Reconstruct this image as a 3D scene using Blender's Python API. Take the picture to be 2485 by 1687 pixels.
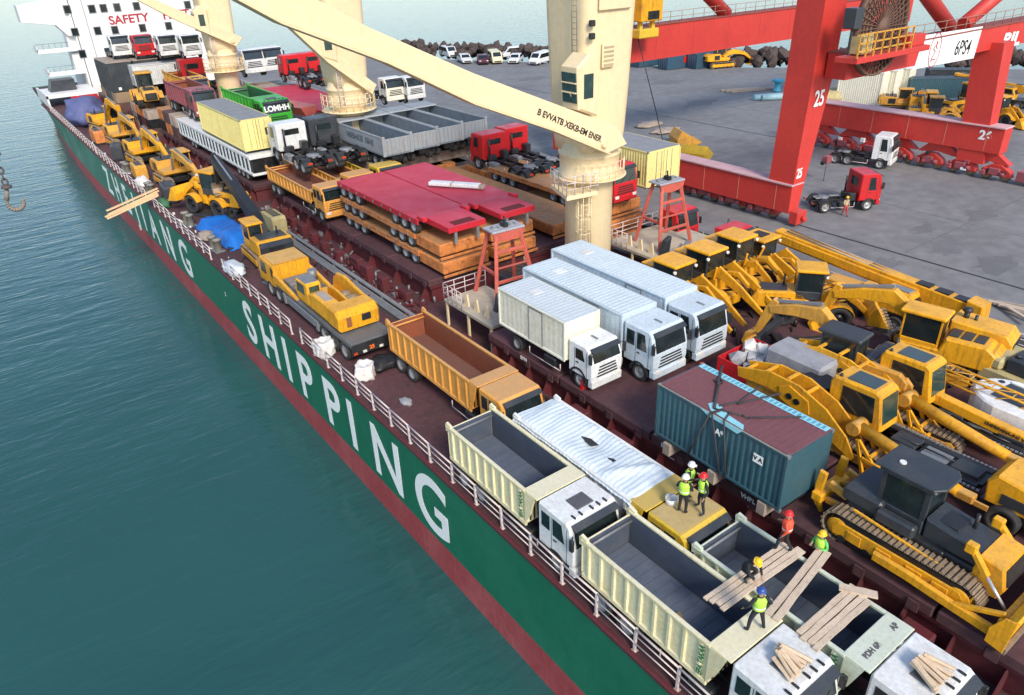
import bpy, bmesh, math, random
import numpy as np
from mathutils import Vector, Matrix, Euler
random.seed(7)
R_ = math.radians
PI = math.pi
for o in list(bpy.data.objects): bpy.data.objects.remove(o)
scn = bpy.context.scene
COL = scn.collection

# ------------------------------------------------------------------ camera
# world: X across the ship, Y along it (away from the camera), Z up; main deck at z = 0
CAMZ = 22.0
W_, H_, F_ = 2485.0, 1687.0, 1780.0
CX, CY = W_/2, H_/2
def _axes():
    vy = np.array([-255.0-CX, -80.0-CY]); s = -.038
    u = (-F_*F_-vy[1]*(vy[1]-s*vy[0]))/(vy[0]+vy[1]*s)
    v = vy[1]+s*(u-vy[0])
    d = lambda a, b: np.array([a, -b, -F_])/np.linalg.norm([a, -b, -F_])
    Y = d(*vy); X = d(u, v); Z = np.cross(X, Y)
    return np.array([X, Y, Z])
RC = _axes()
def at(px, py, z):
    """photo pixel -> point on the level z"""
    r = RC @ np.array([px-CX, -(py-CY), -F_]); t = (z-CAMZ)/r[2]
    return (r[0]*t, r[1]*t, z)
def on_x(px, py, x):
    r = RC @ np.array([px-CX, -(py-CY), -F_]); t = x/r[0]
    return (x, r[1]*t, CAMZ+r[2]*t)
def on_y(px, py, y):
    r = RC @ np.array([px-CX, -(py-CY), -F_]); t = y/r[1]
    return (r[0]*t, y, CAMZ+r[2]*t)
cam = bpy.data.cameras.new('camera'); camo = bpy.data.objects.new('camera', cam); COL.objects.link(camo)
M4 = Matrix.Identity(4)
for i in range(3):
    for j in range(3): M4[i][j] = RC[i][j]
M4.translation = (0, 0, CAMZ)
camo.matrix_world = M4
cam.sensor_width = 36; cam.lens = F_/W_*36; cam.clip_start = .5; cam.clip_end = 9000
scn.camera = camo
scn.render.resolution_x, scn.render.resolution_y = 1024, 695

# ------------------------------------------------------------------ light
SUN_AZ, SUN_EL = R_(196), R_(38)          # compass bearing from +Y clockwise, elevation
w = bpy.data.worlds.new('World'); scn.world = w; w.use_nodes = True
nt = w.node_tree; nt.nodes.clear()
sky = nt.nodes.new('ShaderNodeTexSky'); sky.sky_type = 'NISHITA'; sky.sun_disc = False
sky.sun_elevation = SUN_EL; sky.sun_rotation = SUN_AZ
sky.air_density = 1.0; sky.dust_density = 1.0; sky.ozone_density = 1.2; sky.altitude = 0
bg = nt.nodes.new('ShaderNodeBackground'); bg.inputs['Strength'].default_value = .15
wo = nt.nodes.new('ShaderNodeOutputWorld')
nt.links.new(sky.outputs[0], bg.inputs[0]); nt.links.new(bg.outputs[0], wo.inputs[0])
sun = bpy.data.lights.new('sun', 'SUN'); sun.energy = 2.3; sun.angle = R_(16); sun.color = (1, .9, .76)
suno = bpy.data.objects.new('sun', sun); COL.objects.link(suno)
sd = Vector((math.sin(SUN_AZ)*math.cos(SUN_EL), math.cos(SUN_AZ)*math.cos(SUN_EL), math.sin(SUN_EL)))
suno.rotation_euler = sd.to_track_quat('Z', 'Y').to_euler(); suno.location = sd*200
vs = scn.view_settings; vs.view_transform = 'Standard'; vs.look = 'None'; vs.exposure = 0.6; vs.gamma = 1; vs.use_curve_mapping = False

# ------------------------------------------------------------------ materials
MATS = {}
def mat(name, col, rough=.5, dirt=None, amt=.4, scale=1.2, met=0., bump=0., top=None, topamt=.5, streak=None, samt=.5, spec=.5, var=.12):
    if name in MATS: return MATS[name]
    m = bpy.data.materials.new(name); MATS[name] = m; m.use_nodes = True
    t = m.node_tree; N = t.nodes; L = t.links; N.clear()
    out = N.new('ShaderNodeOutputMaterial'); b = N.new('ShaderNodeBsdfPrincipled'); L.new(b.outputs[0], out.inputs[0])
    b.inputs['Roughness'].default_value = rough; b.inputs['Metallic'].default_value = met
    b.inputs['Specular IOR Level'].default_value = spec
    tc = N.new('ShaderNodeTexCoord'); oi = N.new('ShaderNodeObjectInfo')
    ad = N.new('ShaderNodeVectorMath'); ad.operation = 'MULTIPLY_ADD'; ad.inputs[1].default_value = (1, 1, 1)
    cx = N.new('ShaderNodeCombineXYZ'); mu = N.new('ShaderNodeMath'); mu.operation = 'MULTIPLY'; mu.inputs[1].default_value = 37.
    L.new(oi.outputs['Random'], mu.inputs[0]); L.new(mu.outputs[0], cx.inputs[0]); L.new(mu.outputs[0], cx.inputs[1])
    L.new(tc.outputs['Object'], ad.inputs[0]); L.new(cx.outputs[0], ad.inputs[2])
    def noise(sc, vec, det=4, ro=.6):
        n = N.new('ShaderNodeTexNoise'); n.inputs['Scale'].default_value = sc; n.inputs['Detail'].default_value = det
        n.inputs['Roughness'].default_value = ro; L.new(vec, n.inputs['Vector']); return n.outputs['Fac']
    def rng(fac, a, b_, c=0., d=1.):
        r = N.new('ShaderNodeMapRange'); r.inputs[1].default_value = a; r.inputs[2].default_value = b_
        r.inputs[3].default_value = c; r.inputs[4].default_value = d; L.new(fac, r.inputs[0]); return r.outputs[0]
    def mix(fac, a, b_):
        x = N.new('ShaderNodeMix'); x.data_type = 'RGBA'; L.new(fac, x.inputs[0])
        if isinstance(a, tuple): x.inputs[6].default_value = (*a, 1)
        else: L.new(a, x.inputs[6])
        if isinstance(b_, tuple): x.inputs[7].default_value = (*b_, 1)
        else: L.new(b_, x.inputs[7])
        return x.outputs[2]
    def mul(a, b_):
        x = N.new('ShaderNodeMath'); x.operation = 'MULTIPLY'; L.new(a, x.inputs[0]); L.new(b_, x.inputs[1]); return x.outputs[0]
    v = ad.outputs[0]
    dirt = dirt or tuple(c*.45+.02 for c in col)
    n1 = noise(scale, v)
    c = mix(rng(n1, .45, .75, 0, amt), tuple(col), tuple(dirt))
    n2 = noise(scale*9, v, 3)
    hs = N.new('ShaderNodeHueSaturation'); L.new(c, hs.inputs['Color'])
    sm = N.new('ShaderNodeMath'); sm.operation = 'MULTIPLY'
    L.new(rng(n2, .3, .7, 1-var, 1+var), sm.inputs[0]); L.new(rng(oi.outputs['Random'], 0, 1, 1-var*.8, 1+var*.4), sm.inputs[1])
    L.new(sm.outputs[0], hs.inputs['Value']); c = hs.outputs[0]
    if streak:
        mp = N.new('ShaderNodeMapping'); mp.inputs['Scale'].default_value = (5, 5, .35); L.new(v, mp.inputs[0])
        c = mix(rng(noise(1.3, mp.outputs[0], 5, .65), .52, .72, 0, samt), c, tuple(streak))
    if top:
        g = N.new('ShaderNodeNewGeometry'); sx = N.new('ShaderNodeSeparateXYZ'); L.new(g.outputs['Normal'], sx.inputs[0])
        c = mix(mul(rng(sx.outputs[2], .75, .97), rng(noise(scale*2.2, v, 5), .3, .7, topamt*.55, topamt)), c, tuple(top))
    L.new(c, b.inputs['Base Color'])
    L.new(rng(n1, .3, .7, max(.05, rough-.1), min(1, rough+.15)), b.inputs['Roughness'])
    if bump:
        bp = N.new('ShaderNodeBump'); bp.inputs['Strength'].default_value = bump; bp.inputs['Distance'].default_value = .03
        L.new(noise(scale*4, v, 5), bp.inputs['Height']); L.new(bp.outputs[0], b.inputs['Normal'])
    return m
dust = (.38, .30, .22)
yel = mat('yellow_paint', (.84, .40, .018), .42, (.36, .17, .03), .62, .9, top=(.76, .46, .13), topamt=.35, streak=(.16, .07, .02), samt=.55, spec=.3)
yel2 = mat('old_yellow_paint', (.70, .35, .05), .55, (.30, .16, .05), .65, 1.1, top=(.62, .42, .18), topamt=.6, streak=(.14, .07, .03), samt=.5, spec=.3)
cream = mat('cream_tipper_paint', (.80, .735, .47), .5, (.62, .49, .20), .5, .8, top=(.66, .64, .52), topamt=.6, streak=(.45, .30, .12), samt=.45)
palegreen = mat('pale_green_paint', (.62, .68, .52), .5, (.45, .45, .30), .5, .9, top=(.58, .62, .56), topamt=.6, streak=(.3, .26, .16), samt=.4)
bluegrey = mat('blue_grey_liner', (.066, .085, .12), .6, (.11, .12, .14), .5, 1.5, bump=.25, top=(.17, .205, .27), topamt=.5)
white = mat('white_paint', (.76, .78, .78), .38, (.50, .47, .40), .45, .8, streak=(.40, .33, .24), samt=.32)
iceblue = mat('pale_blue_white_paint', (.58, .68, .75), .42, (.44, .50, .54), .5, .8, streak=(.36, .36, .34), samt=.3)
boxcream = mat('ivory_box_paint', (.82, .80, .66), .5, (.62, .56, .38), .45, .6, streak=(.5, .42, .25), samt=.3, top=(.68, .74, .78), topamt=.8)
orange = mat('orange_tipper_paint', (.78, .36, .07), .5, (.5, .22, .05), .5, .8, top=(.50, .31, .16), topamt=.85, streak=(.25, .10, .03), samt=.45)
rustin = mat('rusty_red_liner', (.26, .075, .035), .7, (.16, .06, .04), .6, 1.4, bump=.3, top=(.15, .09, .075), topamt=.9)
mustard = mat('mustard_paint', (.68, .45, .03), .5, (.42, .28, .05), .5, 1.2, top=(.52, .38, .14), topamt=.9, streak=(.2, .12, .03), samt=.4)
red = mat('red_truck_paint', (.58, .015, .02), .38, (.28, .02, .02), .4, 1., top=(.60, .10, .13), topamt=.35)
crimson = mat('crimson_trailer_paint', (.55, .018, .035), .55, (.36, .02, .03), .4, .6, top=(.55, .07, .13), topamt=.6)
trailorange = mat('orange_trailer_paint', (.66, .23, .06), .65, (.16, .06, .03), .85, 1.6, top=(.38, .25, .13), topamt=.8, streak=(.16, .07, .03), samt=.5)
maroonp = mat('dull_maroon_paint', (.30, .075, .09), .6, (.18, .06, .06), .5, 1., top=(.38, .17, .2), topamt=.6)
green = mat('green_truck_paint', (.05, .42, .04), .4, (.03, .22, .03), .4, 1., top=(.14, .42, .16), topamt=.5)
pyel = mat('pale_yellow_box_paint', (.82, .72, .28), .5, (.6, .48, .16), .35, .7, streak=(.45, .33, .1), samt=.3)
boxgrey = mat('grey_box_roof', (.24, .26, .29), .6, (.16, .17, .18), .5, 1.)
bingrey = mat('grey_bin_paint', (.30, .34, .37), .55, (.2, .22, .24), .5, 1., streak=(.33, .20, .14), samt=.75)
bingrey2 = mat('slate_bin_paint', (.17, .21, .25), .55, (.1, .12, .14), .5, 1.)
dgrey = mat('dark_grey_paint', (.036, .043, .052), .42, (.075, .075, .075), .5, 1.)
black = mat('black_chassis', (.012, .013, .016), .42, (.045, .04, .036), .5, 2., top=(.035, .038, .043), topamt=.5)
blackp = mat('black_plastic', (.022, .024, .027), .4, (.05, .05, .05), .4, 2.)
rubber = mat('tyre_rubber', (.03, .03, .032), .8, (.09, .08, .07), .55, 3., bump=.2)
rimm = mat('wheel_rim', (.42, .43, .44), .45, (.18, .15, .12), .6, 4., met=.3)
steel = mat('grey_steel', (.26, .28, .30), .5, (.16, .13, .11), .5, 2., met=.3)
glass = mat('dark_glass', (.012, .02, .022), .08, (.03, .05, .05), .5, 1.2, spec=.9)
glassg = mat('green_tinted_glass', (.02, .05, .045), .1, (.06, .10, .09), .6, 2., spec=.9)
lamp = mat('lamp_glass', (.75, .74, .68), .2, var=.02)
tail = mat('tail_lamp', (.6, .06, .02), .3)
tarp = mat('white_tarpaulin', (.64, .72, .78), .55, (.46, .52, .57), .5, 1.5, bump=.6)
bluetarp = mat('blue_tarpaulin', (.01, .17, .62), .5, (.02, .09, .36), .6, 1.2, bump=.6)
navytarp = mat('faded_navy_tarpaulin', (.10, .12, .28), .7, (.18, .19, .30), .6, 1.3, bump=.6)
greytarp = mat('grey_tarpaulin', (.36, .37, .40), .7, (.2, .2, .22), .6, 1.6, bump=.7)
deckm = mat('maroon_deck', (.105, .045, .052), .75, (.05, .028, .03), .7, .35, bump=.15, var=.2)
coamm = mat('maroon_coaming', (.125, .022, .028), .6, (.07, .03, .03), .6, .9, streak=(.06, .03, .028), samt=.6)
hullg = mat('hull_green', (.010, .138, .070), .42, (.018, .165, .098), .6, .12, streak=(.03, .20, .15), samt=.25, var=.08)
hullr = mat('hull_antifouling_red', (.30, .045, .05), .6, (.38, .10, .10), .7, .25, streak=(.40, .16, .15), samt=.4)
whitep = mat('white_lettering', (.88, .90, .88), .5, (.78, .84, .82), .25, 1., var=.05)
railm = mat('rail_paint', (.70, .62, .60), .55, (.35, .2, .15), .5, 2.5)
crcream = mat('crane_cream', (.80, .65, .40), .45, (.74, .58, .35), .5, .3, streak=(.58, .42, .22), samt=.22, var=.05)
gred = mat('gantry_red', (.60, .046, .034), .5, (.44, .03, .026), .5, .35, top=(.5, .14, .13), topamt=.4, streak=(.33, .04, .03), samt=.3, var=.06)
aframe = mat('faded_red_frame', (.56, .11, .075), .6, (.32, .08, .06), .6, 1.5, top=(.45, .2, .18), topamt=.5)
superw = mat('superstructure_white', (.80, .80, .79), .5, (.72, .71, .68), .5, .2, streak=(.6, .55, .45), samt=.2, var=.04)
redletter = mat('red_lettering', (.42, .02, .04), .6)
blackletter = mat('dark_lettering', (.03, .02, .02), .6)
wood = mat('sawn_timber', (.66, .53, .40), .75, (.45, .33, .22), .6, 2., bump=.4, streak=(.38, .27, .18), samt=.5)
wood2 = mat('fresh_timber', (.80, .55, .30), .7, (.6, .38, .18), .5, 2., bump=.3)
woodg = mat('weathered_timber', (.40, .33, .27), .8, (.2, .16, .13), .6, 2., bump=.4)
contteal = mat('teal_container', (.035, .105, .135), .5, (.05, .085, .10), .5, .7, streak=(.10, .12, .12), samt=.3)
controof = mat('maroon_container_roof', (.20, .075, .085), .65, (.14, .055, .06), .5, .9)
cyanp = mat('faded_cyan_sheet', (.30, .66, .76), .6, (.2, .45, .55), .4, 2.5)
contblue = mat('dark_blue_container', (.03, .08, .13), .5, (.05, .07, .09), .5, .7)
lime = mat('hi_vis_lime', (.50, .85, .08), .6, var=.1)
hivo = mat('hi_vis_orange', (.90, .10, .04), .6, var=.1)
cloth = mat('dark_workwear', (.018, .02, .026), .85)
clothb = mat('blue_workwear', (.04, .09, .22), .85)
skin = mat('skin', (.45, .26, .18), .6)
helw = mat('white_helmet', (.82, .82, .82), .3); helr = mat('red_helmet', (.75, .02, .02), .3)
hely = mat('yellow_helmet', (.9, .55, .02), .3); helb = mat('blue_helmet', (.03, .08, .32), .3)
bagw = mat('white_woven_bag', (.76, .75, .72), .7, (.5, .48, .46), .4, 2.5, bump=.6)
rope = mat('sling_webbing', (.05, .045, .05), .8)
khaki = mat('khaki_machine_paint', (.50, .42, .20), .6, (.28, .23, .12), .6, 1.5)
concr = mat('concrete', (.30, .29, .28), .85, (.2, .2, .19), .6, .5, bump=.3)
trackm = mat('worn_track_steel', (.33, .25, .17), .65, (.11, .085, .06), .7, 3., met=.2, bump=.3)
rockm = mat('dark_rock', (.085, .06, .055), .9, (.16, .13, .12), .6, .6, bump=.8, var=.3)
teal2 = mat('turquoise_paint', (.05, .42, .42), .5)
bluepaint = mat('light_blue_paint', (.06, .40, .58), .5)

# ------------------------------------------------------------------ mesh builder
class MB:
    def __init__(s): s.v = []; s.f = []; s.sm = []; s.mi = []; s.cur = 0
    def add(s, vs, fs, smooth=False):
        o = len(s.v); s.v.extend([tuple(p) for p in vs])
        for f in fs:
            s.f.append(tuple(i+o for i in f)); s.sm.append(smooth); s.mi.append(s.cur)
        return s
    def mat(s, i): s.cur = i; return s
    def box(s, x0, x1, y0, y1, z0, z1, c=0., M=None):
        h = ((x1-x0)/2, (y1-y0)/2, (z1-z0)/2); ctr = ((x0+x1)/2, (y0+y1)/2, (z0+z1)/2)
        c = min(c, min(abs(q) for q in h)*.6)
        if c <= 0:
            vs = [(a*h[0], b*h[1], d*h[2]) for a in (-1, 1) for b in (-1, 1) for d in (-1, 1)]
            fs = [(0, 1, 3, 2), (4, 6, 7, 5), (0, 4, 5, 1), (2, 3, 7, 6), (0, 2, 6, 4), (1, 5, 7, 3)]
        else:
            vs = []; idx = {}
            for a in (-1, 1):
                for b in (-1, 1):
                    for d in (-1, 1):
                        sg = (a, b, d)
                        for ax in range(3):
                            p = [sg[k]*(h[k] if k == ax else h[k]-c) for k in range(3)]
                            idx[(sg, ax)] = len(vs); vs.append(p)
            fs = []
            for ax in range(3):
                u, w2 = (ax+1) % 3, (ax+2) % 3
                for sg in (-1, 1):
                    def key(p, q):
                        t = [0, 0, 0]; t[ax] = sg; t[u] = p; t[w2] = q; return idx[(tuple(t), ax)]
                    q = [key(-1, -1), key(1, -1), key(1, 1), key(-1, 1)]
                    fs.append(tuple(q if sg > 0 else q[::-1]))
                    # edge quads between ax(sg) and u(su)
                for sa in (-1, 1):
                    for su in (-1, 1):
                        def k2(a2, ww):
                            t = [0, 0, 0]; t[ax] = sa; t[u] = su; t[w2] = ww; return idx[(tuple(t), a2)]
                        q = [k2(ax, -1), k2(u, -1), k2(u, 1), k2(ax, 1)]
                        fs.append(tuple(q if sa*su > 0 else q[::-1]))
            for a in (-1, 1):
                for b in (-1, 1):
                    for d in (-1, 1):
                        q = [idx[((a, b, d), k)] for k in range(3)]
                        fs.append(tuple(q if a*b*d > 0 else q[::-1]))
        vs = [Vector((p[0]+ctr[0], p[1]+ctr[1], p[2]+ctr[2])) for p in vs]
        if M is not None: vs = [M @ p for p in vs]
        return s.add(vs, fs)
    def prism(s, poly, a, b, bev=0., plane='xz', smooth=False):
        """polygon (counter-clockwise) in a plane, extruded from a to b along the third axis"""
        n = len(poly)
        area = sum(poly[i][0]*poly[(i+1) % n][1]-poly[(i+1) % n][0]*poly[i][1] for i in range(n))
        if area < 0: poly = poly[::-1]
        if a > b: a, b = b, a
        def P(u, v, t): return {'xz': (u, t, v), 'xy': (u, v, t), 'yz': (t, u, v)}[plane]
        if bev > 0:
            ins = []
            for i in range(n):
                p0, p1, p2 = Vector(poly[i-1]), Vector(poly[i]), Vector(poly[(i+1) % n])
                e1 = (p1-p0); e2 = (p2-p1)
                if e1.length < 1e-6 or e2.length < 1e-6: ins.append(p1); continue
                n1 = Vector((-e1.y, e1.x)).normalized(); n2 = Vector((-e2.y, e2.x)).normalized()
                bb = n1+n2; k = bev/max(.35, (1+n1.dot(n2))); ins.append(p1+bb*k)
            rings = [(ins, a), (poly, a+bev), (poly, b-bev), (ins, b)]
        else: rings = [(poly, a), (poly, b)]
        vs = [P(p[0], p[1], t) for r, t in rings for p in r]; fs = []
        flip = plane == 'xz'
        m = len(rings)
        for k in range(m-1):
            for i in range(n):
                q = (k*n+i, k*n+(i+1) % n, (k+1)*n+(i+1) % n, (k+1)*n+i)
                fs.append(q[::-1] if flip else q)
        s.add(vs, fs, smooth)
        c0 = tuple(range(n)); c1 = tuple(range((m-1)*n, m*n))
        off = len(s.v)-len(vs)
        for c, fl in ((c0, not flip), (c1, flip)):
            s.f.append(tuple(i+off for i in (c[::-1] if fl else c))); s.sm.append(False); s.mi.append(s.cur)
        return s
    def cyl(s, p0, p1, r0, r1=None, n=12, caps=True, smooth=True):
        r1 = r0 if r1 is None else r1
        p0 = Vector(p0); p1 = Vector(p1); d = (p1-p0)
        if d.length < 1e-6: return s
        d.normalize(); u = d.orthogonal().normalized(); w2 = d.cross(u)
        vs = []
        for p, r in ((p0, r0), (p1, r1)):
            for i in range(n):
                t = 2*PI*i/n; vs.append(p+u*(r*math.cos(t))+w2*(r*math.sin(t)))
        o = len(s.v)
        s.add(vs, [(i, (i+1) % n, n+(i+1) % n, n+i) for i in range(n)], smooth)
        if caps:
            for c in (tuple(range(n))[::-1], tuple(range(n, 2*n))):
                s.f.append(tuple(i+o for i in c)); s.sm.append(False); s.mi.append(s.cur)
        return s
    def tube(s, pts, r, n=6):
        for a, b in zip(pts[:-1], pts[1:]): s.cyl(a, b, r, n=n)
        return s
    def bar(s, p0, p1, w, h, up=(0, 0, 1)):
        p0 = Vector(p0); p1 = Vector(p1); d = p1-p0
        if d.length < 1e-6: return s
        L = d.length; d.normalize(); up = Vector(up)
        if abs(d.dot(up)) > .98: up = Vector((1, 0, 0))
        y = up.cross(d).normalized(); z = d.cross(y)
        M = Matrix((d, y, z)).transposed().to_4x4(); M.translation = p0
        return s.box(0, L, -w/2, w/2, -h/2, h/2, min(w, h)*.12, M)
    def lathe(s, prof, axis='z', n=24, at=(0, 0, 0), smooth=True, close=False):
        vs = []; m = len(prof)
        for i in range(n):
            t = 2*PI*i/n; c, si = math.cos(t), math.sin(t)
            for r, h in prof:
                p = {'z': (r*c, r*si, h), 'y': (r*si, h, r*c), 'x': (h, r*c, r*si)}[axis]
                vs.append((p[0]+at[0], p[1]+at[1], p[2]+at[2]))
        fs = []
        for i in range(n):
            j = (i+1) % n
            for k in range(m-1 if not close else m):
                k2 = (k+1) % m
                fs.append((i*m+k, j*m+k, j*m+k2, i*m+k2))
        return s.add(vs, fs, smooth)
    def loft(s, rings, smooth=False, caps=True):
        n = len(rings[0]); o = len(s.v)
        vs = [p for r in rings for p in r]
        fs = [(k*n+i, k*n+(i+1) % n, (k+1)*n+(i+1) % n, (k+1)*n+i) for k in range(len(rings)-1) for i in range(n)]
        s.add(vs, fs, smooth)
        if caps:
            for c in (tuple(range(n))[::-1], tuple(range((len(rings)-1)*n, len(rings)*n))):
                s.f.append(tuple(i+o for i in c)); s.sm.append(False); s.mi.append(s.cur)
        return s
    def slab(s, P, th=.02):
        """quad P (counter-clockwise from outside) thickened outwards by th"""
        P = [Vector(p) for p in P]; nrm = (P[1]-P[0]).cross(P[2]-P[0]).normalized()
        c = sum(P, Vector())/4
        Q = [p+nrm*th+(c-p)*.03 for p in P]
        B = [p-nrm*.02 for p in P]
        return s.add(B+Q, [(4, 5, 6, 7), (3, 2, 1, 0), (0, 1, 5, 4), (1, 2, 6, 5), (2, 3, 7, 6), (3, 0, 4, 7)])
    def mesh(s, name, mats):
        me = bpy.data.meshes.new(name); me.from_pydata(s.v, [], s.f)
        if not isinstance(mats, (list, tuple)): mats = [mats]
        for m in mats: me.materials.append(m)
        me.polygons.foreach_set('use_smooth', s.sm)
        if len(mats) > 1: me.polygons.foreach_set('material_index', s.mi)
        me.update(); return me
    def build(s, name, mats, parent=None):
        return link(name, s.mesh(name, mats), parent)
def link(name, data, parent=None, loc=None, rot=None):
    o = bpy.data.objects.new(name, data); COL.objects.link(o)
    if parent: o.parent = parent
    if loc: o.location = loc
    if rot: o.rotation_euler = rot
    return o
def tag(o, label, cat, group=None, kind=None):
    o['label'] = label
    if cat: o['category'] = cat
    if group: o['group'] = group
    if kind: o['kind'] = kind
    return o
def thing(name, label, cat, loc=(0, 0, 0), rz=0, group=None):
    o = link(name, None, None, loc, (0, 0, rz)); o.empty_display_size = .3
    return tag(o, label, cat, group)
def struct(o): o['kind'] = 'structure'; return o
CACHE = {}
def shared(key, fn):
    if key not in CACHE: CACHE[key] = fn()
    return CACHE[key]
def tree_copy(o, parent=None):
    c = o.copy(); COL.objects.link(c); c.parent = parent
    for ch in list(o.children): tree_copy(ch, c)
    return c
def text_mesh(txt, size, m, ext=.01, bold=0., sx=1.):
    cu = bpy.data.curves.new('lettering', 'FONT'); cu.body = txt; cu.size = size; cu.extrude = ext; cu.offset = bold
    cu.align_x = 'CENTER'; cu.align_y = 'CENTER'
    o = bpy.data.objects.new('tmp', cu); COL.objects.link(o)
    bpy.context.view_layer.update()
    me = bpy.data.meshes.new_from_object(o); bpy.data.objects.remove(o)
    me.materials.clear(); me.materials.append(m)
    for v in me.vertices: v.co.x *= sx
    return me
def letters(txt, size, m, parent, loc, right, up, name='lettering', bold=0., sx=1.):
    """flat lettering on a face: 'right' is the reading direction, 'up' the letters' up"""
    me = text_mesh(txt, size, m, .006, bold, sx)
    r = Vector(right).normalized(); u = Vector(up).normalized(); n = r.cross(u)
    Mx = Matrix((r, u, n)).transposed().to_4x4(); Mx.translation = Vector(loc)
    me.transform(Mx)
    return link(name, me, parent)
# ------------------------------------------------------------------ setting: water, quay, breakwater
WATER_Z = -6.6
def water_mat():
    m = bpy.data.materials.new('sea_water'); m.use_nodes = True; t = m.node_tree; N = t.nodes; L = t.links
    b = N['Principled BSDF']; b.inputs['Base Color'].default_value = (.012, .075, .082, 1)
    b.inputs['Roughness'].default_value = .06; b.inputs['IOR'].default_value = 1.33
    tc = N.new('ShaderNodeTexCoord')
    def layer(sc, ang, stretch, det):
        mp = N.new('ShaderNodeMapping'); mp.inputs['Rotation'].default_value = (0, 0, R_(ang)); mp.inputs['Scale'].default_value = (sc, sc*stretch, sc)
        L.new(tc.outputs['Object'], mp.inputs[0]); n = N.new('ShaderNodeTexNoise'); n.inputs['Scale'].default_value = 1
        n.inputs['Detail'].default_value = det; n.inputs['Roughness'].default_value = .55; n.inputs['Distortion'].default_value = .4
        L.new(mp.outputs[0], n.inputs['Vector']); return n.outputs['Fac']
    a = layer(.16, 30, 3.6, 3); c = layer(.6, 14, 3.0, 4); e = layer(2.6, 40, 1.8, 3)
    def madd(x, k, y=None):
        q = N.new('ShaderNodeMath'); q.operation = 'MULTIPLY_ADD'; L.new(x, q.inputs[0]); q.inputs[1].default_value = k
        if y is None: q.inputs[2].default_value = 0
        else: L.new(y, q.inputs[2])
        return q.outputs[0]
    hgt = madd(e, .07, madd(c, .42, madd(a, 1.25)))
    bp = N.new('ShaderNodeBump'); bp.inputs['Strength'].default_value = .23; bp.inputs['Distance'].default_value = .55
    L.new(hgt, bp.inputs['Height']); L.new(bp.outputs[0], b.inputs['Normal'])
    # drifting patches of silty and clearer water
    n = layer(.02, 20, 2, 3); r = N.new('ShaderNodeMapRange'); r.inputs[1].default_value = .35; r.inputs[2].default_value = .65
    L.new(n, r.inputs[0]); mx = N.new('ShaderNodeMix'); mx.data_type = 'RGBA'; L.new(r.outputs[0], mx.inputs[0])
    mx.inputs[6].default_value = (.020, .080, .080, 1); mx.inputs[7].default_value = (.028, .102, .098, 1)
    L.new(mx.outputs[2], b.inputs['Base Color'])
    return m
mb = MB(); S = 6000
mb.add([(-S, -S, 0), (S, -S, 0), (S, S, 0), (-S, S, 0)], [(0, 1, 2, 3)])
o = struct(mb.build('water', water_mat())); o.location = (0, 0, WATER_Z); o['label'] = 'teal rippled harbour water around the ship'

def quay_mat():
    m = mat('quay_concrete', (.235, .235, .24), .75, (.155, .157, .165), .75, .09, bump=.12, streak=None, var=.16)
    return m
QUAY = [(48, -60), (250, -60), (200, -10), (152, 54), (118, 99), (102, 128), (92, 148), (84, 168), (60, 178), (48, 178)]
mb = MB(); mb.prism(QUAY, -7.5, -.06, 0, 'xy'); q_ = struct(mb.build('quay', quay_mat())); q_['label'] = 'grey concrete quay apron beside the ship'
sf = []
for x in (55.4, 80.6):
    mb = MB(); mb.box(x-.11, x+.11, -58, 150, -.056, -.045); r_ = struct(mb.build('crane_rail', black)); r_['label'] = 'dark crane rail set into the quay'
# expansion joints of the apron
mb = MB()
for y in (10, 25, 55, 70, 85, 100, 115, 130): mb.box(56, 100 if y > 70 else 118, y-.04, y+.04, -.058, -.052)
for x in (66, 92): mb.box(x-.04, x+.04, -50, 110 if x < 90 else 95, -.058, -.0525)
struct(mb.build('joint', mat('joint_tar', (.155, .155, .16), .8), q_))
random.seed(17)
for px_, py_, r_ in ((2240, 555, 1.6), (1500, 230, 3.), (1700, 250, 4.), (2300, 600, 2.4), (2380, 520, 2.2), (1950, 620, 2.), (1620, 200, 4.), (2150, 640, 1.8), (2420, 640, 2.6), (1300, 190, 4.)):
    x_, y_, _ = at(px_, py_, -.05)
    mb = MB(); mb.prism([(x_+r_*random.uniform(.5, 1.2)*math.cos(R_(a)), y_+r_*.55*random.uniform(.5, 1.2)*math.sin(R_(a))) for a in range(0, 360, 20)], -.0595, -.054, 0, 'xy'); struct(mb.build('stain', mat('oil_stain', (.15, .15, .157), .7, (.2, .2, .205), .7, .8), q_))
del q_['label']
mb = MB()
random.seed(3)
def rock(mb, c, r):
    bm = bmesh.new(); bmesh.ops.create_icosphere(bm, subdivisions=1, radius=1)
    e = Euler((random.uniform(0, 6), random.uniform(0, 6), random.uniform(0, 6))).to_matrix()
    for v in bm.verts:
        k = random.uniform(.72, 1.15)
        p = e @ Vector((v.co.x*1.25, v.co.y, v.co.z*.85)); v.co = p*k*r+Vector(c)
    mb.add([v.co.copy() for v in bm.verts], [[v.index for v in f.verts] for f in bm.faces]); bm.free()
edge = [(86, 170), (93, 150), (103, 130), (119, 100.5), (153, 56), (201, -8)]
for (x0, y0), (x1, y1) in zip(edge[:-1], edge[1:]):
    L_ = math.hypot(x1-x0, y1-y0); nx, ny = (y0-y1)/L_*-1, (x1-x0)/L_*-1
    nx, ny = -nx, -ny
    for i in range(int(L_*5)):
        t = random.random(); d = random.uniform(.8, 9); r = random.uniform(.5, 1.45)
        h = max(0., 1.7-abs(d-4)*.4)+random.uniform(-.3, .5)
        rock(mb, (x0+(x1-x0)*t+nx*d, y0+(y1-y0)*t+ny*d, h), r)
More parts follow.
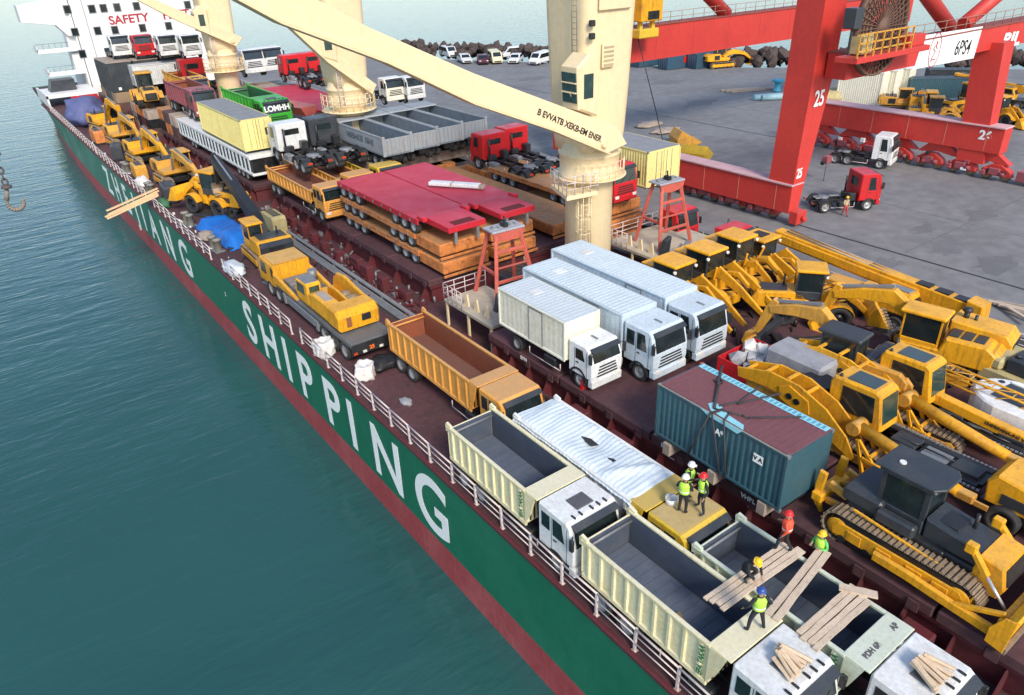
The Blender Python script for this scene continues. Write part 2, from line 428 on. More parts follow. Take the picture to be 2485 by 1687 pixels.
tag(mb.build('breakwater_rocks', rockm), 'dark boulders heaped along the far edge of the quay', 'rocks', None, 'stuff')

# ------------------------------------------------------------------ the ship
XL, XR, YN, YF = 13.1, 46.1, -26., 180.
ship = thing('cargo_ship', 'long green and red cargo ship loaded with vehicles', 'ship', (0, 0, 0))
def hull_sect(y):
    t = max(0, (y-118)/62.); ins = 3.6*t**1.6; top = 1.2*max(0, (y-150)/30.)
    return ins, top
ys = [YN, 0, 30, 60, 90, 118, 132, 146, 160, 172, YF]
def strake(z0, z1, k0, k1, side):
    v = []; f = []
    for i, y in enumerate(ys):
        ins, top = hull_sect(y)
        for k, z in ((k0, z0), (k1, z1)):
            dx = top+(ins-top)*k; v.append(((XL+dx) if side < 0 else (XR-dx), y, z))
    for i in range(len(ys)-1):
        q = (2*i, 2*i+2, 2*i+3, 2*i+1); f.append(q if side > 0 else q[::-1])
    return v, f
for nm, z0, z1, k0, k1, mm in (('hull_topside', -4.55, .12, .62, 0, hullg), ('hull_boot_topping', -9., -4.55, 1, .62, hullr)):
    mb = MB()
    for s in (-1, 1): mb.add(*strake(z0, z1, k0, k1, s))
    for y in (YN, YF):
        ins, top = hull_sect(y); a, b = top+(ins-top)*k0, top+(ins-top)*k1
        q = [(XL+a, y, z0), (XR-a, y, z0), (XR-b, y, z1), (XL+b, y, z1)]
        mb.add(q, [(0, 1, 2, 3) if y < 50 else (3, 2, 1, 0)])
    mb.build(nm, mm, ship)
mb = MB(); mb.box(XL+.02, XR-.02, YN, 158, -.3, 0); mb.box(XL+1.3, XR-1.3, 158.01, YF-.3, -.3, 0.01); mb.build('main_deck', deckm, ship)
mb = MB()                                                # deck edge gunwale bar and fender strake
for x in (XL, XR): mb.box(x-.07, x+.12, YN, 150, .0, .2, .03)
mb.build('gunwale_bar', coamm, ship)
# guard rails
def railing(x, y0, y1, parent, step=1.9, lean=0):
    rl = link('guard_rail', None, parent)
    post = shared('railpost', lambda: MB().box(-.045, .045, -.045, .045, 0, 1.12).box(-.1, .1, -.1, .1, 0, .03).mesh('post', railm))
    n = int((y1-y0)/step)
    for i in range(n+1):
        link('post', post, rl, (x, y0+i*(y1-y0)/n, .03), (random.uniform(-.03, .03), random.uniform(-.03, .03), 0))
    for z, r in ((1.12, .042), (.78, .026), (.44, .026)):
        mb = MB(); pts = [(x+random.uniform(-.02, .02), y0+i*(y1-y0)/n, z+random.uniform(-.015, .015)) for i in range(n+1)]
        mb.tube(pts, r, 5); mb.build('rail', railm, rl)
    return rl
for a, b in ((2, 41.5), (43.2, 57), (60.5, 79), (82, 108), (109, 148)): railing(XL+.25, a, b, ship)
railing(XR-.25, 4, 30, ship); railing(XR-.25, 48, 148, ship)
# hull lettering, letter by letter
sp = [('S', 52.0), ('H', 47.9), ('I', 44.6), ('P', 41.4), ('P', 37.3), ('I', 34.55), ('N', 30.3), ('G', 25.6)]
zj = [('Z', 104.0), ('H', 98.6), ('E', 93.6), ('J', 89.2), ('I', 85.6), ('A', 81.2), ('N', 75.4), ('G', 69.4)]
for ch, y in sp+zj:
    letters(ch, 4.8, whitep, ship, (XL+(hull_sect(y)[0]*.4)-.012, y, -2.62), (0, -1, 0), (0, 0, 1), 'letter', .085, .98)
letters('2', .5, whitep, ship, (XL-.012, 57.5, -2.0), (0, -1, 0), (0, 0, 1), 'draught_mark')
# hatches: coaming, cover panels, stays
HX0, HX1, HZ = 21.4, 38.6, 1.8
def hatch(y0, y1, sym, HX0=HX0):
    c = link('hatch_coaming', None, ship)
    mb = MB()
    mb.box(HX0+.3, HX1-.3, y0+.3, y1-.3, 0, 1.3)
    mb.box(HX0+.1, HX1-.1, y0+.1, y1-.1, 1.12, 1.3)
    mb.build('coaming_plate', coamm, c)
    stay = shared('stay', lambda: MB().prism([(-.9, 0), (0, 0), (0, 1.12), (-.25, 1.12)], -.03, .03, 0, 'xz').mesh('stay', coamm))
    n = int((y1-y0)/(1.6 if y0 < 0 else 3.4))
    for i in range(n):
        y = y0+.8+i*(y1-y0-1.4)/max(1, n-1)
        link('stay', stay, c, (HX0+.3, y, 0))
    m = max(1, round((y1-y0)/6.2)); d = (y1-y0)/m
    for i in range(m):
        mb = MB(); mb.box(HX0, HX1, y0+i*d+.06, y0+(i+1)*d-.06, 1.303, HZ, .05)
        for k in range(3): mb.box(HX0-.06, HX0, y0+i*d+.5+k*2., y0+i*d+.9+k*2., 1.2, 1.62)
        mb.build('hatch_panel', [deckm], c)
    return c
for a, b, c in ((-14, 32.2, HX0), (41, 71.0, 22.7), (73.3, 109, 21.7), (117, 150, 21.4)): hatch(a, b, 0, c)
for y, t1 in ((17.9, 'EHEF'), (13.4, 'VHBL'), (28.6, 'EYN')):
    letters(t1, .3, whitep, ship, (HX0-.07, y, 1.62), (0, -1, 0), (0, 0, 1), 'stencil', .012)
    letters('928' if y < 20 else '733', .3, whitep, ship, (HX0+.29, y, .95), (0, -1, 0), (0, 0, 1), 'stencil', .012)
# pipes and trunking along the coaming foot
for k, (x, r, z) in enumerate(((20.55, .16, .34), (20.15, .09, .3), (39.2, .14, .34))):
    mb = MB(); mb.cyl((x, -14, z), (x, 150, z), r, n=8)
    for y in range(-12, 150, 4): mb.box(x-r*1.3, x+r*1.3, y-.06, y+.06, 0, z)
    mb.build('deck_pipe', steel, ship)
mb = MB(); mb.box(19.55, 20.0, -14, 150, .32, .40); mb.box(19.6, 19.66, -14, 150, 0, .32); mb.box(19.9, 19.96, -14, 150, 0, .32)
mb.build('cable_trunk', steel, ship)
# small deck gear between the coaming and the pipes
random.seed(11)
for y in [6, 20.5, 23.5, 34, 43, 45.5, 48, 50.5, 53, 56, 58.5, 61, 63.5, 66, 80, 84, 88, 93, 98]:
    mb = MB(); a = random.uniform(.35, .75); x = 20.95 if y < 40 or y > 72 else random.uniform(21.3, 21.9)
    mb.box(x-.28, x+.3, y-a, y+a, 0, random.uniform(.7, 1.25), .05); mb.box(x-.34, x-.28, y-a*.6, y+a*.6, .2, .6)
    mb.build('hatch_cleat_box', coamm, ship)
# bitts and mooring fittings on the port deck
def bitts(loc, rz, label):
    t = thing('mooring_bitts', label, 'bollard', loc, rz)
    mb = MB(); mb.box(-.95, .95, -.42, .42, 0, .12, .02); mb.build('base_plate', steel, t)
    for s in (-.55, .55):
        mb = MB(); mb.lathe([(0, 1.12), (.34, 1.12), (.38, 1.06), (.36, .98), (.3, .95), (.3, .1)], n=18, at=(s, 0, 0)); mb.build('post', mat('bitt_paint', (.2, .19, .16), .6, top=(.4, .39, .34), topamt=.8), t)
bitts(at(665, 690, 0), R_(-78), 'dark twin mooring bitts beside the yellow truck crane')
bitts((14.3, 96, 0), R_(-85), 'twin mooring bitts on the side deck by the excavators')

# superstructure at the far end
SY = 158.
sup = link('superstructure', None, ship)
mb = MB(); mb.box(21.6, 45.2, SY, SY+15, 0.01, 21, .15); mb.build('accommodation_block', superw, sup)
mb = MB(); mb.box(21.9, 22.02, SY-.05, SY-.001, .3, 20.5); mb.build('casing_seam', dgrey, sup)
mb = MB(); mb.box(24.0, 24.1, SY-.05, SY-.001, .3, 20.5); mb.build('casing_seam', steel, sup)
wins = [(163, 23), (223, 22), (251, 20), (284, 18), (331, 15), (455, 12), (182, 78), (237, 75), (279, 73), (346, 68), (409, 63), (200, 131), (150, -30), (223, -30), (275, -32)]
for p in wins:
    x, _, z = on_y(p[0], p[1], SY)
    wf = MB(); wf.box(x-.6, x+.6, SY-.07, SY-.001, z-.7, z+.7); w1 = wf.build('window', steel, sup)
    wf = MB(); wf.box(x-.48, x+.48, SY-.09, SY-.06, z-.58, z+.58); wf.build('pane', glass, None).parent = w1
x, _, z = on_y(366, 48, SY)
letters('SAFETY', 1.95, redletter, sup, (31.0, SY-.02, 12.3), (1, 0, .02), (0, 0, 1), 'lettering', .05, 1.05)
letters('FIRST', 1.95, redletter, sup, (39.3, SY-.02, 12.45), (1, 0, .02), (0, 0, 1), 'lettering', .05, 1.05)
mb = MB()                                                                  # bridge wing
mb.prism([(14.2, 13.0), (14.2, 15.6), (21.6, 16.6), (21.6, 10.2), (20.6, 10.4), (19.2, 12.2)], SY+.4, SY+4.5, .05)
mb.build('bridge_wing', superw, sup)
for z, x0 in ((8.2, 15.2), (4.4, 15.8)):
    mb = MB(); mb.box(x0, 21.6, SY+.6, SY+5, z-.35, z, .03); mb.box(x0, x0+.12, SY+.6, SY+5, z, z+.9); mb.box(x0, 21.6, SY+.6, SY+.7, z, z+.35)
    mb.box(20.4, 21.6, SY+1.5, SY+4, z, z+3.0); mb.build('side_platform', superw, sup)
    rr = MB()
    for i in range(6): rr.cyl((x0+.1+i*.95, SY+.65, z), (x0+.1+i*.95, SY+.65, z+1.2), .04, n=5)
    rr.cyl((x0, SY+.65, z+1.2), (20.4, SY+.65, z+1.2), .04, n=5); rr.build('platform_rail', steel, sup)
mb = MB(); mb.loft([[(15.2+.2*k, SY+1+k*1.0, 1.9+.3*math.sin(k*1.3)+h*2.6) for k in range(5)][0:1]*0 or [(14.6+dx, SY-4+dy, z) for dx, dy in ((0, 0), (4.3, 0), (4.3, 3.5), (0, 3.5))] for z, h in ((1.6, 0), (3.9, 0))]); 
mb.v = [(x+(.8 if z > 3 and x < 16 else 0), y, z) for x, y, z in mb.v]; mb.build('covered_lifeboat_davit', dgrey, sup)
mb = MB(); mb.box(13.6, 21.5, SY-7, SY-6.6, 1.5, 1.95); mb.box(13.6, 13.9, SY-7, SY+6, 0, 1.95); mb.box(18.2, 18.5, SY-7, SY-6.7, 0, 1.5); mb.box(13.6, 21.5, SY-7, SY+2, 1.96, 2.1)
mb.build('poop_front', superw, sup)
mb = MB(); mb.box(17.2, 21.4, SY-7.2, SY-6.98, .2, 1.46); mb.build('poop_door', red, sup)

# platform and stairs between the hatches
def gallery(x0, x1, y0, y1, z, label):
    t = thing('walkway_platform', label, 'platform', (0, 0, 0))
    mb = MB(); mb.box(x0, x1, y0, y1, z-.22, z, .02); mb.build('deck_plate', mat('platform_paint', (.52, .46, .36), .6, (.3, .25, .2), .6, 1.), t)
    for x in (x0+.1, x1-.1):
        for y in (y0+.15, (y0+y1)/2, y1-.15):
            mb = MB(); mb.box(x-.07, x+.07, y-.07, y+.07, 0, z-.221); mb.build('post', crcream, t)
    for (a, b) in (((x0, y1), (x1, y1)), ((x0, y0+3.2), (x0, y1))):
        mb = MB(); n = 4
        for i in range(n+1):
            p = (a[0]+(b[0]-a[0])*i/n, a[1]+(b[1]-a[1])*i/n); mb.cyl((*p, z), (*p, z+1.1), .035, n=5)
        for h in (.4, .75, 1.1): mb.cyl((*a, z+h), (*b, z+h), .03, n=5)
        mb.build('handrail', railm, t)
    mb = MB()
    for i in range(3): mb.prism([(y0+1+i*1.1, z+.001), (y0+1.5+i*1.1, z+.001), (y0+1.3+i*1.1, z+.75), (y0+1.15+i*1.1, z+.8)], x0+.5, x0+.62, 0, 'yz')
    mb.build('fairlead_horn', crcream, t)
gallery(21.9, 25.2, 32.5, 37.8, 1.9, 'cream walkway platform on posts behind the ivory box truck')
gallery(37.0, 43.5, 33.2, 38.5, 1.9, 'cream walkway platform to the right of the crane pedestal')

# red A-frame cradles
def aframe_(loc, rz, label, h=4.4):
    t = thing('cradle_frame', label, 'frame', loc, rz)
    for sx in (-1, 1):
        for sy in (-1, 1):
            mb = MB(); mb.bar((sx*1.55, sy*1.35, 0), (sx*.85, sy*.45, h), .24, .24); mb.build('leg', aframe, t)
    for k, q in enumerate((.3, .5, .72)):
        mb = MB(); hw = 1.55-.7*q; yy = -(1.35-.9*q); mb.bar((-hw, yy, h*q), (hw, yy, h*q), .14, .2 if k != 1 else .07); mb.build('rung', aframe, t)
    mb = MB(); mb.bar((-1.55+.7*.42, -.95, h*.42), (-1.55+.7*.42, .95, h*.42), .14, .2); mb.build('rung', aframe, t)
    mb = MB(); mb.prism([(-1.15, h-.02), (1.15, h-.02), (1.05, h-.45), (.3, h-.62), (-.3, h-.62), (-1.05, h-.45)], -.62, -.5); mb.build('saddle_plate', aframe, t)
    mb = MB(); mb.box(-1.2, 1.2, -.65, .65, h, h+.14, .03); tp = mb.build('top_plate', mat('plate_grey', (.36, .36, .40), .6), t)
    for s in (-.65, .6):
        mb = MB(); mb.lathe([(.3, h+.142), (.3, h+.2), (.17, h+.2), (.17, h+.15)], n=16, at=(s, 0, 0)); mb.build('sheave_ring', steel, tp)
    mb = MB(); mb.box(-.16, .16, -.3, .2, h+.14, h+.42); mb.cyl((0, -.05, h+.4), (.1, .1, h+.75), .06); mb.build('latch', black, tp)
    mb = MB(); mb.prism([(-2.2, 0), (-1.5, 0), (-1.35, 1.35), (-1.9, 1.1)], -2.3, -1.9, .02); mb.build('guide_plate', dgrey, t)
aframe_((25.6, 36.0, 1.9), R_(-4), 'red cradle frame behind the ivory box truck')
aframe_((40.0, 35.6, 1.9), R_(-4), 'red cradle frame to the right of the crane pedestal', 4.6)

# ------------------------------------------------------------------ deck cranes
def rrect(cx, cy, hx, hy, r, z, n=4):
    p = []
    for qx, qy, a0 in ((1, 1, 0), (-1, 1, 90), (-1, -1, 180), (1, -1, 270)):
        for i in range(n+1):
            a = R_(a0+90*i/n); p.append((cx+qx*(hx-r)+r*math.cos(a), cy+qy*(hy-r)+r*math.sin(a), z))
    return p
def deck_crane(cx, cy, label, near, jib_px, yj, lab_jib=None):
    t = thing('deck_crane', label, 'crane', (0, 0, 0))
    mb = MB(); mb.lathe([(1.62, 0), (1.62, 7.7), (1.95, 8.3)], n=48, at=(cx, cy, 0)); mb.build('pedestal', crcream, t)
    mb = MB()
    mb.lathe([(1.6, 7.9), (2.02, 8.2), (2.06, 8.28), (2.06, 8.5), (1.98, 8.55), (2.0, 9.6), (2.08, 9.66), (2.08, 9.8), (1.9, 9.9), (1.8, 10.4), (0, 10.4)], n=48, at=(cx, cy, 0))
    mb.build('slewing_ring', crcream, t)
    mb = MB(); k = 1.0
    mb.loft([rrect(cx+a, cy+.25, hx, hy, .75, z) for z, hx, hy, a in ((9.95, 1.75, 1.8, .1), (11.0, 1.85, 1.9, .1), (14, 2.0, 2.0, .1), (21, 2.2, 2.2, .1), (25, 2.1, 2.1, .1))], True)
    hs = mb.build('crane_house', crcream, t)
    # jib: outline in the slewing plane, real thickness
    P = [on_y(p[0], p[1], yj) for p in jib_px]
    mb = MB(); mb.prism([(p[0], p[2]) for p in P], yj, yj+.75, .06); jb = mb.build('jib', crcream, t)
    n = len(jib_px)//2
    lo = P[:n]
    mb = MB()
    for a, b in zip(lo[:-1], lo[1:]): mb.bar((a[0], yj+.3, a[2]-.03), (b[0], yj+.3, b[2]-.03), 1.0, .1)
    mb.build('bottom_flange', crcream, jb)
    mb = MB(); mb.cyl((P[0][0]-.5, yj-.25, P[0][2]+.75), (P[0][0]-.5, yj+1.2, P[0][2]+.75), .28, n=16); mb.build('pivot_pin', crcream, jb)
    # operator's cab
    x0 = cx-2.6; DZ = 1.1
    mb = MB(); mb.prism([(x0-.55, 12.0), (x0+1.0, 11.4), (x0+1.1, 14.6), (x0+.2, 15.1), (x0-.7, 14.4)], cy-2.5, cy-.9, .12); cb = mb.build('operator_cab', crcream, t)
    mb = MB(); mb.slab([(x0-.60, cy-1.05, 12.35), (x0-.60, cy-2.35, 12.35), (x0-.725, cy-2.35, 14.1), (x0-.725, cy-1.05, 14.1)], .02); wd = mb.build('front_window', glassg, cb)
    mb = MB(); mb.box(x0-.2, x0+.55, cy-2.53, cy-2.49, 12.6, 14.0, .05); mb.build('side_window', glassg, cb)
    mb = MB()
    for z in (12.95, 13.5): mb.box(x0-.78, x0-.62, cy-2.35, cy-1.05, z, z+.06)
    mb.build('window_bar', crcream, cb)
    cb.location.z = DZ
    if near:
        mb = MB(); mb.box(cx-.9, cx+.1, cy-2.02, cy-1.9, 15.2, 16.6, .05); v = mb.build('ventilator', crcream, hs)
        mb = MB()
        for i in range(5): mb.box(cx-.8, cx, cy-2.06, cy-2.0, 15.3+i*.25, 15.42+i*.25)
        mb.build('louvre', mat('louvre_shade', (.45, .36, .22), .6), v)
        mb = MB(); mb.box(cx-1.3, cx+1.3, cy-2.1, cy-1.98, 18.4, 20.5, .08); mb.build('winch_hatch', crcream, hs)
        for zz in (17.6, 16.9):
            mb = MB(); mb.box(cx-1.95, cx-1.6, cy-2.15, cy-1.85, zz, zz+.35, .05); mb.build('floodlight', blackp, hs)
        mb = MB()                                                    # ladder up the house
        for s in (0, .45): mb.cyl((cx-2.2, cy-1.2+s, 15.2), (cx-2.35, cy-1.2+s, 21), .03, n=5)
        for i in range(18): mb.cyl((cx-2.2-.008*i, cy-1.2, 15.3+i*.31), (cx-2.2-.008*i, cy-.75, 15.3+i*.31), .02, n=4)
        mb.build('house_ladder', steel, hs)
        # landing with rail
        pl = MB(); pl.prism([(-3.6, -1.9), (-1.3, -2.3), (-1.2, .6), (-2.6, .9)], 7.45, 7.75, .03, 'xy'); pl.v = [(x+cx, y+cy, z) for x, y, z in pl.v]
        pf = pl.build('landing', crcream, t)
        mb = MB()
        ring = [(-1.3, -2.3), (-2.4, -2.1), (-3.6, -1.9), (-3.1, -.5), (-2.6, .9)]
        for (a, b) in zip(ring[:-1], ring[1:]):
            for i in range(3):
                x, y = a[0]+(b[0]-a[0])*i/2+cx, a[1]+(b[1]-a[1])*i/2+cy; mb.cyl((x, y, 7.75), (x, y, 8.95), .035, n=5)
            for h in (8.15, 8.55, 8.95): mb.cyl((a[0]+cx, a[1]+cy, h), (b[0]+cx, b[1]+cy, h), .03, n=5)
        mb.build('landing_rail', railm, pf)
        mb = MB()                                                    # rail around the ring
        for i in range(10):
            a = R_(-150+i*13); mb.cyl((cx+2.35*math.cos(a), cy+2.35*math.sin(a), 8.25), (cx+2.35*math.cos(a), cy+2.35*math.sin(a), 9.35), .03, n=5)
        for h in (8.8, 9.35): mb.tube([(cx+2.35*math.cos(R_(-150+i*13)), cy+2.35*math.sin(R_(-150+i*13)), h) for i in range(10)], .028, 5)
        mb.lathe([(1.65, 8.0), (2.5, 8.2), (2.5, 8.26), (1.65, 8.1)], n=32, at=(cx, cy, 0)); mb.build('ring_walkway', crcream, t)
        lx, ly = cx-1.55, cy-1.35                                     # caged ladder
        mb = MB()
        for s in (-.22, .22): mb.cyl((lx+s*.7, ly-s*.7, 0), (lx+s*.7, ly-s*.7, 8), .04, n=6)
        for i in range(26): mb.cyl((lx-.16, ly+.16, .3+i*.3), (lx+.16, ly-.16, .3+i*.3), .02, n=4)
        ld = mb.build('ladder', crcream, t)
        mb = MB()
        for z in (3.9, 4.9, 5.9, 6.9): mb.tube([(lx-.35+.5*math.cos(R_(a))-.0, ly-.28+.5*math.sin(R_(a)), z) for a in range(0, 361, 45)], .035, 4)
        for a in range(90, 361, 45): mb.cyl((lx-.35+.5*math.cos(R_(a)), ly-.28+.5*math.sin(R_(a)), 3.6), (lx-.35+.5*math.cos(R_(a)), ly-.28+.5*math.sin(R_(a)), 7.4), .03, n=4)
        mb.build('ladder_cage', crcream, ld)
        a, b = Vector(on_y(1320, 278, yj)), Vector(on_y(1445, 333, yj))
        d = (b-a).normalized(); up = Vector((0, -1, 0)).cross(d)
        letters('B EVVATB XEKB-EM ENER', .5, blackletter, jb, (a+b)/2+Vector((0, -.02, 0)), d, Vector((d.z*-1, 0, d.x)) if d.x > 0 else Vector((0, 0, 1)), 'lettering', .012, .98)
        mb = MB(); q0 = Vector(on_y(1385, 232, yj+.9)); mb.cyl(q0, q0+Vector((.5, -.5, .35)), .22, .3, n=10); mb.cyl(q0+Vector((.7, 0, 0)), q0+Vector((1.2, -.5, .35)), .2, .28, n=10)
        mb.bar(q0+Vector((0, 0, -.1)), q0+Vector((1.4, 0, -.9)), .12, .12); mb.build('jib_floodlight', crcream, hs)
    else:
        mb = MB(); lx, ly = cx-1.5, cy-1.9
        for s in (-.25, .25): mb.cyl((lx+s, ly, 8.2), (lx+s, ly, 12.6), .05, n=5)
        for i in range(14): mb.cyl((lx-.25, ly, 8.4+i*.3), (lx+.25, ly, 8.4+i*.3), .03, n=4)
        mb.build('ladder', railm, t)
        mb = MB()
        for h in (8.3, 8.8, 9.3): mb.tube([(cx+2.7*math.cos(R_(a)), cy+2.7*math.sin(R_(a)), h) for a in range(-210, 31, 15)], .05, 4)
        for a in range(-210, 31, 15): mb.cyl((cx+2.7*math.cos(R_(a)), cy+2.7*math.sin(R_(a)), 7.6), (cx+2.7*math.cos(R_(a)), cy+2.7*math.sin(R_(a)), 9.3), .05, n=4)
        mb.lathe([(1.62, 7.5), (2.8, 7.6), (2.8, 7.7), (1.62, 7.65)], n=24, at=(cx, cy, 0)); mb.build('ring_walkway', crcream, t)
    return t
deck_crane(33.3, 36.6, 'nearest cream deck crane with its jib raised across the picture', True,
  [(1478, 372), (1340, 314), (1150, 250), (939, 150), (680, 53), (582, 0), (420, -88), (160, -230), (215, -285), (520, -128), (783, 6), (895, 66), (1150, 178), (1400, 272), (1500, 308), (1523, 350)], 34.0)
deck_crane(33.0, 73., 'middle cream deck crane half hidden behind the nearest jib', False,
  [(905, 228), (795, 150), (700, 62), (560, -66), (585, -78), (728, 54), (822, 136), (915, 206)], 70.6)
deck_crane(33.0, 113., 'farthest cream deck crane in front of the white superstructure', False,
  [(575, 112), (424, 46), (340, 2), (250, -46), (262, -58), (374, -2), (530, 66), (590, 92)], 110.6)
# ------------------------------------------------------------------ red gantry crane on the quay
gan = thing('gantry_crane', 'big red rail-mounted gantry crane on the quay', 'crane', (0, 0, 0))
GX1, GX2, GN, GFAR = 54.5, 80.5, 34.6, 62.
def boxbeam(name, pts, mm=gred):
    mb = MB(); mb.loft(pts); return mb.build(name, mm, gan)
def leg(x0b, x1b, x0t, x1t, y0b, y1b, y0t, y1t, z0, z1):
    return [[(x0b, y0b, z0), (x1b, y0b, z0), (x1b, y1b, z0), (x0b, y1b, z0)], [(x0t, y0t, z1), (x1t, y0t, z1), (x1t, y1t, z1), (x0t, y1t, z1)]]
for y in (GN, GFAR):
    boxbeam('leg', leg(54.4, 55.7, 54.6, 57.4, y, y+2.4, y-.2, y+2.2, 1.3, 12.0))
    boxbeam('leg', leg(54.6, 57.4, 54.6, 57.6, y-.2, y+2.2, y-.3, y+2.1, 12.0, 24))
    if y < 50: boxbeam('leg', leg(80.0, 81.4, 80.0, 82.2, y-4.2, y-1.6, y-3.2, y-.6, 1.3, 12.4))
# girders
for y, x0, x1, za, zb in ((GN-2.1, 55.9, 118, 11.9, 13.75), (GFAR-2, 55.2, 118, 10.3, 13.7)):
    g = boxbeam('girder', [[(x0, y, za), (x0, y+1.7, za), (x0, y+1.7, zb), (x0, y, zb)][::-1], [(x1, y, za-.4), (x1, y+1.7, za-.4), (x1, y+1.7, zb), (x1, y, zb)][::-1]])
    mb = MB(); mb.box(x0, x1, y-.12, y+1.82, zb, zb+.12, .02); mb.build('girder_flange', mat('rusty_red_rail', (.30, .07, .05), .7, (.2, .07, .05), .6, 1.), g)
    mb = MB()
    n = int((x1-x0)/1.8)
    for i in range(n+1):
        x = x0+i*(x1-x0)/n; mb.cyl((x, y+.1, zb+.12), (x, y+.1, zb+1.25), .035, n=5)
    for h in (.7, 1.25): mb.cyl((x0, y+.1, zb+h), (x1, y+.1, zb+h), .03, n=5)
    mb.build('walkway_rail', mat('rail_rust', (.35, .2, .15), .6), g)
    for k in range(int((x1-x0)/6)):
        mb = MB(); x = x0+3+k*6; mb.box(x-.03, x+.03, y-.012, y-.002, za-.1, zb-.02); mb.build('web_seam', mat('seam_red', (.48, .04, .03), .6), g)
# braces rising from the near girder
for a, b in (((2300, 60), (2250, -10)), ((2340, 58), (2420, -10))):
    p, q = Vector(on_y(*a, GN-1.3)), Vector(on_y(*b, GN-1.3)); d = q-p
    mb = MB(); mb.cyl(p-d.normalized()*.2, p+d*2.5, .62, .62, n=24); mb.build('brace_tube', gred, gan)
p, q = Vector(on_y(1762, 34, GFAR-1.2)), Vector(on_y(1722, -8, GFAR-1.2)); mb = MB(); mb.cyl(p, p+(q-p)*4, .75, n=20); mb.build('brace_tube', gred, gan)
# sills on both rails
for x0, x1, z0, z1, ya, yb in ((54.35, 55.75, 1.05, 3.4, 28.5, 66), (79.9, 81.5, 2.5, 4.9, 29.2, 50.5)):
    if x0 < 60: ya = 34.55
    mb = MB(); mb.box(x0, x1, ya, yb, z0, z1, .03); s_ = mb.build('sill_beam', gred, gan)
    mb = MB(); mb.box(x0-.15, x1+.15, ya-.05, yb, z1, z1+.14, .02); mb.build('sill_flange', mat('faded_sill_top', (.62, .40, .42), .6), s_)
    for k in range(int((yb-ya)/3.9)):
        mb = MB(); y = ya+1.5+k*3.9; mb.box(x0-.02, x0-.003, y-.02, y+.02, z0+.1, z1-.05); mb.build('seam', mat('weld_pale', (.7, .3, .22), .6), s_)
# bogies
bog = shared('bogie', lambda: MB().prism([(-1.5, .45), (1.5, .45), (1.3, 1.0), (.45, 1.55), (-.45, 1.55), (-1.3, 1.0)], -.42, .42, .04, 'yz').mesh('bogie', gred))
bwh = shared('bogwheel', lambda: MB().lathe([(0, -.2), (.42, -.2), (.48, -.16), (.48, .1), (.54, .12), (.54, .2), (0, .2)], 'x', 18).mesh('wheel', trackm))
brod = shared('bogbox', lambda: MB().box(-.75, -.45, -.5, .5, .6, 1.25, .05).box(-.85, -.5, .75, 1.2, .5, .95, .05).cyl((-.62, -1.0, .8), (-.62, -.5, .8), .2).mesh('drive_box', maroonp))
for x, y0, y1 in ((55.4, 36, 62), (80.6, 27.6, 49)):
    k = 0; y = y0
    while y < y1:
        b = link('bogie', bog, gan, (x, y+1.6, -.04))
        for s in (-.85, .85): link('wheel', bwh, b, (0, s, .5))
        link('drive_box', brod, b, (-.1, 0, 0))
        for q in range(3 if x > 60 else 1):
            mb = MB(); yy = random.uniform(-1.4, 1.2); zz = random.uniform(.3, 1.5); mb.box(-random.uniform(.6, 1.0), -.43, yy, yy+random.uniform(.25, .6), zz, zz+random.uniform(.2, .5), .04); mb.build('fitting', random.choice([gred, maroonp, maroonp, whitep, black]), b)
        y += 3.25; k += 1
for x, y0, n in ((80.7, 30.5, 5),):
    for i in range(n):
        mb = MB(); yy = y0+i*4.6; hh = 1.5 if x < 60 else 2.65
        mb.prism([(yy-2.4, 1.52), (yy-1.6, 1.5), (yy, 1.3 if x < 60 else 1.75), (yy+1.6, 1.5), (yy+2.0, 1.55), (yy+.8, hh), (yy-.8, hh)], x-.4, x+.4, .03, 'yz'); mb.build('equaliser_beam', gred, gan)
mb = MB(); mb.box(54.45, 55.75, 33.7, 34.54, .2, 1.3, .06); mb.cyl((55.1, 33.3, .7), (55.1, 33.7, .7), .2); mb.build('rail_buffer', gred, gan)
mb = MB(); mb.box(79.9, 81.3, 25.6, 27.2, .3, 1.3, .06); mb.cyl((80.6, 25.0, .8), (80.6, 25.6, .8), .22); mb.build('rail_buffer', maroonp, gan)
# cable reel with platform in front of leg and girder
rc = Vector(on_y(2137, 66, GN-2.7))
mb = MB(); mb.lathe([(3.35, -.25), (3.5, -.25), (3.5, .25), (3.35, .25)], 'y', 40, rc, close=True)
mb.lathe([(0, -.35), (.7, -.3), (.7, .3), (0, .35)], 'y', 20, rc)
for i in range(40):
    a = 2*PI*i/40; d = Vector((math.cos(a), 0, math.sin(a)))
    mb.bar(rc+d*.5+Vector((0, -.2, 0)), rc+d*3.4+Vector((0, -.2, 0)), .07, .07, (0, 1, 0)); 
    if i % 2: mb.bar(rc+d*.5+Vector((0, .2, 0)), rc+d*3.4+Vector((0, .2, 0)), .07, .07, (0, 1, 0))
for k in range(4): mb.lathe([(1.5+k*.45, -.12), (1.62+k*.45, -.12), (1.62+k*.45, .12), (1.5+k*.45, .12)], 'y', 32, rc, close=True)
mb.build('cable_reel', mat('rusty_reel', (.13, .07, .05), .7, (.25, .15, .10), .6, 2.), gan)
px0 = on_y(2064, 138, GN-3.4); px1 = on_y(2240, 108, GN-3.4)
mb = MB(); mb.box(px0[0], px1[0], GN-4.0, GN-2.15, px0[2]-.5, px0[2]-.1, .03); pf = mb.build('reel_platform', gred, gan)
mb = MB()
for i in range(8):
    x = px0[0]+i*(px1[0]-px0[0])/7*.72; mb.box(x-.05, x+.05, GN-3.95, GN-3.85, px0[2]-.1, px0[2]+1.5)
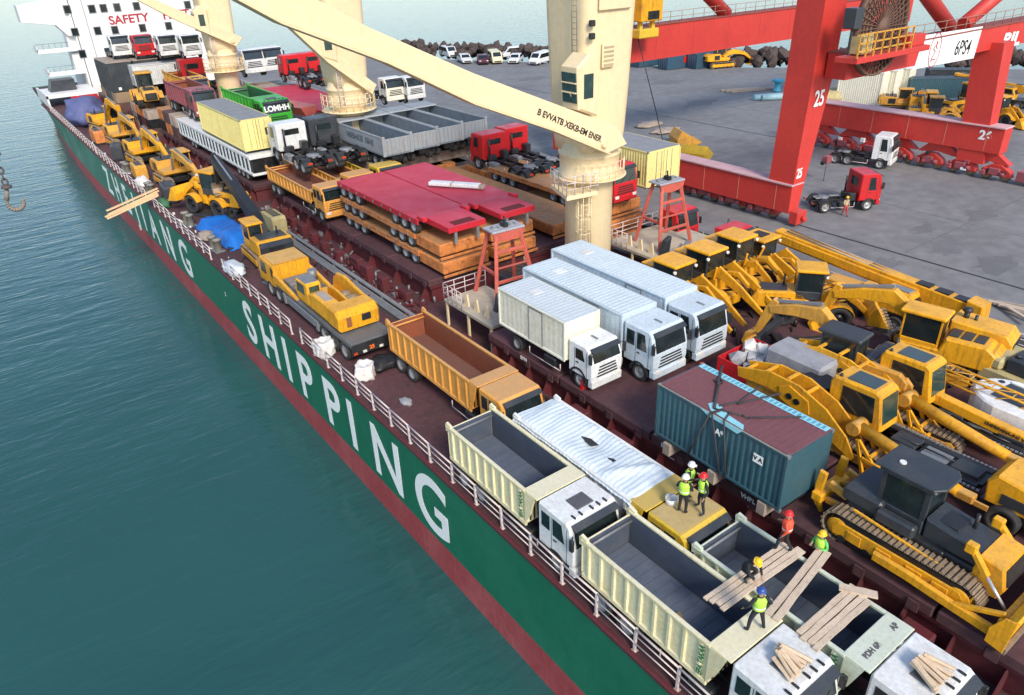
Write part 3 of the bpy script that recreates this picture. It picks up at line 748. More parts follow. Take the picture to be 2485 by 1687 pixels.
for h in (.35, .9, 1.5): mb.box(px0[0], px0[0]+(px1[0]-px0[0])*.72, GN-3.95, GN-3.86, px0[2]+h-.05, px0[2]+h+.05)
mb.build('platform_rail', yel2, pf)
mb = MB(); mb.box(px0[0]+1.2, px0[0]+2.6, GN-3.5, GN-2.3, px0[2], px0[2]+1.3, .05); mb.build('motor_housing', khaki, pf)
mb = MB(); mb.box(px0[0]+.2, px0[0]+1.2, GN-3.2, GN-2.2, px0[2]+1.8, px0[2]+3.2, .05); mb.bar((px0[0]+.6, GN-2.8, px0[2]), (px0[0]+.6, GN-2.8, px0[2]+1.9), .15, .15); mb.build('switch_box', dgrey, pf)
mb = MB(); mb.box(px1[0]-2.6, px1[0]-.2, GN-3.6, GN-2.15, px0[2]-.09, px0[2]+.75, .05); mb.build('drive_case', gred, pf)
# white sign board with emblem on the near girder, lettering
yb = GN-2.13
B = [on_y(*p, yb) for p in ((2218, 169), (2363, 142), (2386, 64), (2244, 86))]
mb = MB(); mb.slab([B[0], B[1], B[2], B[3]], .03); sb = mb.build('sign_board', whitep, gan)
ce = on_y(2269, 122, yb-.05); rr_ = 1.25
mb = MB(); mb.lathe([(rr_-.06, -.02), (rr_, -.02), (rr_, .02), (rr_-.06, .02)], 'y', 32, (0, 0, 0), close=True); mb.v = [(x*.72+ce[0], y+ce[1], z*1.15+ce[2]) for x, y, z in mb.v]
mb.tube([(ce[0]-.35, ce[1], ce[2]-.75), (ce[0]+.1, ce[1], ce[2]-.1), (ce[0]-.3, ce[1], ce[2]+.15), (ce[0]+.3, ce[1], ce[2]+.6)], .035, 4)
mb.tube([(ce[0]-.45, ce[1], ce[2]-.9), (ce[0], ce[1], ce[2]-.7), (ce[0]+.4, ce[1], ce[2]-.8)], .035, 4)
mb.tube([(ce[0]+.05, ce[1], ce[2]+.75), (ce[0]+.15, ce[1], ce[2]+.2), (ce[0]+.4, ce[1], ce[2]+.1)], .035, 4)
mb.build('emblem', redletter, sb)
letters('6PS4', 1.75, blackletter, sb, on_y(2337, 117, yb-.05), (1, 0, -.06), (.12, 0, 1), 'sign_lettering', .01, .85)
letters('BIL', 1.7, whitep, gan, on_y(2455, 97, yb-.012), (1, 0, -.02), (.15, 0, 1), 'lettering', .07, 1.7)
letters('25', 1.7, whitep, gan, (55.9, GN-.25, 10.3), (1, 0, 0), (0, 0, 1), 'leg_number', .04, .8)
letters('25', 1.2, whitep, gan, (55.05, GN-.06, 4.4), (1, 0, 0), (0, 0, 1), 'leg_number', .04, .62)
letters('26', 1.2, whitep, gan, on_x(2391, 330, 79.87), (0, -1, 0), (0, 0, 1), 'leg_number', .04, 1)
# yellow trolley hoist under the end of the far girder
tr = on_y(1572, 40, GFAR-3.6)
mb = MB(); mb.box(tr[0]-1.9, tr[0]+1.2, GFAR-4.6, GFAR-2.1, tr[2]-.4, tr[2]+3.5, .1); th_ = mb.build('trolley_cabin', yel, gan)
mb = MB(); mb.box(tr[0]-1.8, tr[0]+1.0, GFAR-4.4, GFAR-2.3, tr[2]-2.0, tr[2]-1.1, .1); mb.box(tr[0]-1.5, tr[0]-1.1, GFAR-4, GFAR-3.6, tr[2]-1.2, tr[2]-.3); mb.box(tr[0]+.3, tr[0]+.7, GFAR-4, GFAR-3.6, tr[2]-1.2, tr[2]-.3); mb.build('trolley_frame', mustard, gan)
mb = MB(); mb.box(tr[0]-1.0, tr[0]+.6, GFAR-4.66, GFAR-4.59, tr[2]-.2, tr[2]+.6); mb.build('trolley_window', glass, th_)
wl = on_y(1545, 90, GFAR-3.6)
mb = MB(); mb.tube([(tr[0]-1.3, GFAR-3.6, tr[2]-2.), (tr[0]-.6, GFAR-6, 6.), (tr[0]-.2, GFAR-8, .2)], .05, 5); mb.build('hoist_cable', blackp, gan)
mb = MB(); mb.box(66.1, 66.9, 51.6, 52.1, 1.7, 2.4) ; mb.cyl((66.5, 51.85, .0), (66.5, 51.85, 1.8), .1)
# ------------------------------------------------------------------ vehicle kit (local: +X forward, +Y left, front bumper at x = 0)
def wheel_meshes(r, w):
    def ty():
        mb = MB(); h = w/2
        mb.lathe([(r*.60, -h*.8), (r*.92, -h), (r, -h*.72), (r, -h*.2), (r*.975, -h*.12), (r*.975, h*.12), (r, h*.2), (r, h*.72), (r*.92, h), (r*.60, h*.8), (r*.58, 0)], 'y', 22, close=True)
        return mb.mesh('tyre', rubber)
    def ri():
        mb = MB(); h = w/2
        mb.lathe([(0, -h*.35), (r*.22, -h*.45), (r*.24, -h*.2), (r*.5, -h*.15), (r*.6, -h*.82), (r*.63, -h*.8), (r*.63, h*.8), (r*.6, h*.82), (r*.5, h*.15), (r*.24, h*.2), (r*.22, h*.45), (0, h*.35)], 'y', 18)
        return mb.mesh('rim', rimm)
    return shared(('ty', r, w), ty), shared(('ri', r, w), ri)
def wheel(p, x, y, r=.52, w=.32, z=None, dark=False):
    t, ri = wheel_meshes(r, w)
    o = link('wheel', t, p, (x, y, r if z is None else z), (0, random.uniform(0, 6), 0))
    k = link('rim', ri if not dark else shared(('rid', r, w), lambda: _dark(ri)), o)
    return o
def _dark(me):
    m = me.copy(); m.materials.clear(); m.materials.append(black); return m
def cab(t, m, W=2.48, L=2.15, z0=.95, top=3.0, visor=True, hatch=True, sleeper=False, roof=None, logo=None, rear_win=False):
    s = .26
    prof = [(-L, z0), (-.06, z0), (0, z0+.25), (0, z0+.95), (-s, top-.16), (-s-.22, top), (-L+.06, top), (-L, top-.08)]
    mb = MB(); mb.prism(prof, -W/2, W/2, .07); c = mb.build('cab', m, t)
    if roof:
        mb = MB(); mb.box(-L+.12, -s-.3, -W/2+.1, W/2-.1, top-.02, top+.012); mb.build('roof_panel', roof, c)
    hw = W/2
    P = lambda k, y, d=0: (-s*k+.004+d, y, z0+.95+(top-.16-z0-.95)*k)
    mb = MB(); mb.slab([P(.06, -hw+.13), P(.06, hw-.13), P(.97, hw-.17), P(.97, -hw+.17)], .015); mb.build('windscreen', glass, c)
    for y in (-.55, .25):
        mb = MB(); mb.bar(P(.08, y, .03), P(.42, y+.5, .03), .03, .02); mb.build('wiper', blackp, c)
    for sd in (-1, 1):
        y = sd*hw
        q = [(-.55, y, z0+.92), (-1.25, y, z0+.92), (-1.25, y, top-.28), (-.72, y, top-.28)]
        mb = MB(); mb.slab(q if sd > 0 else q[::-1], .014); mb.build('door_window', glass, c)
        if L > 2.0:
            q = [(-1.42, y, z0+1.0), (-L+.22, y, z0+1.0), (-L+.22, y, top-.32), (-1.42, y, top-.32)]
            mb = MB(); mb.slab(q if sd > 0 else q[::-1], .014); mb.build('quarter_window', glass, c)
        mb = MB(); mb.box(-1.2, -1.02, y-.02 if sd > 0 else y-.03, y+.03 if sd > 0 else y+.02, z0+.7, z0+.76); mb.build('door_handle', blackp, c)
        mb = MB()
        for xx in (-.42, -1.33): mb.box(xx-.012, xx+.012, min(y-sd*.02, y+sd*.006), max(y-sd*.02, y+sd*.006), z0+.05, top-.3)
        mb.build('door_gap', blackp, c)
        mb = MB(); a = R_(180); arch = [(-1.05+.66*math.cos(R_(q)), .52+.66*math.sin(R_(q))) for q in range(0, 181, 20)]+[(-1.05+.55*math.cos(R_(q)), .52+.55*math.sin(R_(q))) for q in range(180, -1, -20)]
        mb.prism(arch, y-sd*.35, y+sd*.03); mb.build('wheel_arch', blackp, c)
        mb = MB(); mb.box(-.12, .08, y+sd*.1-.07, y+sd*.1+.22*0+.07, z0+1.05, z0+1.6, .03); mb.bar((-.12, y-sd*.05, z0+1.62), (0, y+sd*.1, z0+1.58), .04, .04); mb.build('mirror', blackp, c)
        mb = MB(); yc = sd*(hw-.32); mb.box(-.03, .055, yc-.2, yc+.2, z0-.17, z0+.06, .03); mb.build('headlight', lamp, c)
    mb = MB(); mb.box(-.35, .04, -hw+.02, hw-.02, z0-.45, z0+.02, .06); mb.build('bumper', m, c)
    for i in range(4):
        mb = MB(); wd = hw-.35-.05*i; z = z0+.16+i*.17; mb.box(-.02, .025, -wd, wd, z, z+.09, .01); mb.build('grille_slot', blackp, c)
    if visor:
        mb = MB(); mb.prism([(-s+.16, top-.28), (-s+.24, top-.22), (-s-.02, top-.06), (-s-.08, top-.12)], -hw+.12, hw-.12); mb.build('sun_visor', dgrey, c)
    if hatch:
        mb = MB(); mb.box(-1.45, -.75, -.42, .42, top-.01, top+.05, .02); mb.build('roof_hatch', mat('hatch_dark', (.10, .10, .11), .5), c)
        for y in (-.8, -.45, .1, .45, .8):
            mb = MB(); mb.box(-s-.4, -s-.16, y-.04, y+.04, top-.02, top+.05, .01); mb.build('marker_lamp', blackp, c)
    if rear_win:
        mb = MB(); mb.box(-L-.015, -L+.01, -.6, .6, z0+1.15, top-.45, .02); mb.build('rear_window', glass, c)
    return c
def chassis(t, L, z=.85, fr=-1.05, axles=(), W=2.45, tank=True, dual=True, r=.52):
    mb = MB()
    for y in (-.42, .42): mb.box(-L, -.3, y-.05, y+.05, z-.14, z+.14, .01)
    k = 0
    for x in (-1.5, -3, -4.5, -6, -7.5, -9):
        if x > -L: mb.box(x-.06, x+.06, -.4, .4, z-.1, z+.1)
    c = mb.build('chassis_frame', black, t)
    for ax in axles:
        mb = MB(); mb.cyl((ax, -W/2+.3, r), (ax, W/2-.3, r), .11, n=8); mb.build('axle', black, c)
    if tank:
        for sd in (-1, 1):
            mb = MB(); mb.box(-3.7, -2.7, sd*.95-.26, sd*.95+.26, .42, .95, .08); mb.build('fuel_tank', steel if sd > 0 else blackp, c)
            mb = MB(); mb.tube([(-4.9, sd*1.18, .85), (-4.9, sd*1.18, .45), (-2.3, sd*1.18, .45), (-2.3, sd*1.18, .85)], .03, 5); mb.build('side_guard', railm, c)
    return c
def tipper(label, x, y, z=0, rz=-90, m=cream, inner=bluegrey, cabm=white, bl=5.9, group=None, eight=False, tarped=False, ledgem=None, name='dump_truck', ribs=9, top=3.0, logo=None, roof=None, rim=True, cat='truck', hatch=True):
    t = thing(name, label, cat, (x, y, z), R_(rz), group)
    cl = 2.2; x1 = -cl-.75; x0 = x1-bl; W = 2.5; L = cl+.75+bl; zf = 1.42; h = top
    cab(t, cabm, roof=roof, hatch=hatch)
    axl = [-1.05]+([-2.9] if eight else [])+[x0+2.35, x0+1.0]
    chassis(t, L-.2, axles=axl, tank=True)
    for i, ax in enumerate(axl):
        fr = i < (2 if eight else 1)
        for sd in (-1, 1): wheel(t, ax, sd*(1.06 if fr else .97), .52, .32 if fr else .58)
    for ax in axl[-2:]:
        for sd in (-1, 1):
            mb = MB(); mb.prism([(ax-.6, 1.12), (ax+.6, 1.12), (ax+.6, 1.16), (ax-.6, 1.16)], sd*.7, sd*1.25); mb.build('mudguard', black, t)
    b = link('tipper_body', None, t)
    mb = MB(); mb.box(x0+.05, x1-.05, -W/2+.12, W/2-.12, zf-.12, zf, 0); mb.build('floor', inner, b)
    mb = MB()
    for q in np.arange(x0+.3, x1, .42): mb.box(q, q+.02, -W/2+.14, W/2-.14, zf, zf+.012)
    mb.build('floor_wear_strip', mat('wear_strip', (.10, .12, .15), .6) if inner is bluegrey else inner, b)
    for sd in (-1, 1):
        y_ = sd*(W/2-.04)
        mb = MB(); mb.box(x0, x1, min(y_, y_-sd*.03), max(y_, y_-sd*.03), zf-.12, h-.1); sp_ = mb.build('side_panel', m, b)
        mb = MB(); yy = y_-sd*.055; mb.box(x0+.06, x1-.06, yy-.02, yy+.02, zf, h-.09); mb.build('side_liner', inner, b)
        mb = MB(); mb.box(x0-.05, x1, y_-.09, y_+.07, h-.12, h, .02); mb.build('top_rail', m, sp_)
        mb = MB(); mb.box(x0, x1, min(y_-sd*.05, y_+sd*.06), max(y_-sd*.05, y_+sd*.06), zf-.3, zf-.08, .02); mb.build('bottom_rail', m, sp_)
        rb = shared(('rib', h, m.name), lambda: MB().prism([(-.09, 0), (.09, 0), (.05, .075), (-.05, .075)], zf-.1, h-.121, 0, 'xy').mesh('rib', m))
        for i in range(ribs):
            xx = x0+.35+i*(bl-.7)/(ribs-1)
            link('rib', rb, sp_, (xx, y_, 0), (0, 0, 0 if sd > 0 else PI))
    mb = MB(); mb.box(x0-.08, x0, -W/2+.02, W/2-.02, zf-.1, h-.22, .02); mb.box(x0-.12, x0-.081, -W/2+.1, W/2-.1, zf+.6, zf+.75, .02)
    tg = mb.build('tailgate', m, b)
    mb = MB(); mb.box(x0+.001, x0+.04, -W/2+.13, W/2-.13, zf, h-.24); mb.build('tailgate_liner', inner, tg)
    mb = MB(); mb.cyl((x0+.12, -W/2+.1, h-.42), (x0+.12, W/2-.1, h-.42), .06, n=8); mb.build('cross_bar', m if inner is rustin else steel, tg)
    for sd in (-1, 1):
        mb = MB(); mb.prism([(x0-.14, h-.35), (x0+.3, h-.2), (x0+.28, h+.1), (x0-.05, h+.16), (x0-.16, h+.02)], sd*(W/2-.1), sd*(W/2+.03), .02); mb.build('hinge_ear', m, tg)
        mb = MB(); mb.box(x0-.1, x0-.05, sd*1.0-.16, sd*1.0+.16, .95, 1.1); mb.build('tail_lamp', tail, t)
    mb = MB(); mb.box(x1, x1+.06, -W/2+.01, W/2-.01, zf-.1, h-.06); mb.build('headboard', ledgem or m, b)
    mb = MB(); mb.box(x1-.03, x1-.005, -W/2+.15, W/2-.15, zf, h-.1); mb.build('headboard_liner', inner, b)
    for sd in (-1, 1):
        mb = MB(); mb.prism([(x1-.02, zf-.1), (x1+.3, zf+.5), (x1+.62, h-.06), (x1-.02, h-.06)], sd*(W/2-.06), sd*(W/2+.03), 0); mb.build('front_bracket', ledgem or m, b)
    mb = MB(); mb.box(x1-.1, x1+.78, -W/2-.02, W/2+.02, h-.055, h+.012, .02); mb.build('canopy_ledge', ledgem or m, b)
    mb = MB()
    for q in range(12): mb.box(x1+.06, x1+.12, -W/2+.15+q*.2, -W/2+.2+q*.2, zf, h-.1)
    mb.build('headboard_stiffener', black, b)
    if tarped:
        mb = MB(); nx, ny = 170, 18; vs_ = []; fs = []
        random.seed(5)
        ph = [random.uniform(0, 6) for _ in range(8)]
        for i in range(nx):
            for j in range(ny):
                u, v = i/(nx-1), j/(ny-1); X = x0-.1+(bl+.35)*u; Y = -W/2-.1+(W+.2)*v
                e = min(u, 1-u)*8; e2 = min(v, 1-v)*5
                Z = h+.08+.013*math.sin(X*26+.8*math.sin(Y*2.3)+.5*math.sin(X*3))+.02*math.sin(X*5+1.5*math.sin(Y*1.7))+.035*math.sin(X*1.3+ph[0])*math.sin(Y*2.2+ph[1])-.22*(1-min(1, e2*1.6))-.12*(1-min(1, e*1.6))
                Z -= .22*math.exp(-((X-(x0+bl*.52))**2*1.2+(Y-.25)**2*3)); Z += .12*math.exp(-((X-(x0+bl*.83)-Y*.5)**2*14))*min(1, e2)
                vs_.append((X, Y, Z))
        for i in range(nx-1):
            for j in range(ny-1): fs.append((i*ny+j, (i+1)*ny+j, (i+1)*ny+j+1, i*ny+j+1))
        mb.add(vs_, fs, True); tp = mb.build('tarpaulin', tarp, t)
        for (a, c_, s_) in ((.52, .1, .5), (.3, -.1, .28), (.12, .2, .22)):
            mb = MB(); cx_ = x0+bl*(1-a)
            mb.prism([(cx_-s_, c_-.05), (cx_-s_*.2, c_+.3*s_), (cx_+s_*.9, c_+.1), (cx_+s_*.6, c_-.35*s_), (cx_-.2*s_, c_-.3*s_)], h+.02, h+.06 if a < .5 else h-.02, 0, 'xy'); mb.build('torn_hole', black, tp)
    return t
def tractor(label, x, y, z=0, rz=-90, m=red, group=None, L=6.2, top=3.1, name='tractor_unit', rear_win=True, sleeper=2.0, axn=2):
    t = thing(name, label, 'truck', (x, y, z), R_(rz), group)
    cab(t, m, L=sleeper, top=top, hatch=False, rear_win=rear_win)
    ax = [-1.05, -L+1.9, -L+.6] if axn == 2 else [-1.05, -L+1.1]
    chassis(t, L, axles=ax, tank=True)
    for i, a in enumerate(ax):
        for sd in (-1, 1): wheel(t, a, sd*(1.05 if i == 0 else .96), .52, .32 if i == 0 else .58)
    for a in ax[1:]:
        for sd in (-1, 1):
            mb = MB(); arc = [(a+.64*math.cos(R_(q)), .52+.64*math.sin(R_(q))) for q in range(15, 166, 15)]
            mb.prism(arc+[(p[0], p[1]-.05) for p in arc[::-1]], sd*.66, sd*1.27); mb.build('mudguard', blackp, t)
    mb = MB(); mb.lathe([(0, 1.22), (.48, 1.22), (.5, 1.18), (.5, 1.05), (0, 1.05)], n=20, at=(-L+1.3, 0, 0)); mb.box(-L+.5, -L+1.1, -.35, -.12, 1.05, 1.18, .03); mb.box(-L+.5, -L+1.1, .12, .35, 1.05, 1.18, .03); mb.build('fifth_wheel', steel, t)
    mb = MB(); mb.box(-sleeper-.75, -sleeper-.1, -.95, -.4, .9, 1.6, .06); mb.build('air_tank', blackp, t)
    mb = MB(); mb.cyl((-sleeper-.3, .8, 1.3), (-sleeper-.3, .8, 2.7), .08); mb.build('exhaust_pipe', blackp, t)
    mb = MB(); mb.box(-sleeper-.6, -sleeper-.15, .2, .95, .9, 1.35, .06); mb.build('battery_box', blackp, t)
    for sd in (-1, 1):
        mb = MB(); mb.box(-L-.04, -L+.02, sd*.8-.18, sd*.8+.18, .78, .92); mb.build('tail_lamp', tail, t)
    return t
def corr(mb, x0, x1, y, z0, z1, sd, pitch=.28, d=.036):
    """corrugated sheet in an x-z plane facing sd*Y"""
    xs = []; n = max(2, int((x1-x0)/pitch)); p = (x1-x0)/n
    for i in range(n):
        a = x0+i*p; xs += [(a, 0), (a+p*.3, 0), (a+p*.45, d), (a+p*.85, d)]
    xs.append((x1, 0)); v = []; f = []
    for a, b in xs: v += [(a, y-sd*b, z0), (a, y-sd*b, z1)]
    for i in range(len(xs)-1):
        q = (2*i, 2*i+2, 2*i+3, 2*i+1); f.append(q if sd < 0 else q[::-1])
    mb.add(v, f)
def box_body(t, x0, x1, W, z0, z1, side, roofm, door=True, corrug=True, endm=None, ridges=True, dep=.036):
    """closed cargo box under thing t: side panels, roof, ends with doors"""
    b = link('cargo_box', None, t)
    for sd in (-1, 1):
        mb = MB(); y = sd*W/2
        if corrug: corr(mb, x0+.06, x1-.06, y, z0+.08, z1-.08, sd, .28 if dep > .02 else .4, dep)
        mb.box(x0+.04, x1-.04, min(y-sd*.05, y-sd*.09), max(y-sd*.05, y-sd*.09), z0, z1-.02); s_ = mb.build('side_panel', side, b)
        mb = MB(); mb.box(x0, x1, y-.05, y+.03, z1-.1, z1, .015); mb.box(x0, x1, y-.05, y+.03, z0-.04, z0+.09, .015)
        for xx in (x0, x1-.1): mb.box(xx, xx+.1, y-.05, y+.035, z0+.09, z1-.1)
        mb.build('corner_frame', side, s_)
    mb = MB(); mb.box(x0+.05, x1-.05, -W/2+.06, W/2-.06, z1-.05, z1+.004)
    rf = mb.build('roof', roofm, b)
    if ridges:
        mb = MB()
        for q in np.arange(x0+.25, x1-.1, .3): mb.box(q, q+.09, -W/2+.1, W/2-.1, z1+.004, z1+.018)
        mb.build('roof_ridge', roofm, rf)
    mb = MB(); mb.box(x1-.09, x1-.01, -W/2+.04, W/2-.04, z0+.02, z1-.05); mb.build('front_wall', endm or side, b)
    for sd in (-1, 1):
        mb = MB(); mb.box(x0+.0, x0+.05, min(sd*.02, sd*(W/2-.06)), max(sd*.02, sd*(W/2-.06)), z0+.06, z1-.1, .015); d = mb.build('rear_door', endm or side, b)
        for yy in (.3, .85):
            mb = MB(); mb.cyl((x0-.03, sd*yy, z0+.1), (x0-.03, sd*yy, z1-.15), .022, n=6); mb.build('lock_rod', steel, d)
    mb = MB(); mb.box(x0, x0+.09, -W/2+.05, W/2-.05, z0-.04, z0+.05); mb.box(x0, x0+.09, -W/2+.05, W/2-.05, z1-.09, z1); mb.build('end_frame', endm or side, b)
    return b
def boxtruck(label, x, y, z, rz, boxm, roofm, cabm, bl, bz1, W=2.4, ctop=2.9, heavy=True, door=True, group=None):
    t = thing('box_truck', label, 'truck', (x, y, z), R_(rz), group)
    cl = 2.2 if heavy else 1.8
    c = cab(t, cabm, W=W if heavy else 2.1, L=cl, top=ctop, z0=.95 if heavy else .75, hatch=False)
    mb = MB(); mb.box(-1.25, -.75, -.05, .05, ctop, ctop+.06); mb.build('roof_handle', steel, c)
    x1 = -cl-.12; x0 = x1-bl; L = cl+bl
    ax = [-1.05, x0+1.9, x0+.75] if heavy else [-.95, x0+1.5]
    chassis(t, L, axles=ax)
    r = .52 if heavy else .45
    for i, a in enumerate(ax):
        for sd in (-1, 1): wheel(t, a, sd*((W/2-.2) if i == 0 and heavy else .9), r, .3 if i == 0 else .5)
    b = box_body(t, x0, x1, W, 1.2, bz1, boxm, roofm, dep=.006)
    mb = MB(); xx = x1-2.4; mb.box(xx-.55, xx+.55, -W/2-.035, -W/2-.004, 1.35, bz1-.2, .01); d = mb.build('side_door', boxm, b)
    mb = MB(); mb.box(xx-.6, xx-.55, -W/2-.05, -W/2-.002, 1.3, bz1-.15); mb.box(xx+.55, xx+.6, -W/2-.05, -W/2-.002, 1.3, bz1-.15); mb.box(xx-.55, xx+.55, -W/2-.05, -W/2-.002, bz1-.2, bz1-.15); mb.build('door_frame', steel, d)
    mb = MB(); mb.box(x0+1.6, x0+2.2, -.35, .35, bz1+.01, bz1+.06, .02); mb.build('roof_vent', white, b)
    return t
def container(label, x, y, z, rz, L, W, H, side, roofm, endm=None, group=None, name='shipping_container', rot=None):
    t = thing(name, label, 'container', (x, y, z), R_(rz), group)
    box_body(t, -L/2, L/2, W, .12, H, side, roofm, endm=endm)
    mb = MB(); mb.box(-L/2+.02, L/2-.02, -W/2+.04, W/2-.04, 0, .12); mb.build('floor_frame', black, t)
    mb = MB()
    for sx in (-1, 1):
        for sy in (-1, 1):
            for zz in (0, H-.12):
                mb.box(sx*(L/2)-.12 if sx > 0 else -L/2-.02, (L/2+.02) if sx > 0 else -L/2+.12, sy*(W/2)-.12 if sy > 0 else -W/2-.035, (W/2+.035) if sy > 0 else -W/2+.12, zz-.005, zz+.125)
    tag_ = mb.build('corner_castings', steel, t); tag_['kind'] = 'stuff'
    return t

# ------------------------------------------------------------------ construction machines
def machine_cab(t, m, x0, x1, y0, y1, z0, z1, roof=None, slope=.12, gl=glass, post=.07, name='cab'):
    """glazed cab: roof slab, corner posts, glass faces, lower panel"""
    c = link(name, None, t)
    zm = z0+(z1-z0)*.3
    fr = MB()
    fr.box(x0, x1, y0, y1, z0, zm, .04)
    for (x, y) in ((x0, y0), (x1, y0), (x0, y1), (x1, y1)):
        sx = 1 if x == x0 else -1; sy = 1 if y == y0 else -1
        fr.box(min(x, x+sx*post), max(x, x+sx*post), min(y, y+sy*post), max(y, y+sy*post), zm, z1-.08)
    fr.build('lower_panel', m, c)
    mb = MB(); mb.box(x0-.12, x1+.18, y0-.1, y1+.1, z1-.08, z1+.1, .07); rf = mb.build('roof', roof or m, c)
    g = .02
    for nm, q in (('front_window', (x1-g-.02, x1-g, y0+post, y1-post)), ('rear_window', (x0+g, x0+g+.02, y0+post, y1-post)), ('side_window', (x0+post, x1-post, y0+g, y0+g+.02)), ('side_window', (x0+post, x1-post, y1-g-.02, y1-g))):
        mb = MB(); mb.box(q[0], q[1], q[2], q[3], zm+.01, z1-.09); mb.build(nm, gl, c)
    mb = MB(); mb.box((x0+x1)/2-.25, (x0+x1)/2+.25, (y0+y1)/2-.25, (y0+y1)/2+.25, zm-.1, zm+.35, .06); mb.build('seat', blackp, c)
    return c
def arm_plate(mb, pts, wid, y0, y1):
    """bent boom plate: centre line of (x, z) with a width per point"""
    n = len(pts); up = []; dn = []
    for i, (x, z) in enumerate(pts):
        a = Vector(pts[max(0, i-1)]); b = Vector(pts[min(n-1, i+1)]); d = (b-a).normalized(); nn = Vector((-d.y, d.x))*wid[i]/2
        up.append((x+nn.x, z+nn.y)); dn.append((x-nn.x, z-nn.y))
    mb.prism(up+dn[::-1], y0, y1, .03)
def loader(label, x, y, z=0, rz=-90, m=yel, group=None, bucket=True, raise_=0., canopy=None, tail_fin=False):
    """articulated wheel loader; origin under the machine's middle"""
    t = thing('wheel_loader', label, 'loader', (x, y, z), R_(rz), group)
    for ax in (1.5, -1.5):
        for sd in (-1, 1): wheel(t, ax, sd*1.0, .72, .55, dark=True)
        mb = MB(); mb.cyl((ax, -.8, .72), (ax, .8, .72), .2); mb.build('axle', black, t)
        for sd in (-1, 1):
            mb = MB(); arc = [(ax+.86*math.cos(R_(q)), .72+.86*math.sin(R_(q))) for q in range(20, 161, 20)]
            mb.prism(arc+[(p[0], p[1]-.06) for p in arc[::-1]], sd*.72, sd*1.28); mb.build('mudguard', m, t)
    mb = MB(); mb.prism([(-3.3, .9), (-.2, .75), (-.2, 1.5), (-.6, 1.9), (-1.0, 2.0), (-3.1, 1.85), (-3.4, 1.4)], -.72, .72, .08); hd = mb.build('engine_hood', m, t)
    mb = MB(); mb.box(-3.44, -3.3, -.55, .55, 1.0, 1.65, .03); mb.build('radiator_grille', blackp, hd)
    mb = MB(); mb.box(-2.9, -1.4, -.5, .5, 1.93, 1.99, .02); mb.build('hood_vent', dgrey, hd)
    mb = MB(); mb.cyl((-1.6, .3, 1.9), (-1.6, .3, 2.6), .06); mb.build('exhaust_pipe', blackp, hd)
    mb = MB(); mb.box(.1, 2.0, -.5, .5, .6, 1.25, .06); mb.box(.3, 1.1, -.62, .62, .7, 2.0, .06); mb.build('front_frame', m, t)
    machine_cab(t, dgrey, -1.0, .45, -.72, .72, 1.55, 3.3, roof=m)
    for sd in (-1, 1):
        mb = MB(); arm_plate(mb, [(.7, 1.95), (1.6, 1.95+raise_*.5), (2.5, 1.2+raise_*.8), (3.1, .55+raise_)] if bucket else [(.45, 1.9), (1.2, 2.45), (2.6, 1.85), (4.2, .95)], [.35, .42, .34, .3] if bucket else [.4, .68, .5, .26], sd*.55-.07, sd*.55+.07); mb.build('lift_arm', m, t)
        mb = MB(); mb.bar((.9, sd*.32, 1.1), (2.2, sd*.32, 1.35+raise_*.7), .12, .12); mb.build('lift_cylinder', blackp, t)
    for k in (-.2, .2):
        mb = MB(); mb.tube([(.3, k, 1.9), (.9, k*1.5, 2.3), (1.6, k*2.2, 2.0), (2.4, k*2.2, 1.5)], .035, 5); mb.build('hydraulic_hose', blackp, t)
    for sd in (-1, 1):
        mb = MB(); mb.box(-2.6, -1.2, min(sd*.72, sd*.735), max(sd*.72, sd*.735), 1.2, 1.6); mb.build('side_louvre', blackp, hd)
        mb = MB(); mb.cyl((.5, sd*.8, 3.05), (.62, sd*.8, 3.05), .09); mb.build('work_lamp', lamp, t)
    mb = MB(); arm_plate(mb, [(1.3, 2.3), (2.0, 2.1+raise_*.6), (2.7, 1.5+raise_*.9)], [.2, .3, .2], -.08, .08); mb.build('bell_crank', m, t)
    if bucket:
        r = raise_
        sec = [(3.0, .25+r), (3.9, .12+r), (4.2, .12+r), (3.9, .2+r), (3.3, .35+r), (3.12, .75+r), (3.4, 1.25+r), (3.32, 1.3+r), (2.98, .8+r)]
        mb = MB(); mb.prism(sec, -1.35, 1.35, .01)
        for sd in (-1, 1): mb.prism([(3.0, .25+r), (4.1, .12+r), (3.4, 1.25+r), (3.0, .8+r)], sd*1.35, sd*1.40)
        bk = mb.build('bucket', m, t)
        for q in range(7):
            mb = MB(); mb.box(4.1, 4.4, -1.25+q*.4, -1.12+q*.4, .1+r, .17+r); mb.build('bucket_tooth', trackm, bk)
    return t
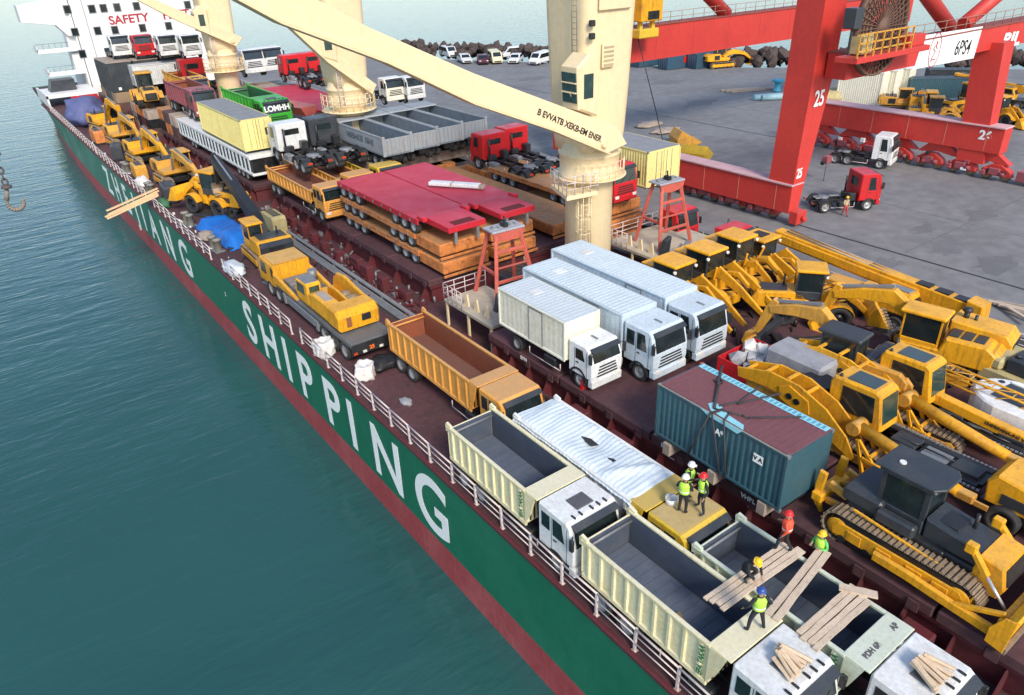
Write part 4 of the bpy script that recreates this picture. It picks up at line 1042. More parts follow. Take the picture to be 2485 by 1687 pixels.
def tracks(t, L, gap, w, r, m, shoes=True, plate=trackm):
    out = []
    for sd in (-1, 1):
        mb = MB(); n = 14
        prof = [(L/2-r+r*math.cos(R_(a)), r+r*math.sin(R_(a))) for a in np.linspace(-90, 90, n)]+[(-L/2+r+r*math.cos(R_(a)), r+r*math.sin(R_(a))) for a in np.linspace(90, 270, n)]
        ins = [(x*.93, (z-r)*.82+r) for x, z in prof]
        y = sd*gap/2
        mb.prism(ins, y-w*.46, y+w*.46); tr_ = mb.build('track', black, t)
        sh = shared(('shoe', w), lambda: MB().box(-.085, .085, -w/2, w/2, -.035, .03, .01).box(-.03, .02, -w/2, w/2, .03, .075).mesh('track_shoe', plate))
        per = []
        for k in range(len(prof)):
            a, b = Vector(prof[k]), Vector(prof[(k+1) % len(prof)]); per.append((a, b, (b-a).length))
        tot = sum(p[2] for p in per); ns = int(tot/.2); 
        for i in range(ns):
            d = i*tot/ns
            for a, b, l in per:
                if d <= l:
                    p = a+(b-a)*(d/l); ang = math.atan2((b-a).y, (b-a).x); break
                d -= l
            if p.y < .12 and abs(p.x) < L/2-r: continue
            link('track_shoe', sh, tr_, (p.x, y, p.y), (0, -ang+PI, 0))
        mb = MB(); mb.prism([(-L/2+r*.75, r*.5), (L/2-r*.75, r*.5), (L/2-r*.6, r), (L/2-r*1.0, r*1.5), (-L/2+r*1.0, r*1.5), (-L/2+r*.6, r)], min(y, y+sd*w*.53), max(y, y+sd*w*.53), .03); mb.build('track_frame', m, tr_)
        for q in range(5):
            mb = MB(); xx = -L/2+r*1.4+q*(L-r*2.8)/4; mb.cyl((xx, y+sd*w*.5, r*.42), (xx, y+sd*w*.56, r*.42), r*.26, n=12); mb.build('track_roller', black, tr_)
        for q in (-L/2+r, L/2-r):
            mb = MB(); mb.lathe([(0, -w*.53), (r*.55, -w*.5), (r*.7, -w*.45), (r*.7, w*.45), (r*.55, w*.5), (0, w*.53)], 'y', 16, (q, y, r)); mb.build('sprocket', m, tr_)
        out.append(tr_)
    return out
def excavator(label, x, y, z=0, rz=90, m=yel, group=None, boom=None, bm=None, sz=1., dark_roof=False, turn=0., bw=1.):
    """crawler excavator; boom: list of (x, z) polyline points boom foot > elbow > boom tip > stick tip"""
    t = thing('excavator', label, 'excavator', (x, y, z), R_(rz), group); t.scale = (sz, sz, sz)
    tracks(t, 4.2, 2.3, .6, .45, m)
    mb = MB(); mb.box(-1.2, 1.2, -.9, .9, .4, .85, .05); mb.cyl((0, 0, .85), (0, 0, 1.02), .75, n=20); mb.build('undercarriage', black, t)
    mb = MB(); mb.prism([(-2.5, 1.1), (.9, 1.05), (1.2, 1.25), (1.2, 1.5), (-.4, 1.55), (-.6, 2.15), (-2.2, 2.2), (-2.6, 1.9)], -1.3, 1.3, .07); up = mb.build('upper_body', m, t)
    mb = MB(); mb.prism([(-2.75, 1.15), (-2.2, 1.1), (-2.2, 2.05), (-2.5, 2.1), (-2.8, 1.85)], -1.22, 1.22, .08); mb.build('counterweight', bm and dgrey or m, up)
    for k in range(3):
        mb = MB(); mb.box(-2.0+k*.5, -1.6+k*.5, -1.05, .95, 2.18, 2.24, .02); mb.build('engine_cover', dgrey, up)
    mb = MB(); mb.box(-1.6, -.7, -1.33, -1.28, 1.3, 1.95); mb.box(-2.84, -2.78, -.5, .6, 1.35, 1.8); mb.build('side_louvre', blackp, up)
    mb = MB(); mb.cyl((-1.2, -.6, 2.2), (-1.2, -.6, 2.75), .07); mb.build('exhaust_pipe', blackp, up)
    machine_cab(t, m if not dark_roof else dgrey, -.35, 1.25, .2, 1.25, 1.2, 2.95, roof=dgrey if dark_roof else m, gl=glass)
    B = boom or [(.7, 1.5), (2.6, 3.9), (5.3, 3.2), (4.9, .9)]
    bmat = bm or m
    mb = MB(); arm_plate(mb, [B[0], ((B[0][0]+B[1][0])/2-.1, (B[0][1]+B[1][1])/2+.15), B[1], ((B[1][0]+B[2][0])/2, (B[1][1]+B[2][1])/2+.1), B[2]], [.5*bw, .62*bw, .72*bw, .55*bw, .36*bw], -.28*bw, .18*bw); bo = mb.build('boom', bmat, t)
    mb = MB(); mb.bar((B[0][0]+.5, -.45, 1.3), (B[1][0]-.2, -.45, B[1][1]-.3), .14, .14); mb.build('boom_cylinder', steel, bo)
    mb = MB(); a, b = Vector(B[1]), Vector(B[2]); mb.bar((a.x, -.05, a.y+.5), (b.x-.1, -.05, b.y+.42), .14, .14); mb.build('stick_cylinder', steel, bo)
    d = (Vector(B[3])-Vector(B[2])).normalized(); q = Vector(B[2])-d*.55
    mb = MB(); arm_plate(mb, [(q.x, q.y), B[2], B[3]], [.3, .5, .28], -.22, .12); st = mb.build('stick', bmat, t)
    ex, ez = B[3]
    sec = [(ex-.1, ez+.1), (ex+.35, ez-.05), (ex+.5, ez-.55), (ex+.2, ez-.95), (ex-.5, ez-.9), (ex-.45, ez-.8), (ex+.1, ez-.82), (ex+.3, ez-.5), (ex+.15, ez-.2)]
    mb = MB(); mb.prism(sec, -.55, .45, .02); mb.build('bucket', trackm if bm else bmat, st)
    return t
def bulldozer(label, x, y, z, rz=-90):
    t = thing('bulldozer', label, 'bulldozer', (x, y, z), R_(rz))
    trs = tracks(t, 5.6, 2.55, .72, .62, yel)
    for tr_, sd in zip(trs, (-1, 1)):
        yy = sd*1.63
        for xx in (-1.5, -.4, .7, 1.6):
            mb = MB(); mb.box(xx-.28, xx+.28, min(yy, yy+sd*.06), max(yy, yy+sd*.06), .35, .78, .03); mb.build('roller_guard', yel, tr_)
    mb = MB(); mb.box(-2.0, 2.2, -.85, .85, .55, 1.45, .06); mb.box(-2.3, 1.2, -.98, .98, 1.3, 1.5, .05); mb.build('main_frame', black, t)
    mb = MB(); mb.box(-2.6, -1.1, -1.0, 1.0, 1.45, 2.1, .1); mb.build('fuel_tank', dgrey, t)
    for sd in (-1, 1):
        mb = MB(); mb.box(-1.2, .2, min(sd*.8, sd*1.18), max(sd*.8, sd*1.18), 1.42, 1.95, .08); mb.build('fender_box', dgrey, t)
    mb = MB(); mb.prism([(.3, 1.45), (2.5, 1.45), (2.5, 2.05), (.3, 2.3)], -.72, .72, .06); hd = mb.build('engine_hood', dgrey, t)
    mb = MB(); mb.box(.6, 1.3, -.45, .45, 2.2, 2.27, .02); mb.build('hood_vent', blackp, hd)
    mb = MB(); mb.cyl((1.5, .25, 2.1), (1.5, .25, 2.75), .07); mb.build('exhaust_pipe', blackp, hd)
    mb = MB(); mb.prism([(2.0, .7), (3.0, .75), (3.15, 1.2), (2.95, 2.0), (2.2, 2.12)], -.86, .86, .05); ns = mb.build('radiator_nose', yel, t)
    mb = MB(); mb.slab([(3.03, -.7, .85), (3.03, .7, .85), (3.13, .7, 1.25), (3.13, -.7, 1.25)], .02); mb.slab([(3.16, -.7, 1.3), (3.16, .7, 1.3), (2.985, .7, 1.9), (2.985, -.7, 1.9)], .02); mb.build('radiator_grille', blackp, ns)
    c = machine_cab(t, dgrey, -1.45, .25, -.74, .74, 1.5, 3.42, roof=dgrey, gl=glass, post=.17)
    mb = MB(); mb.prism([(-1.75, -.88), (.35, -.88), (.6, -.5), (.6, .5), (.35, .88), (-1.75, .88)], 3.5, 3.6, .03, 'xy'); mb.build('canopy', dgrey, c)
    mb = MB(); mb.cyl((-1.1, -.2, 3.6), (-1.1, -.2, 3.66), .12); mb.build('beacon', white, c)
    # blade, push arms, lift rams
    sec = [(3.75, .15), (3.95, .12), (3.82, .5), (3.80, .9), (3.92, 1.3), (4.1, 1.5), (4.02, 1.55), (3.75, 1.35), (3.65, .9), (3.68, .5)]
    mb = MB(); mb.prism(sec, -2.15, 2.15, .02)
    for sd in (-1, 1): mb.prism([(3.4, .2), (3.95, .1), (4.05, 1.5), (3.7, 1.45), (3.4, .8)], sd*2.15, sd*2.2, .01)
    bl = mb.build('blade', yel, t)
    mb = MB(); mb.box(3.92, 4.03, -2.18, 2.18, .06, .3); mb.build('cutting_edge', trackm, bl)
    mb = MB(); mb.box(3.5, 3.7, -2.0, 2.0, .85, 1.1, .03); mb.box(3.45, 3.68, -2.0, 2.0, .3, .5, .03); mb.build('blade_rib', yel, bl)
    for sd in (-1, 1):
        mb = MB(); arm_plate(mb, [(-.6, .62), (.6, .62), (2.2, .5), (3.6, .45)], [.34, .36, .34, .4], sd*1.9-.1, sd*1.9+.1); mb.build('push_arm', yel, t)
        mb = MB(); mb.bar((2.2, sd*1.9, .6), (3.6, sd*1.75, 1.2), .16, .16); mb.build('tilt_ram', yel, t)
        mb = MB(); mb.bar((1.95, sd*.95, 2.3), (2.6, sd*1.02, 1.6), .2, .2); mb.box(1.75, 2.1, sd*.95-.14, sd*.95+.14, 2.1, 2.5, .04); mb.build('lift_ram', yel, t)
        mb = MB(); mb.cyl((2.55, sd*1.02, 1.66), (3.55, sd*1.15, .7), .055); mb.build('ram_rod', mat('chrome_rod', (.75, .75, .75), .25, met=.6), t)
        mb = MB(); mb.bar((-1.9, sd*1.28, 1.5), (1.6, sd*1.28, 1.2), .08, .08); mb.build('side_rail', yel, t)
        mb = MB(); mb.bar((-2.5, sd*.6, 1.3), (-3.3, sd*.6, 1.5), .18, .3); mb.bar((-2.4, sd*.6, .75), (-3.3, sd*.6, .7), .16, .26); mb.build('ripper_link', yel2, t)
        mb = MB(); mb.bar((-2.4, sd*.35, 1.5), (-3.35, sd*.35, 1.0), .12, .12); mb.build('ripper_ram', yel2, t)
        mb = MB(); arm_plate(mb, [(-3.55, 1.95), (-3.62, 1.3), (-3.6, .5), (-3.35, .1)], [.3, .34, .3, .12], sd*.7-.09, sd*.7+.09); mb.build('ripper_shank', yel, t)
    mb = MB(); mb.box(-3.75, -3.3, -1.0, 1.0, .65, 1.05, .05); mb.build('ripper_beam', yel, t)
    return t
def truck_crane(label, x, y, z, rz):
    """truck crane without boom: long carrier, yellow front cab, yellow slewing superstructure"""
    t = thing('truck_crane', label, 'crane truck', (x, y, z), R_(rz))
    L = 15.4
    mb = MB(); mb.box(-L, -3.4, -1.42, 1.42, 1.22, 1.5, .04); mb.box(-L, -.5, -.6, .6, .7, 1.22, .03); cr = mb.build('carrier_deck', mat('carrier_grey', (.09, .095, .10), .6, (.16, .16, .16), .6, 1.5, top=(.2, .2, .2), topamt=.5), t)
    mb = MB(); mb.box(-L-.06, -L, -1.42, 1.42, .72, 1.45, .03); rp = mb.build('rear_panel', blackp, t)
    for yy in (-1.2, -.5, .6, 1.2):
        mb = MB(); mb.box(-L-.1, -L-.055, yy-.12, yy+.12, .8, .95); mb.build('tail_lamp', tail if abs(yy) > 1 else lamp, rp)
    letters('25', .34, mat('orange_marking', (.9, .2, .02), .5), rp, (-L-.065, .1, 1.0), (0, -1, 0), (0, 0, 1), 'marking', .012)
    for ax in (-1.9, -3.4, -11.2, -12.7, -14.2):
        for sd in (-1, 1): wheel(t, ax, sd*1.2, .6, .42)
    for sd in (-1, 1):
        mb = MB(); mb.box(-9.9, -5.2, min(sd*1.05, sd*1.42), max(sd*1.05, sd*1.42), .55, 1.2, .06); mb.build('side_box', steel, t)
        mb = MB(); mb.box(-10.5, -10.1, min(sd*.9, sd*1.46), max(sd*.9, sd*1.46), .45, 1.24, .04); mb.box(-5.0, -4.6, min(sd*.9, sd*1.46), max(sd*.9, sd*1.46), .45, 1.24, .04); mb.build('outrigger_box', steel, t)
        mb = MB(); arm_plate(mb, [(-3.0, 1.75), (-4.2, 1.7), (-6.2, 1.55), (-7.2, 1.5)], [.7, .6, .35, .1], sd*1.3-.12, sd*1.3+.12); mb.build('deck_side_fairing', yel, t)
    mb = MB(); mb.prism([(-3.3, 1.0), (0, .8), (.05, 1.5), (-.25, 2.55), (-.6, 2.75), (-3.2, 2.7)], -1.38, 1.38, .09); cb = mb.build('carrier_cab', yel, t)
    mb = MB(); mb.box(-3.1, -.7, -1.25, 1.25, 2.74, 2.775); mb.build('roof_panel', yel2, cb)
    mb = MB(); mb.slab([(-.01, -1.2, 1.6), (-.01, 1.2, 1.6), (-.27, 1.15, 2.5), (-.27, -1.15, 2.5)], .015); mb.build('windscreen', glass, cb)
    for sd in (-1, 1):
        q = [(-.5, sd*1.385, 1.6), (-1.6, sd*1.385, 1.6), (-1.6, sd*1.385, 2.45), (-.7, sd*1.385, 2.45)]
        mb = MB(); mb.slab(q if sd > 0 else q[::-1], .012); mb.build('door_window', glass, cb)
        q = [(-2.6, sd*1.385, 1.75), (-3.1, sd*1.385, 1.6), (-3.1, sd*1.385, 2.4), (-2.6, sd*1.385, 2.45)]
        mb = MB(); mb.slab(q if sd > 0 else q[::-1], .012); mb.build('quarter_window', blackp, cb)
    mb = MB(); mb.box(-4.9, -3.5, -.9, .9, 1.5, 1.75, .05); mb.box(-6.4, -5.2, -.2, .9, 1.5, 1.68, .04); mb.cyl((-4.6, -.9, 1.6), (-4.6, -.9, 2.3), .32, n=16); mb.build('deck_fittings', steel, t)
    # superstructure
    mb = MB(); mb.cyl((-9.3, 0, 1.5), (-9.3, 0, 1.72), 1.15, n=24); mb.build('slew_ring', black, t)
    u = link('slewing_platform', None, t)
    mb = MB(); mb.box(-13.2, -7.3, -1.3, 1.3, 1.72, 1.95, .04); mb.build('turntable', yel, u)
    mb = MB(); mb.prism([(-13.9, 1.7), (-12.3, 1.7), (-12.1, 2.5), (-12.4, 3.0), (-13.6, 3.0), (-14.0, 2.6)], -1.38, 1.38, .12); cw = mb.build('counterweight', yel, u)
    mb = MB(); mb.box(-14.03, -13.9, -.75, -.15, 2.1, 2.55, .03); mb.build('rear_grille', blackp, cw)
    mb = MB(); mb.box(-14.02, -13.9, .55, .85, 1.95, 2.6, .02); mb.build('warning_plate', mat('rust_plate', (.28, .1, .04), .6), cw)
    mb = MB(); mb.prism([(-12.4, 1.9), (-9.4, 1.9), (-9.4, 2.75), (-10.2, 3.0), (-12.4, 3.0)], .45, 1.36, .08); en = mb.build('engine_house', yel, u)
    mb = MB(); mb.box(-11.8, -10.2, .6, 1.15, 3.0, 3.03); mb.build('engine_lid', mat('faded_lid', (.42, .36, .30), .5), en)
    mb = MB(); mb.prism([(-9.38, 1.9), (-7.4, 1.9), (-7.2, 2.5), (-7.6, 3.3), (-9.2, 3.35), (-9.38, 3.2)], .35, 1.36, .08); oc = mb.build('operator_cab', yel, u)
    q = [(-7.6, 1.365, 2.45), (-8.9, 1.365, 2.45), (-8.9, 1.365, 3.15), (-7.8, 1.365, 3.15)]
    mb = MB(); mb.slab(q, .015); mb.build('side_window', glassg, oc)
    mb = MB(); mb.slab([(-9.385, .5, 2.6), (-9.385, 1.2, 2.6), (-9.385, 1.2, 3.15), (-9.385, .5, 3.15)][::-1], .015); mb.build('rear_window', glassg, oc)
    mb = MB(); mb.slab([(-7.22, .5, 2.5), (-7.22, 1.25, 2.5), (-7.6, 1.25, 3.2), (-7.6, .5, 3.2)], .015); mb.build('front_window', glassg, oc)
    mb = MB(); mb.box(-9.2, -7.7, .45, 1.3, 3.32, 3.38, .02); mb.build('roof_panel', steel, oc)
    pr = [(-12.3, 1.9), (-7.6, 1.9), (-7.7, 2.6), (-8.4, 3.2), (-9.6, 3.35), (-11.0, 3.1), (-12.3, 2.95)]
    mb = MB(); mb.prism(pr, -1.36, -1.12, .06); mb.build('boom_side_plate', yel, u)
    mb = MB(); mb.prism([(-12.2, 1.95), (-9.0, 1.95), (-9.2, 2.8), (-10.4, 3.0), (-12.2, 2.8)], -.25, -.1, .03); mb.build('boom_side_plate', yel, u)
    mb = MB(); mb.cyl((-11.4, -1.1, 2.35), (-11.4, -.28, 2.35), .42, n=18); mb.cyl((-10.3, -1.1, 2.3), (-10.3, -.28, 2.3), .36, n=18); mb.build('winch_drum', trackm, u)
    return t
def boom_carrier(label, x, y0, y1, z):
    """truck crane seen from its boom side: carrier, cab, long telescopic boom (built along world Y)"""
    t = thing('truck_crane', label, 'crane truck', (x, y0, z), R_(-90))
    L = y1-y0
    mb = MB(); mb.box(-L+1, -1.5, -1.2, 1.2, 1.0, 1.3, .04); mb.build('carrier_deck', black, t)
    for ax in (-2.4, -4, -8.5, -9.9):
        for sd in (-1, 1): wheel(t, ax, sd*1.1, .58, .4)
    mb = MB(); mb.prism([(-L, 2.9), (-.3, 1.75), (-.3, 2.75), (-L, 3.75)], .1, .95, .05); bo = mb.build('boom', yel, t)
    mb = MB(); mb.prism([(-L+.4, 3.0), (-3.6, 2.2), (-3.6, 2.75), (-L+.4, 3.55)], -.02, 1.07, .04); mb.build('boom_section', yel, bo)
    mb = MB(); mb.prism([(-.9, 1.3), (.05, 1.15), (.2, 1.5), (.1, 2.9), (-.8, 3.05)], -.05, 1.1, .05); hd = mb.build('boom_head', yel, bo)
    for k in (0, 1, 2):
        mb = MB(); mb.lathe([(.1, -.06), (.36, -.06), (.3, 0), (.36, .06), (.1, .06)], 'y', 18, (-.35, .2+k*.3, 1.45), close=True); mb.build('sheave', black, hd)
    for k in range(3):
        mb = MB(); xx = -1.2-k*1.15; mb.box(xx-.42, xx+.42, .2, .85, 2.66+.09*(k+1)+.02, 2.80+.09*(k+1)); mb.build('top_opening', black, bo)
    letters('CS', .5, blackletter, bo, (-L*.55, .094, 2.75+.0), (1, 0, -.09), (.09, 0, 1), 'lettering', .01)
    mb = MB(); mb.tube([(-L+.8, .3, 3.85), (-L*.5, .3, 3.25), (-3.5, .3, 2.85)], .06, 6); mb.tube([(-L+.8, .7, 3.85), (-L*.5, .7, 3.25), (-3.5, .7, 2.85)], .06, 6); mb.build('hoist_rope', woodg, bo)
    mb = MB(); mb.prism([(-5.6, 1.3), (-3.1, 1.3), (-3.0, 1.9), (-3.4, 2.75), (-5.0, 2.85), (-5.6, 2.3)], -1.25, -.15, .1); c = mb.build('operator_cab', yel, t)
    q = [(-3.3, -1.26, 2.0), (-5.1, -1.26, 2.05), (-4.9, -1.26, 2.65), (-3.5, -1.26, 2.6)]
    mb = MB(); mb.slab(q[::-1], .015); mb.build('side_window', glass, c)
    mb = MB(); mb.slab([(-3.0, -1.15, 1.95), (-3.0, -.25, 1.95), (-3.38, -.25, 2.65), (-3.38, -1.15, 2.65)], .015); mb.build('front_window', glass, c)
    mb = MB(); mb.box(-4.8, -3.6, -1.0, -.4, 2.78, 2.88, .03); mb.build('roof_grille', steel, c)
    mb = MB(); mb.box(-9, -5.8, -1.2, .0, 1.3, 2.2, .08); mb.box(-6.6, -5.9, -.9, -.2, 2.2, 2.5, .06); mb.build('engine_house', yel2, t)
    return t
def rig(label, x, y, z, lattice=False):
    """crawler crane with twin gooseneck plate arms, cab and long tube (local +X towards the camera end)"""
    t = thing('crawler_crane', label, 'crane', (x, y, z), R_(-90))
    tracks(t, 6.4, 2.6, .62, .42, yel2)
    mb = MB(); mb.box(-2.6, 5.2, -.5, -.2, .85, 1.1, .03); mb.box(-2.6, 5.2, .75, 1.05, .85, 1.1, .03)
    for q in range(7): mb.box(-2.2+q*1.2, -1.9+q*1.2, -.2, .75, .88, 1.05, .02)
    mb.build('main_frame', black, t)
    for q in range(3):
        mb = MB(); mb.box(1.5+q*1.25, 2.55+q*1.25, -.15, .7, 1.06, 1.1+.14*((q+1) % 2), .03); mb.build('deck_box', dgrey if q != 1 else steel, t)
    for yy in (-.62, 1.22):
        mb = MB()
        for q in range(26): mb.box(1.0+q*.17, 1.12+q*.17, yy-.06, yy+.06, 1.0, 1.06)
        ch = mb.build('chain', steel, t); ch['kind'] = 'stuff'
    mb = MB(); mb.tube([(1.3, -.35, 1.15), (2.2, -.5, 1.35), (3.4, -.4, 1.2), (4.6, -.35, 1.15)], .05, 6); mb.tube([(1.3, .2, 1.15), (2.6, .1, 1.3), (4.2, .3, 1.18)], .04, 6); mb.build('hydraulic_hose', blackp, t)
    # twin plate arms
    pts = [(-5.3, 2.0), (-3.6, 2.35), (-2.2, 2.25), (-.9, 1.75), (.2, 1.05), (.9, .45)]; wd = [.5, .85, 1.0, 1.05, .8, .25]
    for yy in (-1.75, -.85):
        mb = MB(); arm_plate(mb, pts, wd, yy-.045, yy+.045); mb.build('arm_plate', yel, t)
    for xx, zz in ((-4.9, 2.25), (-3.8, 2.65), (-2.7, 2.75), (-1.7, 2.5)):
        mb = MB(); mb.bar((xx, -1.72, zz), (xx, -.88, zz), .14, .12); mb.build('cross_member', yel, t)
    mb = MB(); mb.prism([(-2.9, 1.75), (-1.7, 1.35), (-1.35, 1.6), (-1.5, 2.2), (-2.5, 2.55), (-3.0, 2.3)], -1.86, -1.80, .01); pd = mb.build('pivot_plate', yel, t)
    for xx in (-2.42, -2.02):
        mb = MB(); mb.cyl((xx, -1.9, 2.05-.25*(xx+2.4)), (xx, -1.855, 2.05-.25*(xx+2.4)), .15, n=18); mb.build('plate_hole', black, pd)
    mb = MB(); mb.box(-4.9, -1.5, -1.6, -1.0, 1.35, 1.75, .05); mb.build('arm_floor', yel2, t)
    mb = MB(); mb.box(-4.2, -1.4, -.55, 1.3, 1.15, 1.9, .08); mb.cyl((-2.3, .2, 1.9), (-2.3, .2, 2.15), .75, n=24); mb.build('engine_deck', blackp, t)
    # cab
    mb = MB(); mb.prism([(-1.3, 1.15), (.9, 1.15), (1.25, 1.5), (.95, 3.1), (.7, 3.25), (-1.2, 3.2), (-1.35, 2.9)], -.6, .85, .08); c = mb.build('operator_cab', yel, t)
    q = [(.85, -.605, 1.75), (-.75, -.605, 1.75), (-.75, -.605, 2.95), (.72, -.605, 2.95)]
    mb = MB(); mb.slab(q[::-1], .014); mb.build('side_window', glass, c)
    mb = MB(); mb.slab([(1.19, -.5, 1.75), (1.19, .75, 1.75), (.97, .75, 3.0), (.97, -.5, 3.0)], .014); mb.build('front_window', glassg, c)
    mb = MB(); mb.box(-.7, .55, -.42, .55, 3.225, 3.27, .01); mb.build('roof_window', mat('roof_glass', (.06, .09, .10), .25), c)
    mb = MB(); mb.cyl((-1.0, -.4, 3.2), (-1.0, -.4, 3.32), .07); mb.build('beacon', blackp, c)
    # long tube with shoe
    mb = MB(); mb.cyl((.7, -1.25, 1.75), (4.9, -1.25, 1.05), .27, .24, n=18); tb = mb.build('thrust_tube', yel, t)
    mb = MB(); mb.box(4.8, 5.5, -1.45, -1.05, .85, 1.2, .04); mb.box(5.4, 6.0, -1.3, -1.2, .8, 1.0); mb.build('tube_shoe', yel2, tb)
    mb = MB(); mb.cyl((.55, -1.65, 1.75), (.55, -.85, 1.75), .3, n=14); mb.build('knuckle', yel2, tb)
    f = link('support_frame', None, t)
    for (a, b) in (((1.5, -1.9, .05), (.9, -1.75, 1.5)), ((2.5, -1.9, .05), (.95, -1.75, 1.5)), ((1.5, -.7, .05), (.9, -.8, 1.5)), ((2.5, -.7, .05), (.95, -.8, 1.5)), ((1.5, -1.9, .1), (1.5, -.7, .1)), ((2.5, -1.9, .1), (2.5, -.7, .1)), ((1.5, -1.9, .1), (2.5, -1.9, .1)), ((1.95, -1.85, .7), (1.95, -.75, .7)), ((1.3, -1.85, .8), (1.9, -1.85, .75)), ((2.2, -1.9, .4), (2.2, -.7, .4)), ((1.6, -1.85, 1.0), (1.6, -.78, 1.0))):
        mb = MB(); mb.bar(a, b, .11, .16); mb.build('brace', yel, f)
    if lattice:
        bm_ = link('lattice_boom', None, t); A = [(-1.6, 2.35), (9.0, 1.75)]
        cor = [(1.15, .28), (1.75, .28), (1.15, -.28), (1.75, -.28)]
        for yy, dz in cor:
            mb = MB(); mb.cyl((A[0][0], yy, A[0][1]+dz), (A[1][0], yy, A[1][1]+dz), .055, n=6); mb.build('chord', yel, bm_)
        n = 12
        for i in range(n):
            k = i/n; k2 = (i+1)/n; X0 = A[0][0]+(A[1][0]-A[0][0])*k; X1 = A[0][0]+(A[1][0]-A[0][0])*k2; Z0 = A[0][1]+(A[1][1]-A[0][1])*k; Z1 = A[0][1]+(A[1][1]-A[0][1])*k2
            mb = MB(); mb.cyl((X0, 1.15, Z0+.28), (X1, 1.75, Z1+.28), .03, n=4); mb.cyl((X0, 1.15, Z0-.28), (X1, 1.15, Z1+.28), .03, n=4); mb.cyl((X0, 1.15, Z0+.28), (X0, 1.75, Z0+.28), .03, n=4); mb.build('lacing', yel2, bm_)
        mb = MB(); mb.prism([(.6, 1.35), (9.0, .75), (9.0, 1.2), (.6, 1.85)], -.1, .35, .04); mb.build('boom', yel, t)
        letters('1E4BRBANA-B41 VAME 4E', .2, blackletter, t, (4.5, -.11, 1.36), (1, 0, -.073), (.073, 0, 1), 'lettering', .008)
    return t
def car(label, x, y, z, rz, m, kind='car', group=None):
    t = thing('parked_van' if kind == 'van' else 'parked_car', label, 'van' if kind == 'van' else 'car', (x, y, z), R_(rz), group)
    if kind == 'van':
        L, W = 4.9, 1.75; prof = [(-L/2, .3), (L/2, .3), (L/2+.02, .75), (L/2-.35, 1.05), (L/2-1.1, 1.85), (-L/2+.15, 1.95), (-L/2, 1.6)]
        win = [(L/2-.55, 1.08), (L/2-1.15, 1.72), (-L/2+.3, 1.75), (-L/2+.25, 1.1)]; ws = ((L/2-.42, 1.1), (L/2-1.05, 1.8)); hw = W/2
    else:
        L, W = 4.5, 1.75; prof = [(-L/2, .3), (L/2, .3), (L/2, .65), (L/2-1.1, .88), (L/2-1.75, 1.38), (-.8, 1.43), (-L/2+.5, .98), (-L/2, .9)]
        win = [(L/2-1.3, .92), (L/2-1.82, 1.32), (-.75, 1.36), (-L/2+.75, .98)]; ws = ((L/2-1.15, .92), (L/2-1.7, 1.34)); hw = W/2
    mb = MB(); mb.prism(prof, -hw, hw, .12); b = mb.build('body', m, t)
    for sd in (-1, 1):
        q = [(p[0], sd*hw, p[1]) for p in win]
        nn = (Vector(q[1])-Vector(q[0])).cross(Vector(q[2])-Vector(q[0])).y
        mb = MB(); mb.slab(q if nn*sd > 0 else q[::-1], .012); mb.build('side_window', glass, b)
        mb = MB(); mb.box(L/2-.06, L/2+.03, sd*.6-.17, sd*.6+.17, .6, .75, .02); mb.build('headlight', lamp, b)
    mb = MB(); mb.slab([(ws[0][0], -hw+.15, ws[0][1]), (ws[0][0], hw-.15, ws[0][1]), (ws[1][0], hw-.22, ws[1][1]), (ws[1][0], -hw+.22, ws[1][1])], .015); mb.build('windscreen', glass, b)
    mb = MB(); mb.box(L/2-.03, L/2+.04, -.6, .6, .35, .55, .02); mb.build('front_grille', blackp, b)
    for xx in (L/2-.9, -L/2+.85):
        for sd in (-1, 1): wheel(t, xx, sd*(hw-.1), .32, .2)
    return t
